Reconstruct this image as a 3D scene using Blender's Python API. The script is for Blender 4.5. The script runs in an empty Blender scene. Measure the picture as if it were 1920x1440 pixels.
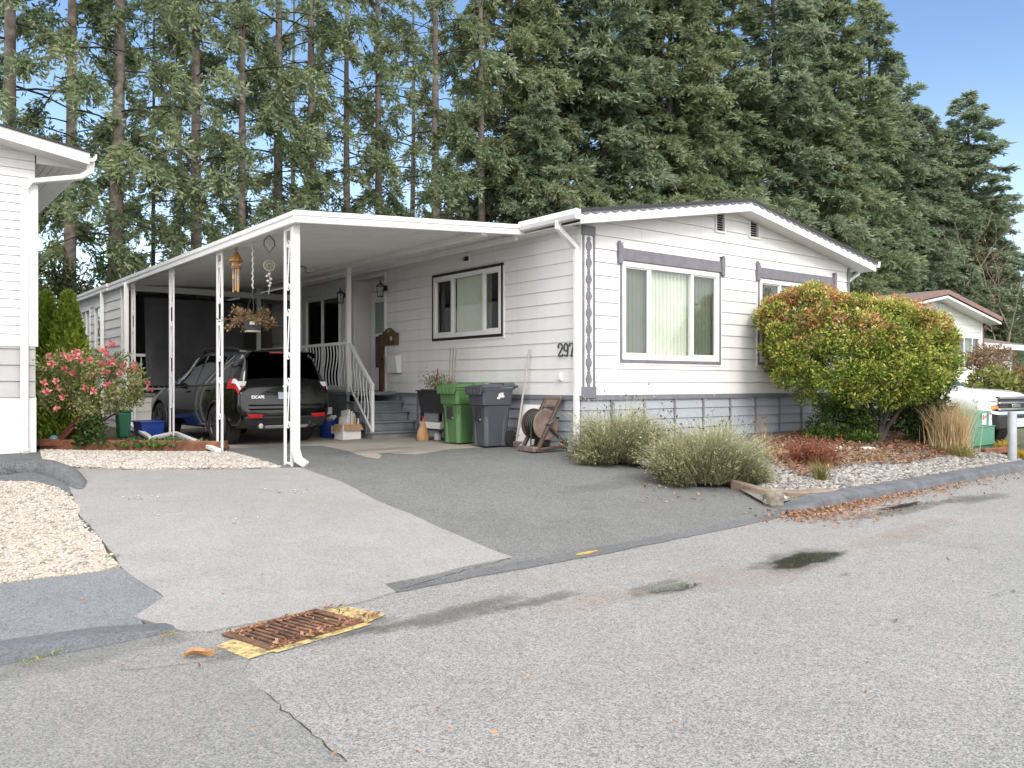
import bpy, bmesh, math, random
import numpy as np
from mathutils import Vector, Matrix
R = math.radians
PI = math.pi
random.seed(7)
RNG = np.random.default_rng(7)
SC = bpy.context.scene
COL = SC.collection
FPX, CZ = 1576.0, 1.4          # focal length in photo pixels, eye height over the road

# ------------------------------------------------------------------ scene graph helpers
def link(o, parent=None):
    COL.objects.link(o)
    if parent is not None:
        o.parent = parent
    return o

def props(o, label=None, cat=None, group=None, kind=None):
    if label: o['label'] = label
    if cat: o['category'] = cat
    if group: o['group'] = group
    if kind: o['kind'] = kind
    return o

def thing(name, label, cat, loc=(0, 0, 0), rz=0.0, group=None, rot=None):
    o = bpy.data.objects.new(name, None)
    o.empty_display_size = 0.2
    link(o)
    o.location = loc
    o.rotation_euler = rot if rot else (0, 0, rz)
    return props(o, label, cat, group)

def copy_tree(o, parent=None):
    c = o.copy()
    COL.objects.link(c)
    c.parent = parent
    for ch in list(o.children):
        copy_tree(ch, c)
    return c

class MB:
    """collects shapes, then links them as one mesh object"""
    def __init__(s, M=None):
        s.v = []; s.f = []; s.M = M or Matrix.Identity(4)
    def add(s, vs, fs):
        k = len(s.v)
        s.v.extend([tuple(s.M @ Vector(p)) for p in vs])
        s.f.extend([tuple(i + k for i in f) for f in fs])
        return s
    def box(s, x0, x1, y0, y1, z0, z1):
        vs = [(x0,y0,z0),(x1,y0,z0),(x1,y1,z0),(x0,y1,z0),(x0,y0,z1),(x1,y0,z1),(x1,y1,z1),(x0,y1,z1)]
        return s.add(vs, [(0,3,2,1),(4,5,6,7),(0,1,5,4),(1,2,6,5),(2,3,7,6),(3,0,4,7)])
    def hexa(s, b, t):
        return s.add(list(b) + list(t), [(0,3,2,1),(4,5,6,7),(0,1,5,4),(1,2,6,5),(2,3,7,6),(3,0,4,7)])
    def bar(s, p0, p1, w, h, up=(0,0,1)):
        p0 = Vector(p0); p1 = Vector(p1); d = (p1 - p0).normalized(); up = Vector(up)
        sd = d.cross(up)
        if sd.length < 1e-4: sd = d.cross(Vector((1,0,0)))
        sd.normalize(); u = sd.cross(d).normalized()
        c = [(-1,-1),(1,-1),(1,1),(-1,1)]
        b = [p0 + sd*(a*w/2) + u*(e*h/2) for a, e in c]
        t = [p1 + sd*(a*w/2) + u*(e*h/2) for a, e in c]
        return s.hexa(b, t)
    def tube(s, pts, r, n=8, cap=True, closed=False):
        pts = [Vector(p) for p in pts]; m = len(pts)
        rr = r if isinstance(r, (list, tuple)) else [r]*m
        vs = []; prev = None
        for i, p in enumerate(pts):
            a = pts[(i-1) % m] if (closed or i > 0) else p
            b = pts[(i+1) % m] if (closed or i < m-1) else p
            d = (b - a).normalized()
            if prev is None:
                sd = d.cross(Vector((0,0,1)))
                if sd.length < 1e-3: sd = d.cross(Vector((1,0,0)))
            else:
                sd = prev - d*prev.dot(d)
                if sd.length < 1e-4: sd = d.cross(Vector((0.3,0.5,0.8)))
            sd.normalize(); prev = sd; u = d.cross(sd)
            for k in range(n):
                t = 2*PI*k/n
                vs.append(p + (sd*math.cos(t) + u*math.sin(t))*rr[i])
        fs = []
        for i in range(m if closed else m-1):
            j = (i+1) % m
            for k in range(n):
                l = (k+1) % n
                fs.append((i*n+k, i*n+l, j*n+l, j*n+k))
        if cap and not closed:
            fs.append(tuple(range(n-1,-1,-1))); fs.append(tuple(range((m-1)*n, m*n)))
        return s.add(vs, fs)
    def lathe(s, prof, n=20, c=(0,0,0), axis='z'):
        vs = []
        for r, z in prof:
            for k in range(n):
                t = 2*PI*k/n
                a, b = r*math.cos(t), r*math.sin(t)
                vs.append({'z':(a,b,z),'y':(a,z,b),'x':(z,a,b)}[axis])
        vs = [(p[0]+c[0], p[1]+c[1], p[2]+c[2]) for p in vs]
        fs = []
        for i in range(len(prof)-1):
            for k in range(n):
                l = (k+1) % n
                fs.append((i*n+k, i*n+l, (i+1)*n+l, (i+1)*n+k))
        fs.append(tuple(range(n-1,-1,-1))); fs.append(tuple(range((len(prof)-1)*n, len(prof)*n)))
        return s.add(vs, fs)
    def prism(s, poly, a, b, axis='y'):
        def P(p, t):
            return {'y':(p[0],t,p[1]),'x':(t,p[0],p[1]),'z':(p[0],p[1],t)}[axis]
        n = len(poly)
        vs = [P(p,a) for p in poly] + [P(p,b) for p in poly]
        fs = [tuple(range(n-1,-1,-1)), tuple(range(n,2*n))]
        for i in range(n):
            j = (i+1) % n
            fs.append((i,j,n+j,n+i))
        return s.add(vs, fs)
    def grid(s, rows, closed_u=False):
        nu = len(rows[0]); vs = [p for r in rows for p in r]; fs = []
        for i in range(len(rows)-1):
            for k in range(nu if closed_u else nu-1):
                l = (k+1) % nu
                fs.append((i*nu+k, i*nu+l, (i+1)*nu+l, (i+1)*nu+k))
        return s.add(vs, fs)
    def build(s, name, mat, parent=None, smooth=None, bevel=0, loc=None, rz=None, fix=True, seg=2):
        me = bpy.data.meshes.new(name)
        me.from_pydata(s.v, [], s.f)
        if fix:
            bm = bmesh.new(); bm.from_mesh(me)
            bmesh.ops.recalc_face_normals(bm, faces=bm.faces)
            bm.to_mesh(me); bm.free()
        me.update()
        if smooth is not None:
            me.shade_smooth(); me.set_sharp_from_angle(angle=R(smooth))
        if mat is not None: me.materials.append(mat)
        o = bpy.data.objects.new(name, me)
        link(o, parent)
        if loc is not None: o.location = loc
        if rz is not None: o.rotation_euler = (0,0,rz)
        if bevel:
            m = o.modifiers.new('Bevel','BEVEL'); m.width = bevel; m.segments = seg; m.limit_method = 'ANGLE'
            m.angle_limit = R(40)
            if smooth is None:
                me.shade_smooth(); me.set_sharp_from_angle(angle=R(35))
        return o

def npmesh(name, V, F, mat, parent=None, attrs=None, smooth=False):
    """many small faces from numpy arrays; F is (m,k)"""
    V = np.asarray(V, dtype=np.float32); F = np.asarray(F, dtype=np.int32)
    me = bpy.data.meshes.new(name)
    m, k = F.shape
    me.vertices.add(len(V)); me.vertices.foreach_set('co', V.ravel())
    me.loops.add(m*k); me.loops.foreach_set('vertex_index', F.ravel())
    me.polygons.add(m); me.polygons.foreach_set('loop_start', np.arange(0, m*k, k, dtype=np.int32))
    if smooth: me.polygons.foreach_set('use_smooth', np.ones(m, dtype=bool))
    for an, arr in (attrs or {}).items():
        at_ = me.attributes.new(an, 'FLOAT', 'POINT')
        at_.data.foreach_set('value', np.asarray(arr, dtype=np.float32))
    me.update(calc_edges=True)
    if mat is not None: me.materials.append(mat)
    o = bpy.data.objects.new(name, me)
    return link(o, parent)

# ------------------------------------------------------------------ materials
def srgb(r, g, b):
    f = lambda c: (c/255/12.92) if c/255 <= 0.04045 else ((c/255+0.055)/1.055)**2.4
    return (f(r), f(g), f(b))

def c4(c): return (c[0], c[1], c[2], 1)

class NT:
    def __init__(s, name):
        s.mat = bpy.data.materials.new(name); s.mat.use_nodes = True
        s.t = s.mat.node_tree; s.n = s.t.nodes; s.l = s.t.links
        s.p = s.n['Principled BSDF']; s.out = s.n['Material Output']
    def node(s, typ, **kw):
        n = s.n.new(typ)
        for k, v in kw.items():
            if k in n.inputs: n.inputs[k].default_value = v
            else: setattr(n, k, v)
        return n
    def link(s, a, b): s.l.new(a, b)
    def coord(s, kind='Object'): return s.node('ShaderNodeTexCoord').outputs[kind]
    def noise(s, scale, detail=4, rough=0.55, vec=None, out='Fac'):
        n = s.node('ShaderNodeTexNoise'); n.inputs['Scale'].default_value = scale
        n.inputs['Detail'].default_value = detail; n.inputs['Roughness'].default_value = rough
        s.link(vec if vec is not None else s.coord(), n.inputs['Vector'])
        return n.outputs[out]
    def ramp(s, fac, stops):
        n = s.node('ShaderNodeValToRGB'); e = n.color_ramp.elements
        e[0].position, e[0].color = stops[0][0], c4(stops[0][1])
        e[1].position, e[1].color = stops[-1][0], c4(stops[-1][1])
        for p, c in stops[1:-1]:
            x = e.new(p); x.color = c4(c)
        s.link(fac, n.inputs['Fac']); return n.outputs['Color']
    def mix(s, fac, a, b, blend='MIX'):
        n = s.node('ShaderNodeMix'); n.data_type = 'RGBA'; n.blend_type = blend
        for val, i in ((fac,0),(a,6),(b,7)):
            if isinstance(val, (int,float)): n.inputs[i].default_value = val
            elif isinstance(val, tuple): n.inputs[i].default_value = c4(val)
            else: s.link(val, n.inputs[i])
        return n.outputs[2]
    def math(s, op, a, b=None, clamp=False):
        n = s.node('ShaderNodeMath'); n.operation = op; n.use_clamp = clamp
        for i, v in enumerate((a,b)):
            if v is None: continue
            if isinstance(v, (int,float)): n.inputs[i].default_value = v
            else: s.link(v, n.inputs[i])
        return n.outputs[0]
    def bump(s, h, strength=0.3, dist=0.01):
        n = s.node('ShaderNodeBump'); n.inputs['Strength'].default_value = strength
        n.inputs['Distance'].default_value = dist
        s.link(h, n.inputs['Height']); s.link(n.outputs['Normal'], s.p.inputs['Normal'])
    def set(s, color=None, rough=None, metal=None, **kw):
        if color is not None:
            if isinstance(color, tuple): s.p.inputs['Base Color'].default_value = c4(color)
            else: s.link(color, s.p.inputs['Base Color'])
        if rough is not None:
            if isinstance(rough, (int,float)): s.p.inputs['Roughness'].default_value = rough
            else: s.link(rough, s.p.inputs['Roughness'])
        if metal is not None: s.p.inputs['Metallic'].default_value = metal
        for k, v in kw.items():
            s.p.inputs[k.replace('_',' ')].default_value = v
        return s.mat

def paint(name, col, rough=0.5, var=0.06, scale=6, metal=0.0, dirt=None, **kw):
    """plain coloured surface with slight uneven tone (dirt: colour of blotchy grime)"""
    t = NT(name)
    d = tuple(c*(1-var*2.2) for c in col)
    c = t.ramp(t.noise(scale, 5), [(0.3, d), (0.7, tuple(min(1,x*(1+var*.4)) for x in col))])
    if dirt:
        m = t.ramp(t.noise(scale*0.4, 8, 0.7), [(0.5,(0,0,0)),(0.78,(1,1,1))])
        k = t.math('MULTIPLY', m, 0.55)
        c = t.mix(k, c, dirt)
    r = t.ramp(t.noise(scale*3, 3), [(0.3,(rough*.85,)*3),(0.7,(min(1,rough*1.1),)*3)])
    return t.set(c, r, metal, **kw)

def foliage_mat(name, cols, trans=0.25, tint=None, scale=0.6, rough=0.6, tone=0.0):
    """leaf colours: per-leaf random over a soft clump-sized drift; tint: colour where the 'tint' attribute is 1"""
    t = NT(name)
    g = t.node('ShaderNodeNewGeometry')
    r = g.outputs['Random Per Island']
    n = t.noise(scale, 3, vec=g.outputs['Position'])
    f = t.math('ADD', t.math('MULTIPLY', r, 0.55), t.math('MULTIPLY', n, 0.62))
    if tone:        # 'tone': 0 for old inner growth and painted shade, 1 for fresh tips and painted highlights
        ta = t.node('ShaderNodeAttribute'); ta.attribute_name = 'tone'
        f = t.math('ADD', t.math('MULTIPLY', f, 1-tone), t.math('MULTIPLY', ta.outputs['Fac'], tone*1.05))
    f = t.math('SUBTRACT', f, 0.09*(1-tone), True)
    k = len(cols)-1
    c = t.ramp(f, [(0.12+0.76*i/k, col) for i, col in enumerate(cols)])
    if tint:
        a = t.node('ShaderNodeAttribute'); a.attribute_name = 'tint'
        c = t.mix(a.outputs['Fac'], c, t.ramp(r, [(0.1, tint[0]), (0.9, tint[1])]))
    t.set(c, rough); t.p.inputs['Specular IOR Level'].default_value = 0.3
    tr = t.node('ShaderNodeBsdfTranslucent'); t.link(c, tr.inputs['Color'])
    mx = t.node('ShaderNodeMixShader'); mx.inputs[0].default_value = trans
    t.link(t.p.outputs[0], mx.inputs[1]); t.link(tr.outputs[0], mx.inputs[2])
    t.link(mx.outputs[0], t.out.inputs['Surface'])
    return t.mat

def asphalt(name, lo, hi, scale=110, wet=None, blotch=0.25, contrast=1.0, warm=None, rough=0.85):
    t = NT(name); co = t.coord()
    v = t.node('ShaderNodeTexVoronoi'); v.inputs['Scale'].default_value = scale
    t.link(co, v.inputs['Vector'])
    sep = t.node('ShaderNodeSeparateColor'); t.link(v.outputs['Color'], sep.inputs[0])
    mid = tuple((a+b)/2 for a, b in zip(lo, hi))
    c = t.ramp(sep.outputs[0], [(0.0, lo), (0.45, mid), (1.0, hi)])
    v2 = t.node('ShaderNodeTexVoronoi'); v2.inputs['Scale'].default_value = scale*0.42
    t.link(co, v2.inputs['Vector'])
    s2 = t.node('ShaderNodeSeparateColor'); t.link(v2.outputs['Color'], s2.inputs[0])
    c = t.mix(0.22, c, t.ramp(s2.outputs[1], [(0, lo), (1, hi)]))
    b = t.noise(0.55, 6, 0.65, vec=co)
    c = t.mix(1.0, c, t.ramp(b, [(0.3,(1-blotch,)*3),(0.7,(1+blotch*.3,)*3)]), 'MULTIPLY')
    b3 = t.noise(3.2, 5, 0.6, vec=co)
    c = t.mix(1.0, c, t.ramp(b3, [(0.3,(1-blotch*.5,)*3),(0.7,(1.05,)*3)]), 'MULTIPLY')
    if warm:
        w = t.ramp(t.noise(1.3, 6, 0.7, vec=co), [(0.56,(0,0,0)),(0.76,(1,1,1))])
        c = t.mix(t.math('MULTIPLY', w, 0.5), c, warm)
    t.set(c, rough)
    t.bump(v.outputs['Distance'], 0.5, 0.006)
    return t.mat

def gravel_mat(name, cols):
    t = NT(name)
    g = t.node('ShaderNodeNewGeometry')
    k = len(cols)-1
    c = t.ramp(g.outputs['Random Per Island'], [(i/k, col) for i, col in enumerate(cols)])
    c = t.mix(1.0, c, t.ramp(t.noise(60, 3), [(0.3,(.8,)*3),(0.7,(1.08,)*3)]), 'MULTIPLY')
    return t.set(c, 0.8)

def glass_mat(name, tint=(1,1,1), ior=1.5):
    t = NT(name); t.n.remove(t.p)
    tr = t.node('ShaderNodeBsdfTransparent'); tr.inputs[0].default_value = c4(tint)
    gl = t.node('ShaderNodeBsdfGlossy'); gl.inputs['Roughness'].default_value = 0.01
    fr = t.node('ShaderNodeFresnel'); fr.inputs[0].default_value = ior
    gg = t.node('ShaderNodeNewGeometry')      # count the reflection once, on the outer face
    k = t.math('MULTIPLY', t.math('ADD', t.math('MULTIPLY', fr.outputs[0], 1.6), 0.02, True), t.math('SUBTRACT', 1.0, gg.outputs['Backfacing']))
    mx = t.node('ShaderNodeMixShader'); t.link(k, mx.inputs[0])
    t.link(tr.outputs[0], mx.inputs[1]); t.link(gl.outputs[0], mx.inputs[2])
    t.link(mx.outputs[0], t.out.inputs['Surface'])
    return t.mat

W = dict(
 white = paint('white_paint', (.73,.73,.73), .45, .03, 3, dirt=(.55,.54,.51)),
  sidecarport = paint('shaded_siding_paint', (.72,.71,.69), .5, .03, 1.2),
 trimgrey = paint('slate_trim_paint', (.17,.165,.19), .55, .1, 9),
 skirt = paint('blue_grey_skirting', (.33,.355,.40), .55, .025, 2.5),
 skirtdark = paint('slate_batten', (.17,.175,.20), .6, .08, 6),
 stepgrey = paint('grey_step_paint', (.21,.225,.24), .55, .12, 5, dirt=(.16,.15,.14)),
 shingle = paint('dark_shingle', (.05,.05,.055), .9, .2, 30),
 soffit = paint('soffit_white', (.72,.72,.71), .5, .04, 2),
 pan = paint('roof_pan_metal', (.66,.66,.65), .4, .04, 1.5),
 dark = paint('dark_interior', (.022,.021,.02), .8, .1, 3),
 black = paint('black_metal', (.012,.012,.013), .4, .1, 20),
 blackplastic = paint('black_plastic', (.02,.02,.022), .5, .1, 8),
 blind = paint('vertical_blind_fabric', (.68,.70,.61), .7, .05, 2),
 curtain = paint('grey_curtain', (.30,.34,.32), .8, .05, 4),
 tan = paint('tan_blind', (.50,.42,.31), .7, .06, 4),
 shade = paint('charcoal_shade_cloth', (.075,.076,.08), .8, .1, 3),
 brownwood = paint('red_brown_wood', (.10,.032,.016), .5, .2, 12),
 gold = paint('old_brass_wood', (.13,.08,.025), .45, .25, 14),
 concrete = paint('concrete_slab', (.30,.27,.235), .85, .12, 1.6, dirt=(.16,.14,.12)),
 bark = paint('fir_bark', (.20,.165,.14), .9, .3, 5, dirt=(.27,.24,.205)),
 barkdark = paint('dark_bark', (.075,.062,.052), .9, .3, 6),
 limb = paint('limb_bark', (.05,.042,.036), .9, .2, 8),
 green_bin = paint('green_bin_plastic', (.075,.165,.06), .42, .07, 3),
 grey_bin = paint('grey_bin_plastic', (.058,.064,.075), .42, .07, 3),
 darkgreen = paint('dark_green_plastic', (.01,.11,.06), .4, .08, 4),
 blue = paint('blue_plastic', (.012,.04,.25), .4, .1, 5),
 cardboard = paint('cardboard', (.42,.25,.12), .8, .12, 5),
 paper = paint('white_paper', (.62,.60,.57), .7, .12, 12),
 whitebox = paint('white_card', (.72,.70,.70), .6, .04, 5),
 reel = paint('brown_plastic', (.085,.058,.045), .5, .15, 6),
 reelpink = paint('faded_brown_plastic', (.20,.15,.125), .6, .2, 6),
 hose = paint('dark_hose', (.035,.038,.03), .5, .15, 10),
 trans = paint('utility_green', (.075,.24,.155), .45, .08, 3),
 galv = paint('galvanised_steel', (.42,.44,.46), .45, .07, 9, metal=.4),
 timber = paint('weathered_timber', (.25,.19,.14), .85, .25, 7),
 redtimber = paint('red_cedar_timber', (.22,.085,.045), .8, .22, 6),
 rust = paint('rusty_iron', (.15,.07,.04), .8, .35, 12, dirt=(.32,.15,.085)),
 kerb = paint('painted_kerb', (.115,.121,.136), .8, .22, 5, dirt=(.065,.065,.065)),
 chrome = paint('chrome', (.75,.75,.76), .12, .02, 3, metal=1.0),
 tyre = paint('tyre_rubber', (.016,.016,.017), .8, .2, 20),
 redlamp = paint('red_lamp_lens', (.42,.012,.016), .2, .05, 9),
 clearlamp = paint('clear_lamp_lens', (.72,.72,.74), .15, .1, 40),
 amber = paint('amber_lens', (.65,.2,.02), .2, .05, 9),
 pink = paint('dusty_pink_trim', (.24,.135,.125), .6, .08, 5),
 brownroof = paint('brown_shingle', (.17,.125,.11), .9, .25, 14),
 bluepaint = paint('blue_paint', (.055,.13,.22), .5, .06, 4),
 stone = paint('rough_stone', (.24,.21,.17), .9, .25, 18),
 lightstone = paint('pale_stone', (.55,.53,.50), .9, .15, 14),
 yellow = paint('yellow_enamel', (.75,.42,.03), .35, .08, 9),
 terra = paint('tan_ceramic', (.45,.22,.08), .4, .2, 20),
 violet = paint('lilac_enamel', (.36,.36,.62), .35, .08, 9),
 rope = paint('white_rope', (.68,.67,.63), .9, .15, 40),
 twine = paint('twine', (.20,.15,.10), .9, .2, 30),
 feather = paint('pale_shell', (.55,.53,.5), .6, .15, 30),
 paleblue = paint('pale_blue_glaze', (.14,.33,.42), .35, .1, 8),
)
t = NT('white_siding')       # aged white paint: faint vertical run marks and blotches
mp = t.node('ShaderNodeMapping'); mp.inputs['Scale'].default_value = (5,5,.45); t.link(t.coord(), mp.inputs['Vector'])
c = t.ramp(t.noise(1.0,6,.65,vec=mp.outputs[0]), [(.30,(.645,.64,.63)),(.5,(.68,.68,.68)),(.7,(.695,.695,.70))])
k_ = t.math('MULTIPLY', t.ramp(t.noise(.5,8,.72), [(.52,(0,0,0)),(.8,(1,1,1))]), .5)
W['siding'] = t.set(t.mix(k_, c, (.55,.53,.48)), .5)
W['glass'] = glass_mat('window_glass', (.95,.965,.955))
W['darkglass'] = glass_mat('screened_glass', (.38,.40,.40))
W['screenglass'] = glass_mat('insect_screened_glass', (.66,.68,.66))
W['carglass'] = glass_mat('tinted_car_glass', (.05,.055,.055))
t = NT('black_car_paint'); W['carpaint'] = t.set((.003,.0038,.0038), .18, 0.0, Coat_Weight=.5, Coat_Roughness=.02, Specular_IOR_Level=.35)
t = NT('white_truck_paint'); W['truckpaint'] = t.set((.80,.80,.81), .3, 0.0, Coat_Weight=.8, Coat_Roughness=.05)

# ------------------------------------------------------------------ the lie of the land
UX, UY = 0.762, 0.6475           # along the road edge; (NX,NY) points from the road to the houses
NX, NY = -0.6475, 0.762
def _lerp(x, tab):
    if x <= tab[0][0]: return tab[0][1]
    for (a, p), (b, q) in zip(tab, tab[1:]):
        if x <= b: return p + (q-p)*(x-a)/(b-a)
    return tab[-1][1]
_DZ = [(0,0),(.3,.03),(.8,.085),(1.5,.16),(2.5,.245),(3.7,.315),(4.6,.345),(5.6,.362),(7,.37),(10,.38),(16,.42),(30,.5)]
def dl(x, y):
    y -= 6.5
    return x*NX + y*NY, x*UX + y*UY
def g(x, y):
    d, l = dl(x, y)
    if d <= 0: return 0.0
    s = 1 + .06*(max(-4, min(10, l)) - 2)
    if d > 6: s = 1 + (s-1)*max(0, 1-(d-6)/6)
    return _lerp(d, _DZ)*s
def at(px, py, Y):
    return Vector(((px-960)/FPX*Y, Y, CZ-(py-720)/FPX*Y))
def G(px, py, dz=0.0):
    """the ground point seen at a photo pixel"""
    k = (px-960)/FPX; m = (py-720)/FPX
    f = lambda Y: CZ - m*Y - g(k*Y, Y) - dz
    Y = 1.0
    while f(Y) > 0 and Y < 90: Y += 0.15
    a, b = Y-0.15, Y
    for _ in range(30):
        c = (a+b)/2
        if f(c) > 0: a = c
        else: b = c
    return Vector((k*a, a, g(k*a, a)+dz))
# house frame: x along the front gable, y back along the carport side
HX, HY, HA = 1.022, 12.39, R(38)
CA, SA = math.cos(HA), math.sin(HA)
def H(x, y, z=0.0): return Vector((HX + x*CA - y*SA, HY + x*SA + y*CA, z))
def toH(p):
    dx, dy = p[0]-HX, p[1]-HY
    return dx*CA + dy*SA, -dx*SA + dy*CA
def DLp(d, l): return (d*NX + l*UX, 6.5 + d*NY + l*UY)

def wobble(poly, amp, seed=1):
    """break the straight edges of a laid surface into slightly ragged ones"""
    rng = random.Random(seed); out = []
    n = len(poly)
    for i in range(n):
        a, b = poly[i], poly[(i+1) % n]; L = math.hypot(b[0]-a[0], b[1]-a[1])
        m = max(1, min(60, int(L/.13)))
        nx, ny = -(b[1]-a[1])/max(L,1e-6), (b[0]-a[0])/max(L,1e-6)
        ph = rng.uniform(0, 6)
        for k in range(m):
            t = k/m; j = rng.uniform(-amp, amp)*.6 + amp*.8*math.sin(ph+t*L*3.1)*math.sin(PI*t) if k else 0
            out.append((a[0]+(b[0]-a[0])*t+nx*j, a[1]+(b[1]-a[1])*t+ny*j))
    return out
def surf(name, poly, mat, dz, step=0.45, label=None, kind='structure', zf=None, cat=None, rag=0.0):
    """a sheet over the ground inside a plan polygon"""
    if rag: poly = wobble(poly, rag, len(poly))
    bm = bmesh.new()
    vs = [bm.verts.new((p[0], p[1], 0)) for p in poly]
    f = bm.faces.new(vs)
    bmesh.ops.triangulate(bm, faces=[f])
    xs = [p[0] for p in poly]; ys = [p[1] for p in poly]
    # cut along constant d and constant l lines so every sheet shares the same facets
    ds = [dl(*p[:2])[0] for p in poly]; ls = [dl(*p[:2])[1] for p in poly]
    cuts = sorted(set([q for q, _ in _DZ] + [.15,.5,1.1,2,3.1,6.3,8.5,12,14]))
    for d in cuts:
        if min(ds) < d < max(ds):
            bmesh.ops.bisect_plane(bm, geom=bm.verts[:]+bm.edges[:]+bm.faces[:], plane_co=(*DLp(d,0),0), plane_no=(NX,NY,0))
    l = -4
    while l <= 10:
        if min(ls) < l < max(ls):
            bmesh.ops.bisect_plane(bm, geom=bm.verts[:]+bm.edges[:]+bm.faces[:], plane_co=(*DLp(0,l),0), plane_no=(UX,UY,0))
        l += 1
    for v in bm.verts:
        v.co.z = g(v.co.x, v.co.y) + dz + (zf(v.co.x, v.co.y) if zf else 0)
    for f in bm.faces:
        f.normal_update()
        if f.normal.z < 0: f.normal_flip()
    if dz > 0:      # turn the edges down so the sheet meets what lies under it
        be = [e for e in bm.edges if e.is_boundary]
        r = bmesh.ops.extrude_edge_only(bm, edges=be)
        for v in r['geom']:
            if isinstance(v, bmesh.types.BMVert): v.co.z -= .03
    me = bpy.data.meshes.new(name); bm.to_mesh(me); bm.free()
    me.materials.append(mat)
    o = bpy.data.objects.new(name, me); link(o)
    props(o, label, cat, None, kind)
    return o

def GP(*pix): return [tuple(G(*p)[:2]) for p in pix]
def inside(poly, x, y):
    c = False; n = len(poly); j = n-1
    for i in range(n):
        xi, yi = poly[i][0], poly[i][1]; xj, yj = poly[j][0], poly[j][1]
        if (yi > y) != (yj > y) and x < (xj-xi)*(y-yi)/(yj-yi)+xi: c = not c
        j = i
    return c
def scatter(poly, n, rng):
    xs = [p[0] for p in poly]; ys = [p[1] for p in poly]; out = []
    while len(out) < n:
        x = rng.uniform(min(xs), max(xs)); y = rng.uniform(min(ys), max(ys))
        if inside(poly, x, y): out.append((x,y))
    return out
OCT = np.array([(1,0,0),(0,1,0),(-1,0,0),(0,-1,0),(0,0,1),(0,0,-1)], float)
OCF = np.array([(0,1,4),(1,2,4),(2,3,4),(3,0,4),(1,0,5),(2,1,5),(3,2,5),(0,3,5)])
def pebbles(name, poly, n, size, mat, label, dz=0.0, seed=1, zf=None, sub=True):
    rng = np.random.default_rng(seed)
    P = scatter(poly, n, rng)
    base = OCT; faces = OCF
    if sub:      # once-subdivided octahedron: rounder stones
        vs = [tuple(v) for v in OCT]; idx = {}; fs = []
        def midp(a,b):
            k = (min(a,b),max(a,b))
            if k not in idx:
                m = (np.array(vs[a])+np.array(vs[b])); m /= np.linalg.norm(m); vs.append(tuple(m)); idx[k] = len(vs)-1
            return idx[k]
        for a,b,c in OCF:
            ab,bc,ca = midp(a,b),midp(b,c),midp(c,a)
            fs += [(a,ab,ca),(ab,b,bc),(ca,bc,c),(ab,bc,ca)]
        base = np.array(vs); faces = np.array(fs)
    nb = len(base)
    V = np.zeros((n*nb,3)); F = np.zeros((n*len(faces),3), int)
    for i,(x,y) in enumerate(P):
        s = size*rng.uniform(.55,1.35)
        q = base*rng.uniform(.75,1.2,(nb,1))*np.array([rng.uniform(.7,1.2),rng.uniform(.6,1.0),rng.uniform(.45,.75)])*s
        a = rng.uniform(0,2*PI); t = rng.uniform(-.4,.4)
        ca,sa = math.cos(a),math.sin(a); ct,st = math.cos(t),math.sin(t)
        q = q@np.array([[1,0,0],[0,ct,st],[0,-st,ct]])@np.array([[ca,sa,0],[-sa,ca,0],[0,0,1]])
        z = g(x,y)+dz+(zf(x,y) if zf else 0)+s*rng.uniform(.05,.45)
        V[i*nb:(i+1)*nb] = q+np.array([x,y,z]); F[i*len(faces):(i+1)*len(faces)] = faces+i*nb
    o = npmesh(name, V, F, mat)
    return props(o, label, None, None, 'stuff')
# ------------------------------------------------------------------ camera, sky, sun
cam = bpy.data.cameras.new('camera'); co_ = bpy.data.objects.new('camera', cam); link(co_)
co_.location = (0,0,CZ); co_.rotation_euler = (R(90),0,0)
cam.sensor_width = 36; cam.lens = FPX/1920*36; cam.clip_end = 2000; cam.clip_start = 0.05
SC.camera = co_
SUN_EL, SUN_AZ = 40, 158      # azimuth clockwise from +Y: behind the camera and to its right
wd = bpy.data.worlds.new('World'); SC.world = wd; wd.use_nodes = True
nt = wd.node_tree; bg = nt.nodes['Background']
sky = nt.nodes.new('ShaderNodeTexSky'); sky.sky_type = 'NISHITA'; sky.sun_disc = False
sky.sun_elevation = R(SUN_EL); sky.sun_rotation = R(SUN_AZ)
sky.air_density = 1.0; sky.dust_density = 0.6; sky.ozone_density = 2.6
# a bank of bright cloud covers the sky overhead and behind the camera; the sky ahead is clear
tc = nt.nodes.new('ShaderNodeTexCoord')
sx = nt.nodes.new('ShaderNodeSeparateXYZ'); nt.links.new(tc.outputs['Generated'], sx.inputs[0])
nz = nt.nodes.new('ShaderNodeTexNoise'); nz.inputs['Scale'].default_value = 2.2; nz.inputs['Detail'].default_value = 7
nz.inputs['Roughness'].default_value = .6
nt.links.new(tc.outputs['Generated'], nz.inputs['Vector'])
def wm(op, a, b, clamp=False):
    n = nt.nodes.new('ShaderNodeMath'); n.operation = op; n.use_clamp = clamp
    for i, v in enumerate((a,b)):
        if isinstance(v,(int,float)): n.inputs[i].default_value = v
        else: nt.links.new(v, n.inputs[i])
    return n.outputs[0]
cov = wm('ADD', wm('MULTIPLY', sx.outputs[1], -1.5), wm('MULTIPLY', sx.outputs[2], 1.25))
cov = wm('ADD', cov, wm('MULTIPLY', wm('SUBTRACT', nz.outputs['Fac'], .5), 2.2))
cov = wm('MULTIPLY', wm('ADD', cov, .32), 1.6, True)
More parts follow.
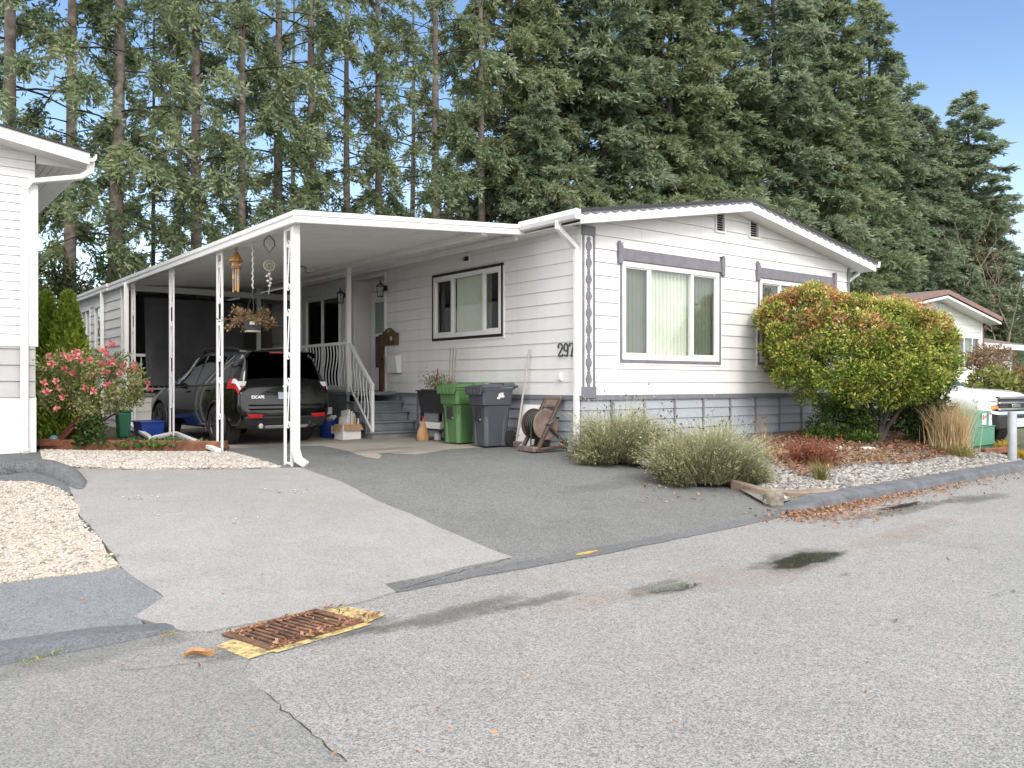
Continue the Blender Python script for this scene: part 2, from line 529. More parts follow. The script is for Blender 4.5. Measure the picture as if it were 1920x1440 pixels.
# pale vapour low over the horizon
low = wm('SUBTRACT', 1.0, wm('MULTIPLY', sx.outputs[2], 2.6), True)
low = wm('MULTIPLY', wm('POWER', low, 2.0), .42)
cov = wm('MAXIMUM', cov, low)
cl = nt.nodes.new('ShaderNodeValToRGB')
cl.color_ramp.elements[0].color = (7.2,7.3,7.5,1); cl.color_ramp.elements[1].color = (12.5,12.4,12.2,1)
cl.color_ramp.elements[0].position = .3; cl.color_ramp.elements[1].position = .75
nt.links.new(nz.outputs['Fac'], cl.inputs['Fac'])
mx = nt.nodes.new('ShaderNodeMix'); mx.data_type = 'RGBA'
sm=nt.nodes.new('ShaderNodeMix'); sm.data_type='RGBA'; sm.blend_type='MULTIPLY'; sm.inputs[0].default_value=1; sm.inputs[7].default_value=(.80,.84,.86,1); nt.links.new(sky.outputs[0], sm.inputs[6])
nt.links.new(cov, mx.inputs[0]); nt.links.new(sm.outputs[2], mx.inputs[6]); nt.links.new(cl.outputs[0], mx.inputs[7])
nt.links.new(mx.outputs[2], bg.inputs['Color']); bg.inputs['Strength'].default_value = 0.15
sl = bpy.data.lights.new('sun','SUN'); so = bpy.data.objects.new('sun', sl); link(so)
sl.energy = 1.35; sl.angle = R(20); sl.color = (1,.95,.88)
az = R(SUN_AZ); el = R(SUN_EL)
sd_ = Vector((math.sin(az)*math.cos(el), math.cos(az)*math.cos(el), math.sin(el)))
so.rotation_euler = sd_.to_track_quat('Z','Y').to_euler()
SC.view_settings.view_transform = 'Standard'; SC.view_settings.look = 'None'
SC.view_settings.gamma = 1; SC.view_settings.use_curve_mapping = False
SC.view_settings.exposure = 0.80

# ------------------------------------------------------------------ ground, road, drives
m_road = asphalt('worn_road_asphalt', (.07,.07,.069), (.35,.346,.340), 160, blotch=.12, warm=(.23,.20,.18))
m_patch = asphalt('smooth_road_patch', (.08,.08,.08), (.285,.282,.278), 170, blotch=.12)
m_drive = asphalt('pale_drive_asphalt', (.155,.15,.15), (.325,.316,.312), 150, blotch=.13)
m_darkdrive = asphalt('dark_drive_asphalt', (.043,.045,.045), (.21,.214,.21), 150, blotch=.16)
m_apron = asphalt('bluish_asphalt', (.075,.08,.088), (.215,.224,.24), 150, blotch=.15)
m_mound = asphalt('black_asphalt_lip', (.05,.053,.06), (.16,.165,.175), 60, blotch=.3)
t = NT('soil_and_grass')
m_soil = t.set(t.ramp(t.noise(.9,8,.7), [(.3,(.05,.045,.03)),(.55,(.07,.075,.035)),(.75,(.11,.10,.06))]), .95)
t = NT('gravel_base_pale'); m_gbase = t.set(t.ramp(t.noise(70,3), [(.35,(.22,.18,.14)),(.65,(.50,.44,.37))]), .9)
t = NT('gravel_base_grey'); m_gbase2 = t.set(t.ramp(t.noise(60,3), [(.35,(.08,.075,.07)),(.65,(.24,.22,.20))]), .9)
W['gravelpale'] = gravel_mat('pale_pebbles', [(.28,.245,.215),(.42,.38,.335),(.49,.455,.41),(.19,.17,.15),(.56,.53,.49),(.38,.32,.27)])
W['gravelgrey'] = gravel_mat('grey_pebbles', [(.17,.155,.145),(.30,.285,.265),(.09,.085,.082),(.42,.395,.37),(.22,.18,.155)])
t = NT('soil_dark'); m_bed = t.set(t.ramp(t.noise(14,6,.7), [(.3,(.035,.025,.018)),(.7,(.09,.065,.045))]), .95)

# ground: one sheet out to the horizon, a finer patch of it near the houses
bigp = [(-600,-300),(600,-300),(600,900),(-600,900)]
surf('ground', bigp, m_soil, -.007)
surf('road', [DLp(0,-70),DLp(0,160),DLp(-9,160),DLp(-9,-70)], m_road, 0.0)
# dark drive and its pale neighbour
P1l = (-3.88,1.3)
pale = GP((128,880),(248,884),(420,882),(535,879),(562,878),(640,905),(705,940),(770,965),(810,985),(880,1015),(962,1047))
pale_edge = GP((722,1098),(742,1112),(690,1128),(600,1147),(500,1166),(390,1187),(345,1187),(308,1176))
pale_left = GP((250,1160),(308,1122),(228,1066),(180,1005),(150,970),(132,920))
surf('pale_driveway', pale + pale_edge + pale_left, m_drive, .012, rag=.014)
dark = [DLp(.0,-.9), DLp(.0,3.8)] + GP((1480,950),(1450,925),(1400,905),(1250,872),(1130,845),(1075,835)) \
     + [tuple(H(0,.5)[:2]), tuple(H(0,16)[:2]), tuple(H(-5.4,16)[:2]), tuple(H(-4.3,6.0)[:2]), tuple(H(-4.6,2.8)[:2]), tuple(H(-4.9,1.4)[:2])] \
     + GP((500,884))
surf('driveway', dark, m_darkdrive, .005)
slab = GP((430,842),(520,836),(600,836),(640,843),(680,856),(712,862),(716,855),(690,845),(655,836),(790,838),(770,850),(778,853),(850,842),(960,836),(1030,833)) \
     + [tuple(H(0,1.4)[:2]), tuple(H(0,10.5)[:2]), tuple(H(-3.85,10.5)[:2]), tuple(H(-3.75,5)[:2])]
surf('concrete_slab', slab, W['concrete'], .009, rag=.02)
apron = [DLp(.3,-9)] + GP((0,1098),(100,1084),(228,1066),(308,1122),(250,1160),(0,1198)) + [DLp(.3,-9.05)]
apron = GP((0,1098),(100,1084),(228,1068),(308,1122),(262,1158)) + [DLp(-.06,-2.75), DLp(-.06,-9), DLp(1.15,-9)]
surf('asphalt_apron', apron, m_apron, .008, rag=.012)
# smooth patch in the road on this side of the drain
patch = [DLp(-.02,-6), DLp(-.02,-2.6)] + GP((470,1222),(455,1262),(540,1340),(600,1390),(668,1440)) + [tuple(G(760,1530)[:2]), DLp(-5,-6)]
surf('road_patch', patch, m_patch, .004, rag=.02)
# the dark sealed joint between road and drive
seam = [tuple(G(722,1098)[:2]), tuple(G(742,1112)[:2]), DLp(-.17,.1), DLp(-.16,1.7), DLp(-.07,3.7), DLp(.1,3.9), DLp(.03,1.9), DLp(.02,.16)]
surf('sealed_joint', seam, asphalt('joint_asphalt',(.05,.052,.055),(.19,.19,.195),150,blotch=.3), .009, rag=.018)

def crack(pix, w, seed, dz=.0055):
    rng=random.Random(seed); pts=[G(*p) for p in pix]; out=[]
    for a,b in zip(pts,pts[1:]):
        n=max(2,int((b-a).length/.05))
        for i in range(n):
            q=a+(b-a)*(i/n); out.append((q.x+rng.uniform(-.012,.012),q.y+rng.uniform(-.012,.012)))
    L=[];Rr=[]
    for i,(x,y) in enumerate(out):
        x2,y2=out[min(i+1,len(out)-1)] if i<len(out)-1 else (x,y); x1,y1=out[max(i-1,0)]
        dx,dy=x2-x1,y2-y1; l=max(1e-6,math.hypot(dx,dy)); ww=w*rng.uniform(.3,1.2)
        z=max(g(x,y),0)+dz; L.append((x-dy/l*ww,y+dx/l*ww,z)); Rr.append((x+dy/l*ww,y-dx/l*ww,z))
    mb=MB(); mb.grid([L,Rr]); o=mb.build('crack',W['tyre'],None,fix=True); props(o,kind='structure')
crack([(500,1302),(540,1340),(600,1390),(668,1440)],.0028,1,.0075)
crack([(470,1222),(430,1236),(330,1250),(200,1262)],.0018,2,.0075)
crack([(842,900),(870,906),(905,903)],.003,3,.0085)
crack([(960,1047),(930,1056),(840,1080),(742,1110)],.004,4,.0115)
crack([(1840,1030),(1760,1022),(1640,1000)],.003,5,.004)
# left kerb: a dark rolled asphalt block with a crack
def kerb(name, l0, l1, mat, h=.12, w=.36, taper=.5, dd=0.0):
    rows = []
    n = max(2, int((l1-l0)/.4))
    prof = [(-.02,-.05),(.0,.0),(.045,.72),(.085,.97),(.12,1.0),(.33,1.03),(.36,.98),(.375,.2)]
    for i in range(n+1):
        l = l0+(l1-l0)*i/n
        tp = min(1, max(.12,(l-l0)/taper)) if taper > 0 else min(1, max(.12,(l1-l)/-taper))
        row = []
        for d, z in prof:
            x, y = DLp(d*w/.36+dd, l)
            row.append((x, y, max(g(x,y)*.6, 0)+z*h*tp))
        rows.append(row)
    mb = MB(); mb.grid(rows)
    o = mb.build(name, mat, None, smooth=18)
    return props(o, None, None, None, 'structure')
kerb('kerb', 3.95, 11.7, W['kerb'], .10, .27, .7)
m_kl = asphalt('dark_kerb_asphalt', (.06,.065,.073), (.12,.128,.142), 90, blotch=.12, rough=.6)
kerb('kerb', -9.0, -2.55, m_kl, .075, .2, -.5, -.14)
kerb('kerb', 23.5, 60, W['kerb'], .13, .34, .7)

surf('asphalt_apron', GP((-120,848),(72,848),(126,876),(140,930),(110,922),(60,909),(-120,915)), m_mound, .010)
# black asphalt lip round the neighbour's corner
lip = [G(-140,905),G(-60,900),G(-10,893),G(40,888),(G(80,890)),(G(112,900)),(G(128,912)),(G(136,926))]
mb = MB(); rad = [.2,.2,.2,.19,.19,.17,.13,.06]
mb.tube([p+Vector((-.05,.25,-.03)) for p in lip], rad, 12)
o = mb.build('asphalt_lip', m_mound, None, smooth=60); props(o,kind='structure')

# gravel beds
gl_poly = GP((0,905),(60,905),(110,918),(138,935),(150,975),(182,1010),(226,1064),(100,1084),(0,1097)) + [DLp(1.2,-9), tuple(G(-500,940)[:2])]
surf('gravel_bed', gl_poly, m_gbase, .015, rag=.03)
pebbles('gravel', gl_poly, 17000, .0145, W['gravelpale'], 'pale beige pebbles in the bed at the left edge, by the asphalt apron', .014, 3)
gs_poly = GP((76,846),(430,850),(470,860),(528,879),(400,880),(250,882),(126,878),(80,862))
surf('gravel_bed', gs_poly, m_gbase, .016, rag=.02)
pebbles('gravel', gs_poly, 13000, .0185, W['gravelpale'], 'pale beige pebbles in the strip beside the carport posts', .016, 4)
# a few stray pebbles on the pale drive
rng = np.random.default_rng(5)
spots = GP((270,935),(520,920),(450,975),(555,923),(330,965))
vs = []
for k,(sx_,sy_) in enumerate(spots):
    for _ in range(14 if k in (0,3) else 6):
        vs.append((sx_+rng.normal(0,.12), sy_+rng.normal(0,.09)))
def pebbles_at(name, P, size, mat, label, dz, seed):
    rng = np.random.default_rng(seed); V=[];F=[]
    for i,(x,y) in enumerate(P):
        s=size*rng.uniform(.5,1.2); q=OCT*rng.uniform(.7,1.2,(6,1))*s*np.array([1,.8,.6])
        V.append(q+np.array([x,y,g(x,y)+dz+s*.3])); F.append(OCF+6*i)
    return props(npmesh(name,np.vstack(V),np.vstack(F),mat),label,None,None,'stuff')
pebbles_at('gravel', vs, .017, W['gravelpale'], 'stray pale pebbles kicked onto the pale driveway', .012, 6)

# planting bed behind the cedar timber on the left, a little raised
lb_poly = GP((72,838),(430,842)) + [tuple(H(-3.95,3.8)[:2]), tuple(H(-3.95,6)[:2]), tuple(H(-4.0,16)[:2]), tuple(H(-7.5,16)[:2]), tuple(G(40,842)[:2])]
surf('garden_soil', lb_poly, m_bed, .05)
# front garden bed, mounded up to the skirting
def bedz(x,y):
    d,l = dl(x,y)
    return .04+.03*min(1,max(0,(d-.5)/2.2))
fg_poly = [DLp(.30,3.95)] + GP((1385,922),(1330,905),(1200,880),(1100,856),(1062,840)) + [tuple(H(.0,.0)[:2]), tuple(H(7.3,0)[:2]), tuple(H(7.5,2)[:2]), DLp(2.2,12.3), DLp(.30,11.7)]
surf('gravel_bed', fg_poly, m_gbase2, 0, zf=bedz)
fgv = [DLp(.34,4.0)] + GP((1420,915),(1460,880),(1480,850),(1640,835),(1840,850)) + [DLp(1.0,11.9), DLp(.34,11.7)]
pebbles('gravel', fgv, 12000, .030, W['gravelgrey'], 'grey pebbles in the front bed along the painted kerb', .0, 8, zf=bedz)
# ------------------------------------------------------------------ the white mobile home
MS = Matrix(((0,1,0,0),(-1,0,0,0),(0,0,1,0),(0,0,0,1)))   # wall coords -> house side wall: X=-s, -Y outward
def wallM(origin, xdir, outward):
    """X along xdir, outward is -Y, Z up"""
    x = Vector(xdir); y = -Vector(outward); z = Vector((0,0,1))
    return Matrix(((x[0],y[0],z[0],origin[0]),(x[1],y[1],z[1],origin[1]),(x[2],y[2],z[2],origin[2]),(0,0,0,1)))

def siding(name, mat, parent, M, x0, x1, z0, z1, openings=(), course=.2, lap=.015, clips=(), thick=.06, joints=0, seed=1, gap=.004):
    rng = random.Random(seed)
    mb = MB(M)
    k = 0
    while z0 + k*course < z1 - 1e-4:
        zb = z0 + k*course; zt = min(zb+course, z1); k += 1
        cuts = sorted(set([zb, zt] + [z for o in openings for z in (o[2], o[3]) if zb < z < zt]))
        js = [rng.uniform(x0,x1) for _ in range(joints)]
        for a, b in zip(cuts, cuts[1:]):
            segs = [(x0, x1)]
            for o in openings:
                if o[2] < b-1e-5 and o[3] > a+1e-5:
                    ns = []
                    for s0, s1 in segs:
                        if o[0] > s0: ns.append((s0, min(s1, o[0])))
                        if o[1] < s1: ns.append((max(s0, o[1]), s1))
                    segs = [q for q in ns if q[1]-q[0] > 1e-3]
            for j in js:
                ns = []
                for s0, s1 in segs:
                    if s0+.05 < j < s1-.05: ns += [(s0, j-.0015), (j+.0015, s1)]
                    else: ns.append((s0,s1))
                segs = ns
            a1 = a+gap if abs(a-zb) < 1e-6 else a          # shadow gap under each board's lower edge
            fa = lap*(1-(a1-zb)/course); fb = lap*(1-(b-zb)/course)
            for s0, s1 in segs:
                mb.hexa([(s0,-fa,a1),(s1,-fa,a1),(s1,.02,a1),(s0,.02,a1)], [(s0,-fb,b),(s1,-fb,b),(s1,.02,b),(s0,.02,b)])
                mb.box(s0,s1,.021,thick,a,b)
    o = mb.build(name, mat, parent)
    if clips:
        bm = bmesh.new(); bm.from_mesh(o.data)
        for pco, pno in clips:
            bmesh.ops.bisect_plane(bm, geom=bm.verts[:]+bm.edges[:]+bm.faces[:], plane_co=pco, plane_no=pno, clear_outer=True)
        bm.to_mesh(o.data); bm.free()
    return o

def window(parent, M, x0, x1, z0, z1, mull, fw=.055, frame=None, blind=None, glass=None, trim=None, header=None,
           blind_dx=.085, sash=True, depth=.05, blind_wave=.012, name='window', blind_range=None):
    """frame ring with mullions; children: pane, blind, trim, header"""
    mb = MB(M); f = fw
    mb.box(x0,x1,-.03,depth,z0,z0+f*1.15); mb.box(x0,x1,-.03,depth,z1-f,z1)
    mb.box(x0,x0+f,-.03,depth,z0+f*1.15,z1-f); mb.box(x1-f,x1,-.03,depth,z0+f*1.15,z1-f)
    for m in mull: mb.box(m-.028,m+.028,-.022,depth,z0+f*1.15,z1-f)
    if sash:
        e = [x0+f]+[q for m in mull for q in (m-.028,m+.028)]+[x1-f]
        for i in range(0,len(e),2):
            if len(mull)==2 and i==2: continue
            a,b = e[i],e[i+1]; s=.022
            za,zb_ = z0+f*1.15, z1-f
            mb.box(a,b,-.012,depth-.01,za,za+s); mb.box(a,b,-.012,depth-.01,zb_-s,zb_)
            mb.box(a,a+s,-.012,depth-.01,za+s,zb_-s); mb.box(b-s,b,-.012,depth-.01,za+s,zb_-s)
    w = mb.build(name, frame or W['white'], parent, bevel=.004)
    e = [x0+f*.5]+list(mull)+[x1-f*.5]
    for i,(a,b) in enumerate(zip(e,e[1:])):      # side lights carry an insect screen
        g_ = MB(M); g_.box(a,b,.012,.016,z0+f*.5,z1-f*.5)
        g_.build('pane', (W['screenglass'] if len(mull)==2 and i!=1 else None) or glass or W['glass'], w)
    if blind:
        b = MB(M); xa = x0+f if blind_range is None else blind_range[0]; xb = x1-f if blind_range is None else blind_range[1]
        rows = [[],[]]; n = int(math.ceil((xb-xa)/blind_dx))+1; 
        for i in range(n):
            for q,yy in ((0,.075),(.94,.075+blind_wave*2)):
                x = xa+(i+q)*blind_dx
                rows[0].append((x,yy+.02*0,z0+f)); rows[1].append((x,yy,z1-f*.8))
        b.grid(rows); b.build('blind', blind, w, fix=False)
    if trim:
        tw = .05; a0,a1,c0,c1 = x0-tw,x1+tw,z0-tw,z1+tw
        t_ = MB(M)
        t_.box(a0,x0,-.028,.03,c0,z1); t_.box(x1,a1,-.028,.03,c0,z1); t_.box(x0,x1,-.028,.03,c0,z0)
        if not header: t_.box(a0,a1,-.028,.03,z1,c1)
        t_.build('trim', trim, w, bevel=.003)
        l_ = MB(M); l_.box(a0-.025,a0,-.022,.03,c0-.025,z1); l_.box(a1,a1+.025,-.022,.03,c0-.025,z1); l_.box(a0,a1,-.022,.03,c0-.025,c0)
        l_.build('outer_casing', W['white'], w)
    if header:
        hz0,hz1,hx0,hx1 = header
        h = MB(M)
        h.box(hx0+.05,hx1-.05,-.045,-.0,hz0,hz1)
        for sgn,xe in ((-1,hx0),(1,hx1)):
            # notched bracket end
            pr = [(0,-.16),(.075,-.16),(.095,-.10),(.08,-.05),(.095,0),(.095,.11),(.07,.135),(.10,.17),(.045,.15),(.03,.19),(.0,.15)]
            cx = xe
            h.prism([(cx + (p[0] if sgn<0 else -p[0])*1.0, (hz0+.10)+p[1]) for p in pr], -.06, .0, 'y')
        h.build('header', W['trimgrey'], w, bevel=.004)
    return w

house = thing('mobile_home','white single storey mobile home with grey skirting and the number 297','house', (HX,HY,0), HA)
HWD, HLN = 7.25, 17.0
RZ, EZ, RX = 4.567, 3.888, 3.62        # ridge, eave, ridge x
slope = (RZ-EZ)/(RX+.335)
ztop = 1.23
def roofz(x): return RZ - slope*abs(x-RX)
ident = Matrix.Identity(4)
big1 = (.83,3.16,1.775,3.285); big2 = (4.30,6.63,1.79,3.285)
gops = [big1, big2, (3.09,3.32,4.0,4.34), (4.02,4.28,4.0,4.34)]
siding('gable_wall', W['siding'], house, ident, .03, HWD, ztop, 4.6, gops, joints=1, seed=4,
       clips=[((RX,0,RZ-.07),(-slope,0,1)), ((RX,0,RZ-.07),(slope,0,1))])
# side wall towards the carport
REC = (5.83,7.09)
sw = (1.925,3.985,2.235,3.355); pd = (7.80,9.60,1.27,3.40)
sops = [(-sw[1],-sw[0],sw[2],sw[3]), (-REC[1],-REC[0],1.2,3.585), (-pd[1],-pd[0],pd[2],pd[3]), (-3.06,-2.84,3.535,3.655)]
siding('side_wall', W['siding'], house, MS, -HLN, -.03, ztop, 3.86, sops, joints=1, seed=9, gap=.0025, lap=.012)
mb = MB(); mb.box(HWD,HWD+.06,.03,HLN,ztop,3.86); mb.box(.06,HWD,HLN-.06,HLN,ztop,3.86)
mb.build('back_wall', W['siding'], house)
mb = MB()     # partitions and lining that keep the rooms dark inside
mb.box(.1,HWD-.05,.75,.80,ztop,3.8); mb.box(.65,.70,.82,5.6,ztop,3.8); mb.box(1.0,1.05,5.7,11,ztop,3.8)
mb.box(.06,HWD-.02,.07,HLN-.1,ztop-.02,ztop+.02); mb.box(.06,HWD-.02,.07,HLN-.1,3.80,3.84)
mb.build('partition', paint('room_wall', (.30,.29,.27), .8), house)
# recessed entry: far jamb, near jamb, head, door
mb = MB(); mb.box(.06,.42,REC[1],REC[1]+.05,ztop,3.585); mb.box(.06,.42,REC[0]-.05,REC[0],ztop,3.585); mb.box(.0,.42,REC[0],REC[1],3.585,3.64)
mb.box(.42,.47,REC[0]-.05,REC[1]+.05,3.36,3.64)
mb.build('entry_reveal', W['sidecarport'], house)
mb = MB(); mb.box(-.03,.03,REC[0]-.07,REC[0]-.005,ztop,3.66); mb.box(-.03,.03,REC[1]+.005,REC[1]+.06,ztop,3.66); mb.box(-.03,.0,REC[0],REC[1],3.60,3.66)
mb.build('entry_trim', W['white'], house, bevel=.004)
door = MB()
door.box(.36,.40,REC[0]+.02,REC[0]+.16,1.26,3.36); door.box(.36,.40,REC[1]-.16,REC[1]-.02,1.26,3.36)
for z0,z1 in ((1.26,1.75),(2.42,2.48),(3.14,3.36)): door.box(.36,.40,REC[0]+.16,REC[1]-.16,z0,z1)
door = door.build('door', W['white'], house, bevel=.006)
mb = MB(); mb.box(.375,.38,REC[0]+.15,REC[1]-.15,1.74,3.15); mb.build('pane', W['glass'], door)
mb = MB(); mb.box(.41,.415,REC[0]+.1,REC[1]-.1,2.45,3.2); mb.build('curtain', W['curtain'], door)
mb = MB(); mb.tube([(.35,REC[0]+.22,2.25),(.32,REC[0]+.22,2.25),(.32,REC[0]+.32,2.25)],.012,6); mb.build('handle', W['black'], door)
mb = MB(); mb.box(.42,.46,REC[0]-.02,REC[1]+.02,1.2,3.4); mb.build('partition', W['dark'], house)
# skirting with battens
mb = MB()
def skirt_run(mb, M, L, z0=.25, z1=1.19):
    m2 = MB(M); zs = [z0,.52,.68,.84,1.0,1.16]
    for a,b in zip(zs,zs[1:]):
        m2.hexa([(0,-.006,a+.009),(L,-.006,a+.009),(L,.03,a+.009),(0,.03,a+.009)],[(0,.010,b),(L,.010,b),(L,.03,b),(0,.03,b)]); m2.box(0,L,.031,.05,a,b)
    k=len(mb.v); mb.v+=m2.v; mb.f+=[tuple(i+k for i in f) for f in m2.f]
skirt_run(mb, ident, HWD); 
mS = MS.copy(); mS.translation = (0,HLN,0)
skirt_run(mb, mS, HLN)
mb.box(HWD+.0,HWD+.05,.05,HLN,.25,1.19)
mb.build('skirting', W['skirt'], house)
mb = MB()
mb.box(-.02,HWD+.02,-.03,.02,1.16,1.232)
mb.box(-.03,.0,-.03,HLN,1.165,1.232)
x = .62
while x < HWD: mb.box(x-.018,x+.018,-.022,.02,.3,1.16); x += .715
y = 1.3
for y in (5.2,4.55): mb.box(-.022,.02,y-.03,y+.03,.4,1.165)
mb.build('skirting_batten', W['skirtdark'], house)
# corner pilaster with fretwork
mb = MB(); mb.box(-.004,.245,-.022,.03,ztop,3.74); mb.box(-.024,.03,-.02,.06,ztop,3.74)
mb.build('corner_board', W['white'], house)
mb = MB()
mb.box(-.002,.03,-.04,-.02,1.36,3.60); mb.box(.217,.247,-.04,-.02,1.36,3.60)
pts = []; n = 9; z0,z1 = 1.36,3.58
seg = (z1-z0)/n
prof = []
for i in range(n):
    b = z0+i*seg
    prof += [(.016,b),(.03,b+seg*.06),(.02,b+seg*.13),(.05,b+seg*.3),(.058,b+seg*.45),(.045,b+seg*.62),(.022,b+seg*.78),(.034,b+seg*.88),(.018,b+seg*.95)]
prof.append((.016,z1))
poly = [(.1225-w_,z) for w_,z in prof]+[(.1225+w_,z) for w_,z in reversed(prof)]
mb.prism(poly,-.04,-.02,'y')
mb.box(-.02,.262,-.05,-.0,1.19,1.36); mb.box(-.02,.25,-.045,-.0,3.60,3.74)
mb.build('corner_fretwork', W['trimgrey'], house, bevel=.003)
# windows
def gablewin(o, hx0, hx1, m):
    return window(house, ident, o[0],o[1],o[2],o[3], m, .075, W['white'], W['blind'], W['glass'], W['trimgrey'], (3.30,3.485,hx0,hx1), blind_dx=.088)
w1 = gablewin(big1, .73, 3.29, (1.455,2.47))
w2 = gablewin(big2, 4.20, 6.76, (4.93,5.98))
window(house, MS, -sw[1],-sw[0],sw[2],sw[3], (-3.385,-2.43), .07, W['white'], W['blind'], W['glass'], W['black'], None, blind_dx=.085, blind_range=(-3.36,-2.46))
pdw = window(house, MS, -pd[1],-pd[0],pd[2],pd[3], (-8.72,), .06, W['white'], W['curtain'], W['darkglass'], None, None, blind_dx=.1, blind_range=(-9.5,-8.75), name='patio_door')
# gable vents
def louvre(M, x0,x1,z0,z1, nsl, slat_mat=None):
    mb = MB(M); f=.03
    mb.box(x0,x1,-.03,.03,z0,z0+f); mb.box(x0,x1,-.03,.03,z1-f,z1); mb.box(x0,x0+f,-.03,.03,z0+f,z1-f); mb.box(x1-f,x1,-.03,.03,z0+f,z1-f)
    v = mb.build('vent', W['white'], house)
    mb = MB(M); h=(z1-z0-2*f)/nsl
    for i in range(nsl):
        z=z0+f+i*h
        mb.hexa([(x0+f,-.02,z),(x1-f,-.02,z),(x1-f,-.012,z),(x0+f,-.012,z)],[(x0+f,.02,z+h*.5),(x1-f,.02,z+h*.5),(x1-f,.028,z+h*.5),(x0+f,.028,z+h*.5)])
    mb.build('louvre', slat_mat or W['soffit'], v)
    mb = MB(M); mb.box(x0+f*.5,x1-f*.5,.035,.05,z0+f*.5,z1-f*.5); mb.build('backing', W['dark'], v)
louvre(ident,3.07,3.34,3.98,4.36,8); louvre(ident,4.0,4.30,3.98,4.36,8)
louvre(MS,-3.08,-2.82,3.52,3.67,2, W['blackplastic'])
# roof
mb = MB()
for sgn,xe in ((-1,-.345),(1,7.735)):
    ze = roofz(xe)
    a=[(RX,-.37,RZ-.05),(xe,-.37,ze-.05),(xe,HLN+.3,ze-.05),(RX,HLN+.3,RZ-.05)]
    b=[(RX,-.37,RZ),(xe,-.37,ze),(xe,HLN+.3,ze),(RX,HLN+.3,RZ)]
    mb.hexa(a,b)
roof = mb.build('roof', W['shingle'], house)
mb = MB(); 
for sgn,xe in ((-1,-.32),(1,7.71)):
    ze = roofz(xe)
    mb.hexa([(RX,-.345,RZ-.215),(xe,-.345,ze-.215),(xe,-.315,ze-.215),(RX,-.315,RZ-.215)],[(RX,-.345,RZ-.052),(xe,-.345,ze-.052),(xe,-.315,ze-.052),(RX,-.315,RZ-.052)])
mb.build('rake_board', W['white'], house, bevel=.005)
mb = MB(); 
for sgn,xe in ((-1,-.32),(1,7.71)):
    ze = roofz(xe)     # underside of the front overhang, then level eave soffits
    mb.hexa([(RX,-.313,RZ-.20),(xe,-.313,ze-.20),(xe,.02,ze-.20),(RX,.02,RZ-.20)],[(RX,-.313,RZ-.185),(xe,-.313,ze-.185),(xe,.02,ze-.185),(RX,.02,RZ-.185)])
mb.box(-.31,.0,.02,HLN,3.70,3.715); mb.box(7.31,7.70,.02,HLN,3.70,3.715)
mb.build('soffit', W['soffit'], house)
mb = MB()
for sgn,xe in ((-1,-.33),(1,7.72)):      # scalloped drip edging
    L = abs(RX-xe); n = int(L/.19); top=[];bot=[]
    for i in range(n*6+1):
        x = RX+(xe-RX)*i/(n*6); ph=(i%6)/6
        d = .022+.03*abs(math.sin(PI*i/6))
        top.append((x,roofz(x)-.03)); bot.append((x,roofz(x)-.035-d))
    mb.prism(top+bot[::-1], -.362,-.346,'y')
mb.build('scalloped_edging', W['trimgrey'], house)
# gutter and downspouts
mb = MB()
prof=[(-.345,3.735),(-.43,3.745),(-.455,3.80),(-.455,3.865),(-.44,3.875),(-.435,3.865),(-.43,3.80),(-.36,3.765),(-.345,3.87)]
mb.prism(prof,-.36,.92,'y')
prof2=[(7.735,3.735),(7.82,3.745),(7.845,3.80),(7.845,3.865),(7.825,3.865),(7.82,3.80),(7.75,3.765),(7.735,3.87)]
mb.prism(prof2,-.36,HLN,'y')
mb.box(-.455,-.345,-.366,-.36,3.735,3.875)
mb.build('gutter', W['white'], house)
def pipe_path(mb, pts, w=.075, h=.055):
    for a,b in zip(pts,pts[1:]):
        d=(Vector(b)-Vector(a)).normalized()
        mb.bar(Vector(a)-d*h*.3, Vector(b)+d*h*.3, w, h, up=(0,1,.01) if abs(d.z)>.9 else (0,0,1))
mb = MB(); pipe_path(mb, [(-.40,.06,3.76),(-.40,.06,3.66),(-.055,.045,3.40),(-.055,.045,.42)], .085,.07)
mb.build('downspout', W['white'], house, bevel=.012)
mb = MB(); pipe_path(mb, [(7.79,.1,3.74),(7.79,.1,3.66),(7.36,.1,3.45),(7.36,.1,.5)], .075,.06)
mb.build('downspout', W['white'], house, bevel=.012)
mb = MB(); mb.box(7.2,7.285,-.022,.05,ztop,3.70); mb.build('corner_board', W['skirtdark'], house)
# house number: slab-serif digits as raised metal
def digit_polys(ch):
    """stroked centre lines with a width profile in a 0.6 x 1 box"""
    def arc(cx,cy,rx,ry,a0,a1,n=14):
        return [(cx+rx*math.cos(R(a0+(a1-a0)*i/n)), cy+ry*math.sin(R(a0+(a1-a0)*i/n))) for i in range(n+1)]
    if ch=='2': return [arc(.3,.72,.24,.26,190,-25)+[(.12,.12)], [(.05,.05),(.55,.05),(.57,.2)], [(.06,.66),(.13,.72)]]
    if ch=='9': return [arc(.3,.68,.22,.28,0,360,22), [(.52,.68),(.50,.3)]+arc(.28,.25,.22,.22,10,-150,10)]
    if ch=='7': return [[(.05,.74),(.06,.94),(.56,.94),(.36,.5),(.26,.02)], [(.14,.02),(.38,.02)]]
mb = MB()
for ch, s0 in (('2',.505),('9',.375),('7',.245)):
    for path in digit_polys(ch):
        pts=[(-.026, s0-p[0]*.2, 1.815+p[1]*.20) for p in path]
        for i in range(len(pts)-1):
            mb.bar(pts[i],pts[i+1],.012,.020,up=(0,Vector(pts[i+1]).z-Vector(pts[i]).z+1e-4,(pts[i][1]-pts[i+1][1])))
mb.build('house_number', paint('dull_metal_digit',(.06,.06,.065),.5), house)
mb = MB(); mb.box(-.05,-.0,.42,.47,1.46,1.55); mb.box(-.03,0,.41,.48,1.44,1.57); mb.build('outlet_cover', W['soffit'], house, bevel=.008)
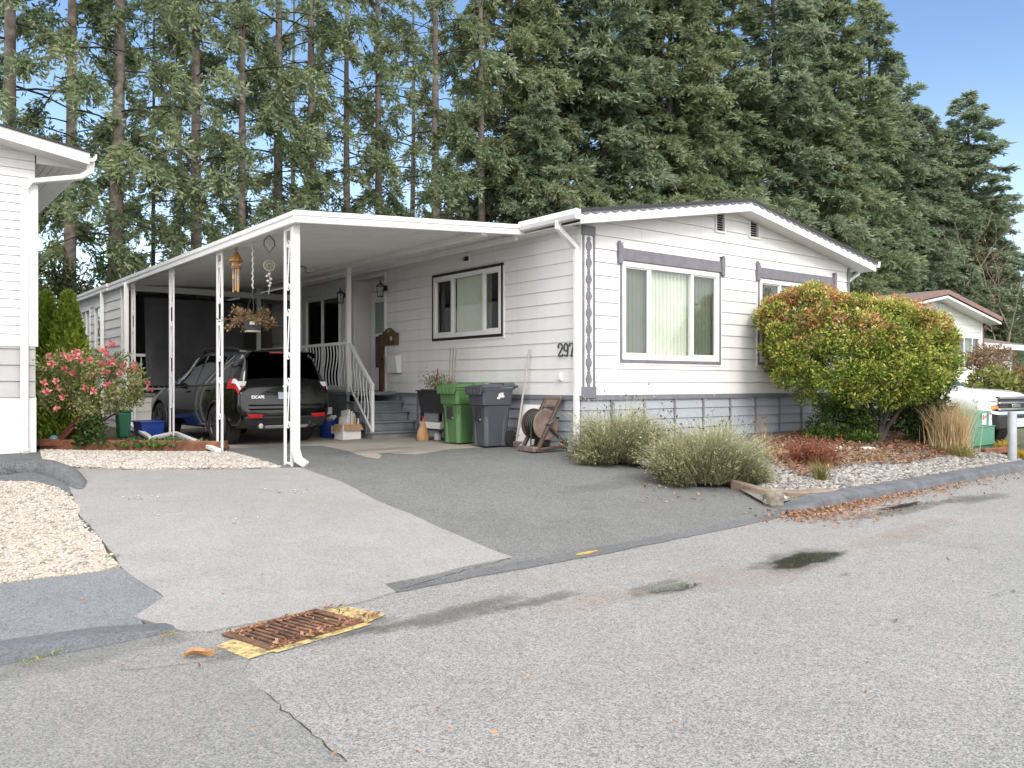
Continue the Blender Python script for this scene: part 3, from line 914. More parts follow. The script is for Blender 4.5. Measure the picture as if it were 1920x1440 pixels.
# coach lanterns on the side wall
def lantern(s, z):
    mb = MB(); 
    mb.lathe([(.0,-.03),(.055,-.03),(.06,-.01),(.03,.0)],12,(-.03,s,z+.02),'x')
    mb.tube([(-.03,s,z+.02),(-.09,s,z+.05),(-.15,s,z+.09),(-.17,s,z+.13)],.014,6)
    mb.lathe([(.005,.21),(.02,.19),(.012,.165),(.05,.13),(.085,.09),(.09,.075),(.075,.075)],8,(-.17,s,z-.03))
    mb.lathe([(.06,-.13),(.066,-.115),(.05,-.11)],8,(-.17,s,z-.03))
    for k in range(6):
        a=k*PI/3; mb.bar((-.17+.058*math.cos(a),s+.058*math.sin(a),z-.15),(-.17+.078*math.cos(a),s+.078*math.sin(a),z+.05),.01,.01)
    l = mb.build('wall_lantern', W['black'], house)
    mb = MB(); mb.lathe([(.05,-.11),(.072,.07)],6,(-.17,s,z-.03)); mb.build('lantern_glass', W['glass'], l)
    mb = MB(); mb.lathe([(.014,-.1),(.014,.0),(.006,.04)],8,(-.17,s,z-.03)); mb.build('candle_tube', W['feather'], l)
lantern(5.72,3.30); lantern(7.46,3.30)

# ------------------------------------------------------------------ carport
cp = thing('carport','open white metal carport with scroll posts over the driveway','carport', (HX,HY,0), HA)
CX0, CX1, CY0, CY1 = -4.06, -.34, .95, 14.6
def cz(x): return 3.60 + (3.845-3.60)*(x-CX0)/(CX1-CX0)
mb = MB()     # ribbed pan roof, ribs across
rows0=[];rows1=[]; y=CY0+.04; pat=[(0,0),(.012,.035),(.035,.035),(.047,0),(.10,0),(.104,-.02),(.113,-.02),(.118,0)]
xs=(CX0+.03,CX1-.02)
while y<CY1:
    for dy,dz in pat:
        if y+dy>CY1: break
        rows0.append((xs[0],y+dy,cz(xs[0])-.10+dz)); rows1.append((xs[1],y+dy,cz(xs[1])-.10+dz))
    y+=.165
up=[(p[0],p[1],p[2]+.004) for p in rows0]; up1=[(p[0],p[1],p[2]+.004) for p in rows1]
mb.grid([rows0,rows1]); mb.grid([up,up1])
mb.build('roof', W['pan'], cp, fix=False)
def fascia_prof(sg): return [(0,-.16),(-.03,-.16),(-.038,-.15),(-.038,-.105),(-.028,-.10),(-.028,-.07),(-.044,-.062),(-.044,-.005),(-.03,0),(0,0)]
mb = MB()      # outer fascia gutter (along the posts), front and back fascia
fp=[(CX0+.03+p[0], 3.60+p[1]) for p in fascia_prof(1)]
mb.prism(fp, CY0, 10.9,'y'); 
fp2=[(CX0+.03+p[0]*1.5, 3.607+p[1]) for p in fascia_prof(1)]
mb.prism(fp2, 10.9, CY1,'y')
for yy,sg in ((CY0,1),(CY1,-1)):
    pr=fascia_prof(1)
    a=[(CX0-.012,yy+sg*(p[0]),cz(CX0)+p[1]) for p in pr]; b=[(CX1,yy+sg*(p[0]),cz(CX1)+p[1]) for p in pr]
    n=len(pr); mb.add(a+b,[tuple(range(n-1,-1,-1)),tuple(range(n,2*n))]+[(i,(i+1)%n,n+(i+1)%n,n+i) for i in range(n)])
mb.build('fascia', W['white'], cp)
mb = MB()
mb.bar((-1.05,CY0+.03,3.655),(-1.05,9.9,3.655),.10,.09)
mb.bar((-3.97,CY0+.06,3.478),(-3.97,9.9,3.478),.08,.05)
mb.bar((-.38,CY0+.1,3.66),(-.38,9.9,3.66),.05,.08)
mb.bar((-3.9,9.96,3.45),(-.06,9.96,3.45),.10,.13)
mb.build('beam', W['white'], cp, bevel=.004)
def scroll(mb, x, y0, y1, z0, z1):
    """an S of bent flat bar between the uprights"""
    ym=(y0+y1)/2; r=(y1-y0)*.36; pts=[]
    for i in range(16):
        a=R(-200+ i*23); rr=r*(.35+.65*i/15)
        pts.append((x, ym+rr*math.cos(a)*.8, z1-r-.02+rr*math.sin(a)))
    pts2=[(x, 2*ym-p[1], z0+z1-p[2]) for p in reversed(pts)]
    mb.tube(pts+pts2, .009, 5)
for k in range(4):
    y = (1.32,3.95,6.47,9.11)[k]; gz = g(*H(-3.97,y)[:2])
    if k>=2: gz += .10
    mb = MB(); x=-3.97
    mb.box(x-.013,x+.013,y-.125,y-.075,gz,3.47); mb.box(x-.013,x+.013,y+.085,y+.135,gz,3.47); mb.box(x-.012,x+.012,y-.075,y+.085,3.40,3.47)
    if k<3: mb.box(x-.012,x+.012,y-.075,y+.085,gz+.02,gz+.05)
    p = mb.build('post', W['white'], cp, bevel=.004)
    mb = MB(); z=gz+.35
    for q in range(3): scroll(mb, x, y-.075, y+.085, z+.12+q*.9, z+.82+q*.9)
    mb.build('scrollwork', W['white'], p, smooth=60)
for yy in (5.36,7.62,9.88):
    mb = MB(); mb.box(-1.09,-1.01,yy-.04,yy+.04,1.25,3.61); mb.build('post', W['white'], cp, bevel=.004)
# downspouts: one on the front post with a kicked-out foot, one lying along the posts
gz=g(*H(-3.97,1.2)[:2])
mb = MB(); pipe_path(mb,[(-3.96,1.13,3.46),(-3.96,1.13,gz+.22),(-3.935,1.10,gz+.10),(-3.875,1.03,gz+.045)],.105,.085); mb.build('downspout', W['white'], cp, bevel=.015)
mb = MB(); pipe_path(mb,[(-4.06,9.30,3.45),(-4.06,9.30,.62)],.09,.07); mb.build('downspout', W['white'], cp, bevel=.012)
q=[toH(G(*p,.05)) for p in ((283,826),(328,819),(409,845))]
pp=[(-4.06,9.30,.62)]+[(a[0],a[1],zz) for a,zz in zip(q,(.46,.50,.40))]
mb = MB(); pipe_path(mb, pp, .085,.065); mb.build('drain_pipe', W['white'], cp, bevel=.012)
mb = MB(); mb.tube([(-3.96,1.45,3.0),(-3.86,1.42,2.985),(-3.72,1.40,2.96),(-3.66,1.40,2.93)],.012,6); mb.box(-3.70,-3.62,1.36,1.44,2.89,2.95)
mb.build('spotlight', W['black'], cp)

# ------------------------------------------------------------------ porch: deck, steps, railing
po = thing('porch','grey timber porch deck with steps and white wavy railing beside the front door','porch', (HX,HY,0), HA)
DY=5.32
mb = MB(); mb.box(-1.12,-.035,DY,9.98,1.19,1.25); 
mb.build('deck', W['stepgrey'], po, bevel=.006)
mb = MB()
for i,z in enumerate((.36,.54,.72,.90,1.06)):
    z1=min(z+.175,1.19)
    mb.hexa([(-1.10,DY+.02,z),(-1.04,DY+.02,z),(-1.04,9.9,z),(-1.10,9.9,z)],[(-1.085,DY+.02,z1),(-1.04,DY+.02,z1),(-1.04,9.9,z1),(-1.085,9.9,z1)])
mb.build('deck_skirt', W['stepgrey'], po)
rise=.18; run=.225; z0=.35
for k in range(4):
    yy=DY-run*(4-k); zt=1.25-rise*(4-k)
    mb = MB()
    mb.box(-1.06,-.05,yy,DY-.005-k*.002,zt-rise+ .0,zt-.035) if k==0 else mb.box(-1.06,-.05,yy,DY-.005-k*.002,zt-rise+.001,zt-.035)
    mb.box(-1.10,-.03,yy-.03,yy+run+.01,zt-.034,zt)
    mb.build('step', W['stepgrey'], po, bevel=.005)
def railing(p0,p1,h,posts,n,name='railing',bulge=.05):
    p0=Vector(p0);p1=Vector(p1);up=Vector((0,0,1))
    mb = MB(); mb.bar(p0+up*h,p1+up*h,.05,.055); mb.bar(p0+up*.10,p1+up*.10,.035,.03)
    for q,zz in posts: mb.bar(Vector(q),Vector(q)+up*zz,.05,.05,up=(0,1,0))
    r = mb.build(name, W['white'], po, bevel=.004)
    d=(p1-p0).normalized(); dh=Vector((d.x,d.y,0)).normalized()
    mb = MB()
    for i in range(n):
        t=(i+.5)/n; b=p0+(p1-p0)*t
        pts=[]
        for j in range(11):
            s=j/10; pts.append(b+up*(.10+(h-.10)*s)+dh*bulge*math.sin(s*2*PI))
        mb.tube(pts,.011,5,cap=False)
    mb.build('baluster', W['white'], r, smooth=60)
railing((-1.05,DY+.1,1.25),(-1.05,9.8,1.25),.93,[],33)
railing((-1.05,DY+.0,1.25),(-1.05,DY-.90,.44),.93,[((-1.05,DY-.90,.53),.88)],7,bulge=.035)

# ------------------------------------------------------------------ sunroom at the back of the carport
sr = thing('sunroom','white clad sunroom addition with tan blinds at the far end of the carport','sunroom', (HX,HY,0), HA)
SY0, SY1 = 10.0, 14.5
MSo = MS.copy(); MSo.translation=(-3.98,0,0)
so_=[(-12.5,-11.84,2.2,3.22),(-13.95,-12.98,2.2,3.22)]
siding('outer_wall', W['siding'], sr, MSo, -SY1, -SY0, .42, 3.46, so_, course=.2, lap=.016)
for a in so_: window(sr, MSo, a[0],a[1],a[2],a[3], ((a[0]+a[1])/2,) if a[1]-a[0]>.8 else (), .05, W['white'], W['tan'], W['glass'], None, None, blind_dx=.2, sash=False)
Mf = Matrix.Translation((-3.92,SY0,0))
siding('front_wall', W['siding'], sr, Mf, 0.02, 3.9, .40, 1.14, course=.2, lap=.016)
mb = MB(); mb.box(-3.98,-.03,SY0-.05,SY1,1.14,1.20); mb.build('floor', W['stepgrey'], sr)
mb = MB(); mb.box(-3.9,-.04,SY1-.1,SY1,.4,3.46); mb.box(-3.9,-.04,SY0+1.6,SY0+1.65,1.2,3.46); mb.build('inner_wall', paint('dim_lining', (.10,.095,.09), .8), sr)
mb = MB(); mb.box(-4.01,-3.90,SY0-.06,SY0+.03,.40,3.46); mb.build('corner_board', W['white'], sr, bevel=.004)
mb = MB(); mb.box(-3.90,-3.74,SY0+.06,SY0+.10,1.2,3.40); mb.build('door_frame', W['brownwood'], sr)
mb = MB(); mb.bar((-3.9,SY0-.02,2.02),(-1.2,SY0-.02,2.02),.05,.06,up=(0,0,1)); mb.bar((-3.9,SY0-.02,1.30),(-1.2,SY0-.02,1.30),.04,.04,up=(0,0,1))
rl = mb.build('railing', W['white'], sr)
mb = MB()
for i in range(22): mb.box(-3.84+i*.12-.01,-3.84+i*.12+.01,SY0-.03,SY0-.01,1.3,2.0)
mb.build('baluster', W['white'], rl)
mb = MB(); pipe_path(mb,[(-4.06,11.45,3.47),(-4.06,11.45,.5)],.08,.06); mb.build('downspout', W['white'], sr, bevel=.012)
# charcoal roll-down shade
mb = MB(); rows=[]
for j in range(14):
    z=3.26-(3.26-1.36)*j/13; row=[]
    for i in range(26):
        x=-3.57+(2.15)*i/25+.05*(j/13)*(1 if i<2 else 0)
        row.append((x, SY0-.14+.012*math.sin(i*.9+j*.35)+.01*math.sin(j*.8), z))
    rows.append(row)
mb.grid(rows)
sh = thing('sun_shade','charcoal cloth sun shade hanging from the sunroom header','shade',(HX,HY,0),HA)
mb.build('cloth', W['shade'], sh, fix=False, smooth=80)
mb = MB(); mb.tube([(-3.62,SY0-.14,3.275),(-1.38,SY0-.14,3.275)],.022,8); 
for x in (-3.45,-2.5,-1.55): mb.tube([(x,SY0-.14,3.28),(x,SY0-.08,3.40)],.006,5)
mb.build('roller', W['black'], sh)
# ------------------------------------------------------------------ vehicles
def catmull(tab, xs):
    """tab: rows (x, v1, v2...) -> rows at xs, smooth through the rows"""
    T = np.array(tab, float); out = []
    X = T[:,0]
    m = np.gradient(T[:,1:], X, axis=0)
    for x in xs:
        i = int(np.clip(np.searchsorted(X, x)-1, 0, len(X)-2))
        h = X[i+1]-X[i]; t = (x-X[i])/h
        # limited tangents keep it from overshooting
        d = (T[i+1,1:]-T[i,1:])/h
        a = np.where(m[i]*d>0, np.sign(d)*np.minimum(np.abs(m[i]),2.5*np.abs(d)), 0)
        b = np.where(m[i+1]*d>0, np.sign(d)*np.minimum(np.abs(m[i+1]),2.5*np.abs(d)), 0)
        v = (2*t**3-3*t**2+1)*T[i,1:]+(t**3-2*t**2+t)*h*a+(-2*t**3+3*t**2)*T[i+1,1:]+(t**3-t**2)*h*b
        out.append([x]+list(v))
    return out

class Loft:
    """half section from the sill up to the roof centre, mirrored"""
    def __init__(s, tab, nx, sect):
        xs = np.linspace(tab[0][0], tab[-1][0], nx)
        xs = sorted(set(list(np.round(xs,4)) + [r[0] for r in tab]))
        s.rows = catmull(tab, xs); s.xs = [r[0] for r in s.rows]; s.sect = sect
        s.S = [sect(*r[1:]) for r in s.rows]
    def pt(s, x, v, side=1, off=0.0):
        i = int(np.clip(np.searchsorted(s.xs, x)-1, 0, len(s.xs)-2))
        t = (x-s.xs[i])/(s.xs[i+1]-s.xs[i])
        def P(sec):
            k = int(min(max(math.floor(v),0),len(sec)-2)); f = v-k
            a, b = sec[k], sec[k+1]
            return (a[0]+(b[0]-a[0])*f, a[1]+(b[1]-a[1])*f)
        a, b = P(s.S[i]), P(s.S[i+1])
        y, z = a[0]+(b[0]-a[0])*t, a[1]+(b[1]-a[1])*t
        p = Vector((x, side*y, z))
        if off:
            e = 0.03
            u = s.pt(min(x+e,s.xs[-1]), v, side)-s.pt(max(x-e,s.xs[0]), v, side)
            w = s.pt(x, min(v+.15,len(s.S[0])-1), side)-s.pt(x, max(v-.15,0), side)
            n = u.cross(w)*side
            if n.length>1e-9: n.normalize(); 
            if n.y*side < -.01 or (abs(n.y)<.2 and n.z<-.3): n=-n
            p += n*off
        return p
    def body(s):
        mb = MB(); rows = []
        for x, sec in zip(s.xs, s.S):
            rows.append([(x, y, z) for y, z in sec] + [(x, -y, z) for y, z in reversed(sec[:-1])])
        mb.grid(rows, closed_u=True)
        n = len(rows[0]); k = len(rows)
        mb.f.append(tuple(range(n))); mb.f.append(tuple(range((k-1)*n,k*n)))
        return mb

def boolean_cut(o, cutters):
    for c in cutters:
        m = o.modifiers.new('cut','BOOLEAN'); m.operation='DIFFERENCE'; m.object=c; m.solver='EXACT'
    bpy.context.view_layer.update()
    dg = bpy.context.evaluated_depsgraph_get()
    me = bpy.data.meshes.new_from_object(o.evaluated_get(dg))
    mat = o.data.materials[0]
    o.modifiers.clear(); old=o.data; o.data = me
    me.materials.clear(); me.materials.append(mat)
    me.shade_smooth(); me.set_sharp_from_angle(angle=R(32))
    for c in cutters: bpy.data.objects.remove(c)

def wheel(parent, x, y, r, w, rimmat, side, spokes=5, name='wheel', hub=None):
    e = MB()
    prof=[(r*.66,-w/2),(r*.9,-w/2),(r*.97,-w*.42),(r,-w*.3),(r,w*.3),(r*.97,w*.42),(r*.9,w/2),(r*.66,w/2),(r*.64,0)]
    e.lathe(prof,28,(0,0,0),'y')
    o = e.build(name, W['tyre'], parent, smooth=40); o.location=(x,y,r)
    m = MB(); q=side
    m.lathe([(r*.68,-w*.3),(r*.68,w*.3)] ,28,(0,0,0),'y')
    m2 = MB()
    ring=[(r*.70,q*w*.40),(r*.70,q*w*.46),(r*.66,q*w*.47),(r*.63,q*w*.40)]
    m2.lathe(ring,28,(0,0,0),'y')
    for k in range(spokes):
        for dlt in (-.16,.16):
            a=2*PI*k/spokes+dlt*.6; b=2*PI*k/spokes+dlt
            m2.bar((r*.12*math.cos(a),q*w*.40,r*.12*math.sin(a)),(r*.66*math.cos(b),q*w*.42,r*.66*math.sin(b)),r*.09,w*.12,up=(0,1,0))
    m2.lathe([(.0,q*w*.36),(r*.17,q*w*.36),(r*.16,q*w*.46),(.0,q*w*.47)],14,(0,0,0),'y')
    rim = m2.build('rim', rimmat, o, smooth=35)
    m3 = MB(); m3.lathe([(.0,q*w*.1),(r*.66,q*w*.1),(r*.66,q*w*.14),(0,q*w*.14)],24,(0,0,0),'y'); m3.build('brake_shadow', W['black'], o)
    return o

def patch(loft, parent, name, mat, x0,x1,v0,v1, side, off=.006, n=8, m=5, xf=None, thick=.004):
    """a panel lying on the body; xf(u,w)->(x,v) shapes it"""
    rows=[]
    for i in range(n+1):
        row=[]
        for j in range(m+1):
            u=i/n; w_=j/m
            if xf: x,v=xf(u,w_)
            else: x,v=x0+(x1-x0)*u, v0+(v1-v0)*w_
            row.append(tuple(loft.pt(x,v,side,off)))
        rows.append(row)
    mb=MB(); mb.grid(rows)
    return mb.build(name, mat, parent, smooth=60, fix=False)

# --- the black SUV: X forward, rear axle at the origin
def suv_sect(zb, ws, wm, zbelt, wb, zr, wr):
    zm = zb+(zbelt-zb)*.55
    return [(0,zb),(ws*.8,zb),(ws,zb+.05),(wm*.985,zb+(zm-zb)*.55),(wm,zm),(wm*.985,zm+(zbelt-zm)*.6),(wb,zbelt),
            (wb+(wr-wb)*.5+.012, zbelt+(zr-.07-zbelt)*.5),(wr,zr-.055),(wr-.05,zr-.018),(wr*.62,zr-.004),(0,zr)]
suv_tab=[ # x, zb, ws, wm, zbelt, wb, zroof, wroof
 (-.955,.46,.68,.74,.60,.70,.74,.60),
 (-.93,.42,.76,.83,.72,.80,.82,.72),
 (-.90,.40,.80,.87,.86,.84,.98,.74),
 (-.84,.37,.82,.90,.98,.86,1.12,.74),
 (-.775,.34,.84,.912,1.045,.87,1.33,.715),
 (-.69,.30,.85,.918,1.055,.875,1.50,.68),
 (-.54,.28,.86,.92,1.05,.875,1.61,.65),
 (0,.26,.86,.92,1.035,.88,1.645,.635),
 (.8,.25,.86,.918,1.01,.88,1.665,.63),
 (1.35,.25,.86,.915,.995,.88,1.635,.625),
 (1.75,.25,.86,.915,.985,.875,1.50,.63),
 (2.15,.25,.86,.915,.975,.865,1.28,.67),
 (2.5,.25,.86,.91,.955,.85,1.06,.72),
 (3.0,.26,.85,.90,.90,.80,1.00,.68),
 (3.35,.28,.80,.84,.82,.72,.92,.60),
 (3.55,.34,.66,.70,.68,.60,.78,.50)]
P_rear = H(-2.80,5.2)
heading = HA + R(90) + R(4)
suv = thing('parked_suv','shiny black compact SUV parked nose-in under the carport','SUV',(P_rear.x,P_rear.y,g(P_rear.x,P_rear.y)+.010),heading)
suv.scale=(.98,.93,.97)
SL = Loft(suv_tab, 52, suv_sect)
body = SL.body().build('body', W['carpaint'], suv, smooth=32)
cut=[]
for xw in (0,2.69):
    for sd in (-1,1):
        c=MB(); c.lathe([(.395,-.2),(.395,.2)],32,(xw,sd*.86,.34),'y'); cut.append(c.build('cutter',None))
        cut[-1].parent=suv
boolean_cut(body, cut)
for xw in (0,2.69):
    for sd in (-1,1):
        wheel(suv, xw, sd*.80, .345, .225, paint('dark_alloy',(.10,.10,.105),.3,.05,8,metal=.8), sd)
        a=MB(); pts=[]
        for k in range(17):
            t_=R(-18+216*k/16); pts.append((xw+.41*math.cos(t_), sd*.905, .34+.41*math.sin(t_)))
        a.tube(pts,.022,6); a.build('wheel_arch', W['blackplastic'], suv, smooth=60)
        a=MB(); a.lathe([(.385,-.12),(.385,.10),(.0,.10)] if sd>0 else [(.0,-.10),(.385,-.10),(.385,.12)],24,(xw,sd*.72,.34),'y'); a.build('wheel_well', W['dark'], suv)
for sd in (1,-1):
    # side glass: rear quarter, rear door, front door
    for (xa,xb,xc,xd) in ((-.42,-.02,-.30,-.04),(.03,.88,.02,.84),(.95,1.95,.92,1.42)):
        patch(SL,suv,'side_window',W['carglass'],0,0,0,0,sd,.004,8,4,xf=lambda u,w_,xa=xa,xb=xb,xc=xc,xd=xd:((xa+(xb-xa)*u)*(1-w_)+(xc+(xd-xc)*u)*w_, 6.1+w_*1.75))
    # brightwork under the glass and door seams
    mb=MB(); mb.tube([tuple(SL.pt(x,6.0,sd,.008)) for x in np.linspace(-.45,2.0,20)],.008,5); mb.build('belt_moulding',W['black'],suv)
    mb=MB()
    for x in (.0,.92,1.98): mb.tube([tuple(SL.pt(x,v,sd,.001)) for v in np.linspace(2.4,6,12)],.006,4)
    mb.build('door_seam',W['dark'],suv)
    for x in (.28,1.15):
        mb=MB(); mb.tube([tuple(SL.pt(x+q,5.3,sd,.03-.025*(abs(q-.1)>.09))) for q in (0,.03,.1,.17,.2)],.014,6); mb.build('door_handle',W['carpaint'],suv,smooth=60)
    # mirror
    mb=MB(); c=SL.pt(1.78,6.4,sd)
    mb.hexa([(1.74,sd*.90,1.0),(1.86,sd*.90,1.0),(1.84,sd*1.06,1.01),(1.76,sd*1.06,1.01)],[(1.74,sd*.90,1.13),(1.86,sd*.89,1.12),(1.82,sd*1.06,1.15),(1.76,sd*1.06,1.16)])
    mb.build('mirror',W['carpaint'],suv,bevel=.025,seg=3)
    # roof rail
    mb=MB(); mb.tube([(-.35,sd*.575,1.585),(-.25,sd*.575,1.655),(.2,sd*.575,1.69),(.8,sd*.575,1.70),(1.2,sd*.57,1.685),(1.32,sd*.565,1.64)],.017,6); mb.build('roof_rail',W['black'],suv,smooth=60)
    # tail lamp: wraps the corner; clear band over red
    def tl(u,w_,v0,v1,xa,xb):
        return xa+(xb-xa)*u, v0+(v1-v0)*w_
    patch(SL,suv,'tail_lamp',W['redlamp'],0,0,0,0,sd,.012,10,5,xf=lambda u,w_:(-.872+(.42)*u, 5.35+w_*(1.25-.35*u)))
    tl_=patch(SL,suv,'tail_lamp',W['clearlamp'],0,0,0,0,sd,.018,8,3,xf=lambda u,w_:(-.868+.24*u, 5.98+w_*(.58-.25*u)))
    # back face of the lamp on the tailgate
    mb=MB(); mb.hexa([(-.885,sd*.50,.955),(-.872,sd*.80,.945),(-.85,sd*.80,.945),(-.86,sd*.50,.955)],[(-.868,sd*.46,1.01),(-.86,sd*.845,1.01),(-.82,sd*.845,1.01),(-.84,sd*.46,1.01)]); mb.build('tail_lamp',W['redlamp'],suv,bevel=.006)
    mb=MB(); mb.hexa([(-.868,sd*.46,1.01),(-.86,sd*.845,1.01),(-.82,sd*.845,1.01),(-.84,sd*.46,1.01)],[(-.845,sd*.42,1.085),(-.835,sd*.845,1.09),(-.79,sd*.845,1.09),(-.81,sd*.42,1.085)]); mb.build('tail_lamp',W['clearlamp'],suv,bevel=.006)
    # bumper reflector, exhaust
    mb=MB(); mb.hexa([(-.982,sd*.50,.465),(-.975,sd*.72,.472),(-.85,sd*.76,.472),(-.9,sd*.50,.465)],[(-.988,sd*.47,.53),(-.976,sd*.75,.54),(-.85,sd*.78,.54),(-.9,sd*.47,.53)]); mb.build('reflector',W['redlamp'],suv,bevel=.008)
    mb=MB(); mb.tube([(-.70,sd*.50,.33),(-.965,sd*.50,.335)],.052,14,cap=False); mb.tube([(-.9,sd*.50,.333),(-.95,sd*.50,.335)],.044,14); mb.build('exhaust_pipe',W['chrome'],suv,smooth=50)
# rear screen and spoiler
rows=[]
for i in range(9):
    w_=i/8; x=-.832+.165*w_; zz=None; row=[]
    for j in range(13):
        s_=(j/12)*2-1; half=.70-.10*w_
        y=s_*half
        # height of body at this x: follow the roof line with a little crown
        z=np.interp(x,[-.84,-.775,-.69,-.64],[1.12,1.33,1.50,1.54])+.012-.03*abs(s_)**3
        row.append((x-.012-.03*(1-abs(s_)**2)*0, y, z))
    rows.append(row)
mb=MB(); mb.grid(rows); mb.build('rear_window',W['carglass'],suv,smooth=60,fix=False)
mb=MB(); mb.hexa([(-.74,-.63,1.565),(-.74,.63,1.565),(-.35,.63,1.60),(-.35,-.63,1.60)],[(-.80,-.59,1.605),(-.80,.59,1.605),(-.35,.60,1.65),(-.35,-.60,1.65)]); sp=mb.build('spoiler',W['carpaint'],suv,bevel=.015,seg=3)
mb=MB(); mb.box(-.80,-.785,-.26,.26,1.578,1.598); mb.build('brake_lamp',W['redlamp'],sp)
for sd in (1,-1):
    mb=MB(); mb.hexa([(-.75,sd*.65,1.50),(-.66,sd*.65,1.50),(-.66,sd*.68,1.50),(-.75,sd*.68,1.50)],[(-.77,sd*.61,1.59),(-.64,sd*.61,1.60),(-.64,sd*.64,1.60),(-.77,sd*.64,1.59)]); mb.build('pillar_blade',W['carpaint'],suv)
# lower bumper, chrome strip, plate, tow skirt
mb=MB(); mb.hexa([(-.90,-.74,.30),(-.90,.74,.30),(-.5,.80,.28),(-.5,-.80,.28)],[(-.975,-.80,.50),(-.975,.80,.50),(-.6,.88,.50),(-.6,-.88,.50)]); 
mb.build('bumper',W['blackplastic'],suv,bevel=.04,seg=3)
mb=MB(); mb.hexa([(-.985,-.66,.60),(-.985,.66,.60),(-.9,.86,.60),(-.9,-.86,.60)],[(-.965,-.68,.70),(-.965,.68,.70),(-.88,.87,.72),(-.88,-.87,.72)]); mb.build('bumper',W['carpaint'],suv,bevel=.03,seg=3)
mb=MB(); mb.hexa([(-.93,-.40,.285),(-.93,.40,.285),(-.7,.40,.27),(-.7,-.40,.27)],[(-.968,-.42,.335),(-.968,.42,.335),(-.8,.42,.335),(-.8,-.42,.335)]); mb.build('skid_plate',W['galv'],suv,bevel=.01)
mb=MB(); mb.box(-.935,-.91,-.36,.36,.91,.93); mb.build('plate_garnish',W['black'],suv)
mb=MB(); mb.hexa([(-.942,-.16,.775),(-.942,.16,.775),(-.93,.16,.775),(-.93,-.16,.775)],[(-.918,-.16,.905),(-.918,.16,.905),(-.90,.16,.905),(-.90,-.16,.905)]); mb.build('licence_plate',paint('plate_white',(.55,.57,.66),.4,.15,60),suv)
mb=MB(); mb.hexa([(-.93,-.40,.76),(-.93,.40,.76),(-.86,.42,.76),(-.86,-.42,.76)],[(-.90,-.36,.93),(-.90,.36,.93),(-.86,.36,.93),(-.86,-.36,.93)]); mb.build('plate_recess',W['blackplastic'],suv)
def text_mesh(txt, size, depth=.002):
    cu=bpy.data.curves.new('lettering','FONT'); cu.body=txt; cu.size=size; cu.extrude=depth; cu.align_x='CENTER'
    o=bpy.data.objects.new('lettering',cu); COL.objects.link(o)
    bpy.context.view_layer.update(); dg=bpy.context.evaluated_depsgraph_get()
    me=bpy.data.meshes.new_from_object(o.evaluated_get(dg)); bpy.data.objects.remove(o)
    return me
def lettering(txt,size,mat,parent,loc,rot,depth=.002):
    me=text_mesh(txt,size,depth); me.materials.clear(); me.materials.append(mat)
    o=bpy.data.objects.new('lettering',me); link(o,parent); o.location=loc; o.rotation_euler=rot
    return o
lettering('ESCAPE',.07,W['chrome'],suv,(-.952,.56,.80),(R(80),0,R(-94)),.006)
mb=MB(); mb.lathe([(.0,0),(.045,.0),(.042,.012),(.0,.014)],20,(0,0,0),'x'); o=mb.build('badge',W['chrome'],suv,smooth=40); o.location=(-.90,0,1.0); o.scale=(-1,1.6,.75)

# --- the white pickup beyond the pieris: X forward
def pk_sect(zb, ws, wm, zbelt, wb, zr, wr):
    return [(0,zb),(ws*.85,zb),(ws,zb+.05),(wm,zb+(zbelt-zb)*.5),(wm,zb+(zbelt-zb)*.8),(wb,zbelt),(wb+(wr-wb)*.5,zbelt+(zr-zbelt)*.5),(wr,zr-.05),(wr-.08,zr-.01),(0,zr)]
pk_tab=[(-1.2,.5,.90,.98,1.12,.95,1.16,.93),(0,.45,.92,1.0,1.13,.96,1.17,.94),(.95,.42,.92,1.0,1.14,.96,1.18,.94),(1.0,.42,.92,1.0,1.14,.96,1.75,.72),
 (1.3,.42,.92,1.0,1.14,.96,1.88,.70),(2.2,.42,.92,1.0,1.13,.96,1.90,.70),(2.75,.42,.92,1.0,1.12,.96,1.60,.74),(3.25,.42,.92,1.0,1.11,.95,1.22,.82),(3.6,.42,.92,1.0,1.09,.94,1.19,.84),
 (4.2,.42,.90,.99,1.05,.92,1.14,.82),(4.43,.44,.88,.97,1.00,.90,1.07,.78),(4.50,.48,.82,.90,.94,.84,1.0,.72)]
pc = Vector((8.78,15.55,0)); pk_head = HA - R(90) - R(4)
ff = Vector((math.cos(pk_head), math.sin(pk_head),0)); rr_ = Vector((ff.y,-ff.x,0))
pcen = pc - ff*4.55 - rr_*.95
truck = thing('pickup_truck','white pickup truck with chrome and black grille parked behind the transformer box','pickup truck',(pcen.x,pcen.y,.13),pk_head)
PL = Loft(pk_tab, 44, pk_sect)
tb = PL.body().build('body',W['truckpaint'],truck,smooth=32)
cut=[]
for xw in (0.0,3.62):
    for sd in (-1,1):
        c=MB(); c.lathe([(.46,-.25),(.46,.25)],32,(xw,sd*.92,.42),'y'); cut.append(c.build('cutter',None)); cut[-1].parent=truck
boolean_cut(tb,cut)
for xw in (0.0,3.62):
    for sd in (-1,1):
        wheel(truck,xw,sd*.86,.40,.26,W['chrome'],sd,6)
        a=MB(); a.lathe([(.45,-.2),(.45,.2)],24,(xw,sd*.70,.42),'y'); a.build('wheel_well',W['dark'],truck)
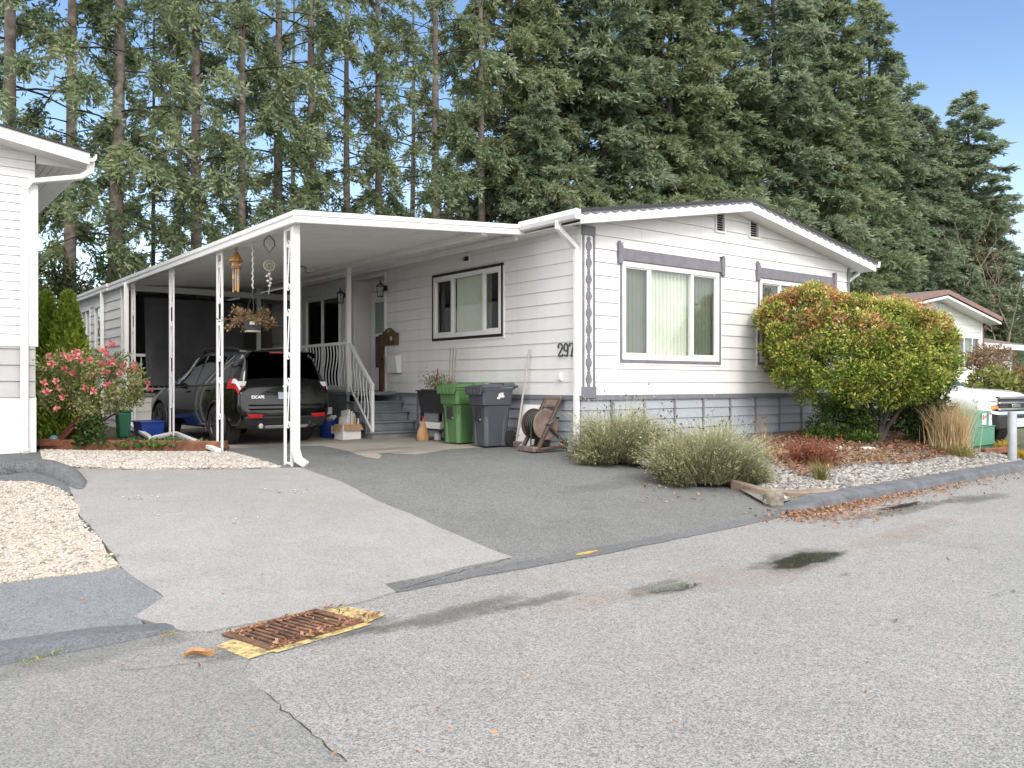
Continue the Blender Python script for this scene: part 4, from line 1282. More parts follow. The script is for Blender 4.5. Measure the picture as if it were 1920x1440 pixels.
for sd in (1,-1):
    for (xa,xb,xc,xd) in ((1.15,2.05,1.2,2.0),(2.12,3.0,2.1,2.55)):
        patch(PL,truck,'side_window',W['carglass'],0,0,0,0,sd,.005,6,4,xf=lambda u,w_,xa=xa,xb=xb,xc=xc,xd=xd:((xa+(xb-xa)*u)*(1-w_)+(xc+(xd-xc)*u)*w_,5.15+w_*1.7))
    mb=MB(); mb.hexa([(2.75,sd*1.0,1.12),(2.9,sd*1.0,1.12),(2.88,sd*1.22,1.14),(2.78,sd*1.22,1.14)],[(2.75,sd*.98,1.32),(2.9,sd*.98,1.30),(2.86,sd*1.22,1.36),(2.78,sd*1.22,1.36)]); mb.build('mirror',W['truckpaint'],truck,bevel=.03)
    # wrap headlamp with amber marker
    mb=MB(); mb.hexa([(4.56,sd*.52,.86),(4.36,sd*.985,.86),(4.30,sd*.95,.86),(4.45,sd*.52,.86)],[(4.56,sd*.52,1.0),(4.33,sd*.975,1.0),(4.28,sd*.92,1.0),(4.45,sd*.52,1.0)]); hl=mb.build('headlight',W['clearlamp'],truck,bevel=.01)
    mb=MB(); mb.hexa([(4.57,sd*.55,.80),(4.39,sd*.985,.80),(4.30,sd*.95,.80),(4.45,sd*.55,.80)],[(4.575,sd*.52,.856),(4.38,sd*.988,.856),(4.30,sd*.95,.856),(4.45,sd*.52,.856)]); mb.build('marker_lamp',W['amber'],hl)
    mb=MB(); mb.hexa([(4.58,sd*.50,.94),(4.40,sd*.99,.93),(4.35,sd*.95,.93),(4.5,sd*.50,.94)],[(4.58,sd*.50,.965),(4.40,sd*.99,.955),(4.35,sd*.95,.955),(4.5,sd*.50,.965)]); mb.build('trim_strip',W['chrome'],hl)
# windscreen
mb=MB(); rows=[]
for i in range(7):
    w_=i/6; x=3.22-.95*w_; row=[]
    for j in range(9):
        s_=j/4-1; y=s_*(.80-.13*w_); z=np.interp(x,[2.2,2.75,3.25],[1.90,1.60,1.22])+.012-.03*abs(s_)**2
        row.append((x+.02,y,z))
    rows.append(row)
mb.grid(rows); mb.build('windscreen',W['carglass'],truck,smooth=60,fix=False)
# grille, bumper, plate
mb=MB(); mb.hexa([(4.57,-.56,.62),(4.57,.56,.62),(4.5,.56,.62),(4.5,-.56,.62)],[(4.60,-.54,1.03),(4.60,.54,1.03),(4.5,.54,1.03),(4.5,-.54,1.03)]); gr=mb.build('grille',W['blackplastic'],truck,bevel=.01)
mb=MB()
for z in (.99,.90,.78): mb.box(4.59,4.625,-.6,.6,z,z+.03)
mb.box(4.59,4.63,-.16,.16,.83,.89)
mb.build('grille_bar',W['chrome'],gr,bevel=.004)
mb=MB(); mb.hexa([(4.66,-.75,.42),(4.66,.75,.42),(4.3,1.0,.42),(4.3,-1.0,.42)],[(4.70,-.75,.70),(4.70,.75,.70),(4.34,1.01,.76),(4.34,-1.01,.76)]); bp=mb.build('bumper',W['blackplastic'],truck,bevel=.03)
mb=MB(); mb.hexa([(4.69,-.78,.70),(4.69,.78,.70),(4.36,1.015,.765),(4.36,-1.015,.765)],[(4.68,-.78,.755),(4.68,.78,.755),(4.36,1.01,.80),(4.36,-1.01,.80)]); mb.build('bumper_trim',W['chrome'],truck)
mb=MB(); mb.box(4.70,4.715,-.16,.16,.46,.62); mb.build('licence_plate',paint('plate_white',(.6,.62,.68),.4,.1,60),truck)

# ------------------------------------------------------------------ the neighbour on the left
lc = G(68,849); 
lhz = lc.z
lh = thing('neighbour_house','white lap sided mobile home with grey lower band cut by the left edge','house',(lc.x,lc.y,0),HA)
LW = 6.2
def LZ(py, Y=None):   # height on the left corner
    return CZ-(py-720)/FPX*(Y or lc.y)
zs1,zs2 = LZ(745),LZ(650)
mb=MB(); mb.box(-LW,0,.0,.06,lhz-.3,zs1); mb.box(-.06,0,.06,14,lhz-.3,zs1); mb.build('foundation',W['white'],lh)
siding('lower_wall',paint('pale_grey_siding',(.40,.40,.405),.5,.05,3),lh,ident,-LW,-.02,zs1,zs2,course=.245,lap=.02)
mb=MB(); mb.box(-LW,0,-.03,.03,zs2,zs2+.05); mb.build('band_board',W['white'],lh)
mb=MB(); mb.box(-.12,.02,-.028,.0,zs2,4.45); mb.box(-.01,.02,.0,.14,zs2,4.45); mb.build('corner_board',W['white'],lh)
mb=MB(); mb.box(-.06,.0,.06,14,zs1,4.4); mb.build('side_wall',W['siding'],lh)
# roof rake fitted to the fascia end seen at (168,297)
fe = (168-960)/FPX
tE = None
def Lw(x,y): return (lc.x+x*CA-y*SA, lc.y+x*SA+y*CA)
oy=-.45
xe=.4
for _ in range(40):
    p=Lw(xe,oy); r_=p[0]/p[1]; xe += (fe-r_)*6
p=Lw(xe,oy); ze=CZ-(287-720)/FPX*p[1]
x0=-1.2
p0=Lw(x0,oy)
x0_=xe-1.0
for _ in range(40):
    p=Lw(x0_,oy); r_=p[0]/p[1]; x0_ += ((0-960)/FPX-r_)*6
p=Lw(x0_,oy); zz0=CZ-(236-720)/FPX*p[1]
sl_=(zz0-ze)/(xe-x0_)
RXl=-LW/2; RZl=ze+sl_*(xe-RXl); xl=RXl-(xe-RXl)
ft=.17
siding('upper_wall',W['siding'],lh,ident,-LW,-.02,zs2+.05,5.4,course=.132,lap=.016,clips=[((RXl,0,RZl-ft+.02),(-sl_,0,1)),((RXl,0,RZl-ft+.02),(sl_,0,1))])
mb=MB()
for x_ in (xe,xl):
    mb.hexa([(RXl,oy,RZl-ft),(x_,oy,ze-ft),(x_,oy+.03,ze-ft),(RXl,oy+.03,RZl-ft)],[(RXl,oy,RZl),(x_,oy,ze),(x_,oy+.03,ze),(RXl,oy+.03,RZl)])
mb.build('rake_board',W['white'],lh)
mb=MB()
for x_ in (xe,xl):
    mb.hexa([(RXl,oy-.03,RZl+.003),(x_,oy-.03,ze+.003),(x_,14,ze+.003),(RXl,14,RZl+.003)],[(RXl,oy-.03,RZl+.03),(x_,oy-.03,ze+.03),(x_,14,ze+.03),(RXl,14,RZl+.03)])
mb.build('roof',W['shingle'],lh)
mb=MB()
for x_ in (xe,xl):
    mb.hexa([(RXl,oy+.032,RZl-ft+.01),(x_-.0,oy+.032,ze-ft+.01),(x_,.0,ze-ft+.01),(RXl,.0,RZl-ft+.01)],[(RXl,oy+.032,RZl-ft+.025),(x_,oy+.032,ze-ft+.025),(x_,.0,ze-ft+.025),(RXl,.0,RZl-ft+.025)])
mb.hexa([(0,.0,ze-ft+sl_*xe*.0),(xe,.0,ze-ft+.0),(xe,14,ze-ft),(0,14,ze-ft)],[(0,.0,ze-ft+.015),(xe,.0,ze-ft+.015),(xe,14,ze-ft+.015),(0,14,ze-ft+.015)])
mb.build('soffit',W['soffit'],lh)
mb=MB(); mb.prism([(0,ze-ft+.012),(xe,ze-ft+.012),(0,ze-ft+.012+sl_*xe)],-.004,.012,'y'); mb.build('soffit',W['soffit'],lh)
mb=MB()
for k in range(4): mb.box(.05+k*.1,.055+k*.1,.02,14,ze-ft-.003,ze-ft+.003)
mb.build('soffit_seam',W['galv'],lh)
mb=MB(); gp_=[(xe,ze-.13),(xe+.07,ze-.12),(xe+.10,ze-.07),(xe+.10,ze-.01),(xe+.085,ze-.01),(xe+.08,ze-.06),(xe,ze-.09)]
mb.prism(gp_,oy-.02,14,'y'); mb.build('gutter',W['white'],lh)
zb_=LZ(356)
mb=MB(); pipe_path(mb,[(xe+.04,oy+.12,ze-.12),(xe+.03,oy+.12,ze-.26),(xe-.10,oy+.14,ze-.36),(-.09,-.07,zb_+.10),(-.17,-.075,zb_-.02),(-.17,-.075,lhz+.06),(-.16,-.12,lhz+.04)],.11,.08)
mb.build('downspout',W['white'],lh,bevel=.02,seg=3)

# ------------------------------------------------------------------ houses beyond on the right
nh = thing('neighbour_house','pale mobile home with dusty pink roof edge behind the flowering pieris','house',(*H(16.2,4.3)[:2],0),HA)
nW=7.3; nR=4.50; nE=3.80; ns=(nR-nE)/(nW/2+.45)
nmat=paint('cream_siding',(.70,.71,.66),.55,.04,1.5)
wn=[(4.9,7.1,1.95,3.10)]
siding('gable_wall',nmat,nh,ident,0,nW,.35,4.7,wn,course=.24,lap=.016,clips=[((nW/2,0,nR-.08),(-ns,0,1)),((nW/2,0,nR-.08),(ns,0,1))])
mb=MB(); mb.box(-.03,.03,.03,12,.3,3.8); mb.box(nW-.03,nW+.03,.03,12,.3,3.8); mb.box(.05,nW-.05,.8,.85,.3,3.8); mb.build('side_wall',nmat,nh)
mb=MB()
for x_ in (-.45,nW+.45): mb.hexa([(nW/2,-.5,nR-.05),(x_,-.5,nE-.05),(x_,12.4,nE-.05),(nW/2,12.4,nR-.05)],[(nW/2,-.5,nR),(x_,-.5,nE),(x_,12.4,nE),(nW/2,12.4,nR)])
mb.build('roof',W['brownroof'],nh)
mb=MB()
for x_ in (-.45,nW+.45): mb.hexa([(nW/2,-.53,nR-.15),(x_,-.53,nE-.15),(x_,-.5,nE-.15),(nW/2,-.5,nR-.15)],[(nW/2,-.53,nR+.0),(x_,-.53,nE+.0),(x_,-.5,nE+.0),(nW/2,-.5,nR+.0)])
mb.build('rake_board',W['pink'],nh)
mb=MB()
for x_ in (-.43,nW+.43): mb.hexa([(nW/2,-.498,nR-.27),(x_,-.498,nE-.27),(x_,-.0,nE-.27),(nW/2,-.0,nR-.27)],[(nW/2,-.498,nR-.192),(x_,-.498,nE-.192),(x_,-.0,nE-.192),(nW/2,-.0,nR-.192)])
mb.build('soffit',W['white'],nh)
for xa in (3.0,4.0):
    mb=MB(); mb.box(xa,xa+.5,-.05,.0,3.72,4.1)
    for k in range(6): mb.box(xa+.04,xa+.46,-.065,-.05,3.76+k*.055,3.785+k*.055)
    mb.build('vent',nmat,nh)
for a in wn: window(nh,ident,a[0],a[1],a[2],a[3],(5.9,6.55),.09,W['white'],W['curtain'],W['glass'],sash=False,blind_dx=.1)
mb=MB(); mb.box(6.5,7.0,-.03,.04,2.48,2.55); mb.build('window_bar',W['white'],nh)
mb=MB(); mb.box(nW-.12,nW+.035,-.025,.0,.35,3.65); mb.build('corner_board',W['white'],nh)
mb=MB(); pipe_path(mb,[(nW+.42,.0,3.7),(nW+.1,.0,3.45),(nW+.1,.0,.5)],.09,.07); mb.build('downspout',paint('rust_red_pipe',(.20,.07,.06),.5),nh)
mb=MB(); mb.lathe([(.09,4.2),(.09,4.55),(.15,4.56),(.15,4.62),(.02,4.66)],12,(2.6,3,0.05)); mb.build('flue',W['brownroof'],nh)

fh = thing('neighbour_house','white bungalow with brown shingle roof and blue carport beam at the right edge','house',(*H(30.5,9.5)[:2],0),HA)
siding('gable_wall',W['siding'],fh,ident,3.6,9.0,.3,3.1,[(3.9,4.5,.6,2.5)],course=.25,lap=.016)
mb=MB(); mb.box(3.9,4.5,.02,.06,.6,2.5); mb.build('door',W['bluepaint'],fh)
mb=MB(); mb.hexa([(-.8,-1.0,3.15),(9.5,-1.0,3.15),(9.5,8,3.15),(-.8,8,3.15)],[(-.6,-1.0,3.35),(9.3,-1.0,3.35),(7,3.5,4.4),(1.5,3.5,4.4)]); mb.build('roof',W['brownroof'],fh)
mb=MB(); mb.box(-.8,9.5,-1.05,-1.0,3.1,3.36); mb.build('fascia',W['white'],fh)
mb=MB(); mb.box(-.6,3.6,-.9,-.8,2.72,2.95); mb.build('beam',W['bluepaint'],fh)
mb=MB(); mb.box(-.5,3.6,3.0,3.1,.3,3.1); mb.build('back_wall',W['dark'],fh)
mb=MB(); mb.lathe([(.22,4.0),(.22,4.6),(.3,4.62),(.3,4.7),(.1,4.75)],12,(5.6,3.2,0)); mb.build('chimney',W['pink'],fh)
# ------------------------------------------------------------------ smaller things
def onslab(x,y): p=H(x,y); return (p.x,p.y,g(p.x,p.y)+.010)
def slabfrom(px, xl, dz=.010):
    """the point on the line x=xl of the house frame that shows in photo column px"""
    k=(px-960)/FPX
    s=(k*(HY+xl*SA)-(HX+xl*CA))/(-SA-k*CA)
    p=H(xl,s); return (p.x,p.y,g(p.x,p.y)+dz), s
# wheelie bins: front is -Y
def wheelie(name,label,mat,loc,rz,emblem):
    b=thing(name,label,'wheelie bin',loc,rz,'wheelie bins by the side wall'); b.scale=(.84,.84,1.02)
    hb,ht=.235,.295; z0,z1=.03,.92
    mb=MB()
    def ring(w,d0,d1,z,ch=.05):
        return [(-w+ch,d0,z),(w-ch,d0,z),(w,d0+ch,z),(w,d1-ch,z),(w-ch,d1,z),(-w+ch,d1,z),(-w,d1-ch,z),(-w,d0+ch,z)]
    rows=[ring(.225,-.24,.22,.02,.06),ring(.23,-.25,.23,.06,.06),ring(.26,-.29,.27,.55,.06),ring(.268,-.30,.28,.63,.05),ring(.285,-.335,.30,.645,.05),ring(.295,-.36,.32,.86,.05),ring(.305,-.375,.33,.865,.04),ring(.305,-.375,.33,.905,.04)]
    mb.grid(rows,closed_u=True); n=8
    mb.f.append(tuple(range(n))); mb.f.append(tuple(range(7*n,8*n)))
    body=mb.build('body',mat,b,smooth=30)
    mb=MB()   # bulging corner columns below the shoulder
    for sx_ in (-1,1):
        mb.lathe([(.075,.02),(.09,.60),(.06,.66)],12,(sx_*.16,-.20,0)); mb.lathe([(.08,.02),(.085,.60),(.06,.66)],12,(sx_*.175,.14,0))
    mb.build('moulding',mat,body,smooth=40)
    mb=MB(); mb.box(-.075,.075,-.325,-.24,.40,.60); o=mb.build('lift_pocket',W['dark'],b,bevel=.01)
    mb=MB(); mb.tube([(-.085,-.30,.42),(.085,-.30,.42)],.014,8); mb.build('lift_bar',W['galv'] if 'grey' in label else mat,b)
    mb=MB()
    mb.hexa([(-.32,-.40,.905),(.32,-.40,.905),(.32,.36,.915),(-.32,.36,.915)],[(-.315,-.39,.925),(.315,-.39,.925),(.315,.36,.945),(-.315,.36,.945)])
    mb.hexa([(-.28,-.36,.926),(.28,-.36,.926),(.28,.10,.93),(-.28,.10,.93)],[(-.25,-.30,.95),(.25,-.30,.95),(.25,.06,.965),(-.25,.06,.965)])
    mb.hexa([(-.30,.08,.93),(.30,.08,.93),(.30,.36,.94),(-.30,.36,.94)],[(-.27,.12,.98),(.27,.12,.98),(.27,.34,.985),(-.27,.34,.985)])
    mb.hexa([(-.25,-.425,.80),(.25,-.425,.80),(.27,-.40,.80),(-.27,-.40,.80)],[(-.29,-.41,.915),(.29,-.41,.915),(.30,-.38,.915),(-.30,-.38,.915)])
    for k in range(4): mb.box(-.19+k*.115,-.15+k*.115,-.432,-.42,.82,.88)
    lid=mb.build('lid',mat,b,bevel=.008)
    mb=MB(); mb.tube([(-.27,.33,.90),(-.27,.42,.93),(.27,.42,.93),(.27,.33,.90)],.016,8); mb.build('handle',mat,b,smooth=50)
    for sx_ in (-1,1):
        mb=MB(); mb.lathe([(.05,-.03),(.125,-.03),(.13,-.02),(.13,.02),(.125,.03),(.05,.03)],20,(sx_*.265,.27,.13),'x'); mb.build('wheel',W['tyre'],b,smooth=40)
    if emblem:
        mb=MB()   # white badge of strokes on the side panel facing the road
        for a,c in (((-.10,.725),(-.065,.74)),((-.065,.74),(-.05,.80)),((-.065,.74),(-.03,.755)),((-.03,.755),(-.01,.81)),((-.03,.755),(.015,.75)),((.015,.75),(.02,.815)),((.015,.75),(.055,.76)),((-.05,.715),(-.065,.74))):
            xa=(.285+.010*(a[1]-.645)/.215)+.006; xb=(.285+.010*(c[1]-.645)/.215)+.006
            mb.bar((xa,a[0]+.04,a[1]+.02),(xb,c[0]+.04,c[1]+.02),.026,.006,up=(1,0,0))
        mb.build('emblem',W['white'],body,fix=False)
    return b
(lg,sg_)=slabfrom(866,-.52); wheelie('wheelie_bin','green plastic wheelie bin with closed lid between planter and grey bin',W['green_bin'],lg,HA-R(90)+R(4),False)
(l2,s2_)=slabfrom(921,-.50); wheelie('wheelie_bin','dark grey plastic wheelie bin with white emblem beside the green bin',W['grey_bin'],l2,HA-R(90)-R(3),True)

# raised planter table with black trough
pl=thing('raised_planter','black raised trough planter on legs against the wall left of the bins','planter',(*H(-.36,3.15)[:2],onslab(-.36,3.15)[2]),HA)
mb=MB(); 
def trough(mb,x0,x1,y0,y1,z0,z1,tp):
    mb.hexa([(x0+tp,y0+tp,z0),(x1-tp,y0+tp,z0),(x1-tp,y1-tp,z0),(x0+tp,y1-tp,z0)],[(x0,y0,z1),(x1,y0,z1),(x1,y1,z1),(x0,y1,z1)])
trough(mb,-.25,.25,-.47,.47,.47,.86,.05); mb.box(-.27,.27,-.49,.49,.845,.87)
mb.build('trough',W['blackplastic'],pl,bevel=.01)
mb=MB(); mb.box(-.2,.2,-.42,.42,.866,.885); mb.build('soil',m_bed,pl)
for sx_ in (-1,1):
    for sy_ in (-1,1):
        mb=MB(); mb.bar((sx_*.19,sy_*.38,0),(sx_*.19,sy_*.38,.48),.05,.05,up=(0,1,0)); mb.build('leg',W['black'],pl)
mb=MB(); mb.box(-.22,.22,-.44,.44,.17,.20); mb.build('shelf',W['blackplastic'],pl)
pz=pl.location.z
ty=thing('seed_tray','shallow white card tray on the shelf under the black planter','tray',(*H(-.40,3.22)[:2],pz+.203),HA)
mb=MB(); mb.hexa([(-.17,-.28,0),(.17,-.28,0),(.17,.28,0),(-.17,.28,0)],[(-.20,-.34,.11),(.20,-.34,.11),(.20,.34,.11),(-.20,.34,.11)]); mb.build('tray',W['whitebox'],ty,bevel=.008)
mb=MB(); 
for k in range(3): mb.box(-.19-.002,-.182,.28-k*.055,.245-k*.055,.03,.08)
mb.build('printed_mark',W['black'],ty)
def leafy(name,parent,mat,centres,n,size,aspect=.45,seed=1,spread=.1,up=.3,attrs=None,loc=None):
    rng=np.random.default_rng(seed); C=np.array(centres,float)
    idx=rng.integers(0,len(C),n); P=C[idx]+rng.normal(0,1,(n,3))*spread
    return leaves(name,parent,mat,P,rng,size,aspect,up,None)
def leaves(name,parent,mat,P,rng,size,aspect=.45,up=.3,D=None,tint=None,fold=.15,tone=None):
    """diamond leaves at points P pointing along D (random when None)"""
    n=len(P)
    if D is None:
        D=rng.normal(0,1,(n,3)); D[:,2]+=up*1.5
    D=D/np.maximum(1e-6,np.linalg.norm(D,axis=1,keepdims=True))
    Rn=rng.normal(0,1,(n,3)); S=np.cross(D,Rn); S/=np.maximum(1e-6,np.linalg.norm(S,axis=1,keepdims=True)); N=np.cross(S,D)
    L=(size*rng.uniform(.6,1.35,n))[:,None]; Wd=L*aspect*.5
    a=P; b=P+D*L*.5+S*Wd+N*L*fold*.5; c=P+D*L-N*L*fold; d=P+D*L*.5-S*Wd+N*L*fold*.5
    V=np.stack([a,b,c,d],1).reshape(-1,3); F=np.arange(4*n).reshape(n,4)
    at_={}
    if tint is not None: at_['tint']=np.repeat(tint,4)
    if tone is not None: at_['tone']=np.repeat(tone,4)
    return npmesh(name,V,F,mat,parent,at_)
F_grey=foliage_mat('grey_green_leaf',[(.10,.12,.06),(.22,.25,.15),(.36,.38,.26)])
F_green=foliage_mat('fresh_green_leaf',[(.03,.07,.015),(.07,.14,.03),(.14,.22,.06)])
F_dry=foliage_mat('dry_leaf',[(.10,.06,.03),(.24,.15,.08),(.42,.31,.19)])
pp_=thing('potted_herb','pale leafy herb with a red stake growing in the black planter','plant',(*H(-.36,3.26)[:2],pz+.886),HA)
rng=np.random.default_rng(2)
P=np.concatenate([rng.normal(0,1,(420,3))*np.array([.09,.13,.08])+np.array([0,.13,.14]), rng.normal(0,1,(260,3))*np.array([.09,.12,.05])+np.array([0,-.12,.07])])
P[:,2]=np.maximum(P[:,2],.005)
leaves('foliage',pp_,F_grey,P,rng,.045,.5)
mb=MB()
for k in range(9): mb.tube([(rng.normal(0,.05),.1+rng.normal(0,.1),0),(rng.normal(0,.07),.1+rng.normal(0,.13),.24)],.003,4)
mb.build('stem',W['twine'],pp_)
mb=MB(); mb.tube([(-.05,.05,0),(-.06,-.04,.36)],.013,6); mb.build('stake',paint('red_plastic',(.42,.02,.03),.4),pp_)
for i,(yy,hh,mm) in enumerate(((-.22,.72,'reelpink'),(-.30,.70,'reelpink'),(-.37,.66,'timber'))):
    mb=MB(); mb.tube([(.05,yy,0),(.07+.01*i,yy-.01,hh)],.007,5); mb.build('bamboo_cane',W[mm],pp_)
bg_=thing('paper_bag','slumped tan paper bag on the slab left of the planter legs','bag',slabfrom(793,-.62)[0],HA)
mb=MB(); rows=[]
for z,rx,ry in ((0,.10,.12),(.06,.115,.13),(.16,.10,.10),(.26,.05,.055),(.33,.022,.03)):
    rows.append([(rx*math.cos(2*PI*k/12)*(1+.08*math.sin(k*2.3)),ry*math.sin(2*PI*k/12)*(1+.07*math.cos(k*3.1)),z) for k in range(12)])
mb.grid(rows,closed_u=True); mb.f.append(tuple(range(12))); mb.f.append(tuple(range(48,60))); mb.build('bag_body',W['cardboard'],bg_,smooth=50)
mb=MB(); mb.tube([(.0,.0,.33),(.01,.0,.38),(.0,.01,.42)],[.02,.012,.02],6); mb.build('tie',W['redlamp'],bg_)
jg=thing('plastic_jug','small white plastic jug under the black planter','jug',(*H(-.42,3.22)[:2],pz),HA)
mb=MB(); mb.lathe([(.065,0),(.07,.01),(.07,.10),(.05,.13),(.025,.15),(.025,.165)],14); jb=mb.build('jug_body',W['feather'],jg,smooth=40)
mb=MB(); mb.lathe([(.03,.165),(.03,.185)],12); mb.build('cap',W['blue'],jg)

# push broom leaning on the wall, white board behind it
bl=G(968,836,.02); pr_=[bl]
hx,hy=toH(bl)
br=thing('push_broom','push broom with pale wooden handle leaning on the white wall','broom',(HX,HY,0),HA)
tz=CZ-(655-720)/FPX*(slabfrom(994,-.03)[0][1]); ts=slabfrom(994,-.03)[1]
mb=MB(); mb.tube([(hx,hy,bl.z+.06),(-.045,ts,tz)],.016,8); mb.build('handle',paint('grey_wood',(.42,.38,.34),.7),br)
mb=MB(); mb.obox=None
mb.bar((hx-.05,hy+.17,bl.z+.055),(hx+.05,hy-.17,bl.z+.055),.06,.04); mb.build('head',W['timber'],br,bevel=.006)
mb=MB(); mb.bar((hx-.05,hy+.165,bl.z+.018),(hx+.05,hy-.165,bl.z+.018),.05,.035); mb.build('bristle',W['reelpink'],br)
mb=MB(); mb.tube([(hx-.045,hy+.13,bl.z+.07),(hx*.85-.04*.15,hy*.85+ts*.15,bl.z+.2)],.006,5); mb.tube([(hx+.045,hy-.13,bl.z+.07),(hx*.85-.04*.15,hy*.85+ts*.15,bl.z+.2)],.006,5); mb.build('brace',W['galv'],br)
s_a=slabfrom(968,-.22)[1]; s_b=slabfrom(1000,-.22)[1]; zb_=onslab(-.22,s_a)[2]
wb=thing('white_board','blank white board leaning on the grey skirting behind the broom','board',(HX,HY,0),HA)
mb=MB(); mb.hexa([(-.23,s_b,zb_),(-.21,s_b,zb_),(-.21,s_a,zb_),(-.23,s_a,zb_)],[(-.075,s_b,zb_+.66),(-.055,s_b,zb_+.66),(-.055,s_a,zb_+.66),(-.075,s_a,zb_+.66)]); mb.build('panel',W['white'],wb,bevel=.003)

# hose reel on a two-legged frame
hp=G(1012,845,.012)
hr=thing('hose_reel','brown plastic garden hose reel cart standing at the house corner','hose reel',(hp.x,hp.y,hp.z),R(-55))
# X across the reel, Y back
mb=MB()
for sx_ in (-.19,.19):
    mb.bar((sx_,-.20,.0),(sx_*.95,.26,.78),.05,.06,up=(1,0,0)); mb.bar((sx_,.0,.42),(sx_,.36,.06),.045,.05,up=(1,0,0)); mb.bar((sx_,-.22,.03),(sx_,.36,.07),.045,.06,up=(1,0,0))
frame=mb.build('frame',W['reel'],hr,bevel=.01)
mb=MB(); mb.bar((-.19,.27,.79),(.19,.27,.79),.05,.06); mb.bar((-.16,.205,.67),(.16,.205,.67),.05,.05); mb.hexa([(-.16,.21,.69),(.16,.21,.69),(.16,.235,.69),(-.16,.235,.69)],[(-.17,.25,.765),(.17,.25,.765),(.17,.275,.765),(-.17,.275,.765)]); mb.build('push_handle',W['reelpink'],hr,bevel=.01)
mb=MB(); mb.box(-.20,.20,-.27,-.17,.0,.075); mb.build('foot_bar',W['reelpink'],hr,bevel=.01)
for sx_ in (-.15,.15):
    mb=MB(); mb.lathe([(.05,-.012),(.23,-.012),(.235,0),(.23,.012),(.19,.012),(.18,.006),(.05,.006)],28,(sx_,.0,.40),'x')
    mb.build('reel_flange',W['reelpink'] if sx_>0 else W['reel'],hr,smooth=35)
mb=MB()
for j in range(4):
    for k in range(6):
        r_=.10+.026*j; x_=-.12+.047*k+.01*(j%2)
        pts=[(x_,r_*math.cos(2*PI*q/18),.40+r_*math.sin(2*PI*q/18)) for q in range(18)]
        mb.tube(pts,.0125,5,closed=True)
mb.tube([(.05,-.19,.40),(.08,-.22,.25),(.03,-.19,.10),(.10,-.14,.03),(.2,-.05,.02),(.12,.08,.02)],.0125,6)
mb.build('hose',W['hose'],hr,smooth=60)
for sx_ in (-.22,.22):
    mb=MB(); mb.lathe([(.02,-.03),(.085,-.03),(.095,-.02),(.095,.02),(.085,.03),(.02,.03)],18,(sx_,.36,.095),'x'); mb.build('wheel',W['reel'],hr,smooth=40)
mb=MB(); mb.tube([(.19,.0,.40),(.24,.0,.40),(.26,.10,.50),(.34,.10,.50)],.014,6); mb.build('crank',W['black'],hr)

# recycling by the porch
bx_,sbx=slabfrom(617,-1.42); rb=thing('recycling_tub','round blue recycling tub full of cans beside the white carton box','recycling tub',bx_,HA)
mb=MB(); mb.lathe([(.15,0),(.165,.02),(.185,.29),(.195,.30),(.195,.325),(.178,.325),(.16,.05),(.0,.045)],20); mb.build('tub',W['blue'],rb,smooth=40)
mb=MB(); mb.hexa([(-.04,-.178,.08),(.02,-.183,.08),(.02,-.17,.08),(-.04,-.17,.08)],[(-.05,-.192,.22),(.03,-.193,.22),(.03,-.18,.22),(-.05,-.18,.22)]); mb.build('printed_mark',W['paper'],rb)
rng2=random.Random(4)
for i in range(7):
    a=rng2.uniform(0,6.28); r_=rng2.uniform(0,.11); q=rng2.choice(['paper','cardboard','whitebox','galv'])
    mb=MB(); mb.lathe([(.033,-.06),(.033,.06)],10)
    c=thing('food_can','loose can heaped in the round blue tub by the porch','can',tuple(Vector(bx_)+Vector((r_*math.cos(a),r_*math.sin(a),.30+.03*(i%3)))),0,'cans in the blue tub',rot=(rng2.uniform(-1.3,1.3),rng2.uniform(-1.3,1.3),a))
    mb.build('can_body',W[q],c,smooth=40)
ct=thing('milk_carton','small white carton balanced on top of the blue recycling tub','carton',tuple(Vector(bx_)+Vector((-.06,.0,.43))),HA+.4)
mb=MB(); mb.box(-.12,.12,-.05,.05,0,.13); mb.build('carton_body',W['whitebox'],ct,bevel=.004); mb=MB(); mb.box(.122,.124,-.04,.04,.02,.11); mb.build('label_panel',W['paper'],ct)
bp_,_=slabfrom(652,-1.40); wbx=thing('carton_box','open white carton box with tan flaps holding newspapers by the steps','box',bp_,HA+R(6))
mb=MB(); w_=.20
mb.box(-.19,.19,-.14,-.135,0,.27); mb.box(-.19,.19,.135,.14,0,.27); mb.box(-.19,-.185,-.135,.135,0,.27); mb.box(.185,.19,-.135,.135,0,.27); mb.box(-.185,.185,-.135,.135,0,.01); mb.build('box_body',W['whitebox'],wbx)
mb=MB(); mb.hexa([(-.18,-.145,.27),(.19,-.145,.27),(.19,-.14,.27),(-.18,-.14,.27)],[(-.19,-.20,.17),(.20,-.20,.17),(.20,-.196,.17),(-.19,-.196,.17)]); mb.build('flap',W['cardboard'],wbx)
mb=MB(); mb.hexa([(-.195,-.13,.27),(-.19,-.13,.27),(-.19,.13,.27),(-.195,.13,.27)],[(-.26,-.13,.15),(-.256,-.13,.15),(-.256,.13,.15),(-.26,.13,.15)]); mb.build('flap',W['cardboard'],wbx)
for i in range(6):
    q=thing('newspaper','folded newspaper standing in the white carton box by the steps','newspaper',tuple(Vector(bp_)+Vector((0,0,.02))),HA+R(6)+rng2.uniform(-.3,.3),'newspapers in the carton box')
    x_=-.14+.055*i; h_=.40+.14*((i*7)%4)/4
    if i==5: h_=.34
    mb=MB(); mb.hexa([(x_,-.11,.0),(x_+.04,-.11,.0),(x_+.04,.11,.0),(x_,.11,.0)],[(x_+.01,-.10,h_),(x_+.035,-.11,h_+.02),(x_+.045,.10,h_-.01),(x_+.02,.10,h_-.03)])
    mb.build('sheets',W['paper'] if i!=4 else W['cardboard'],q)

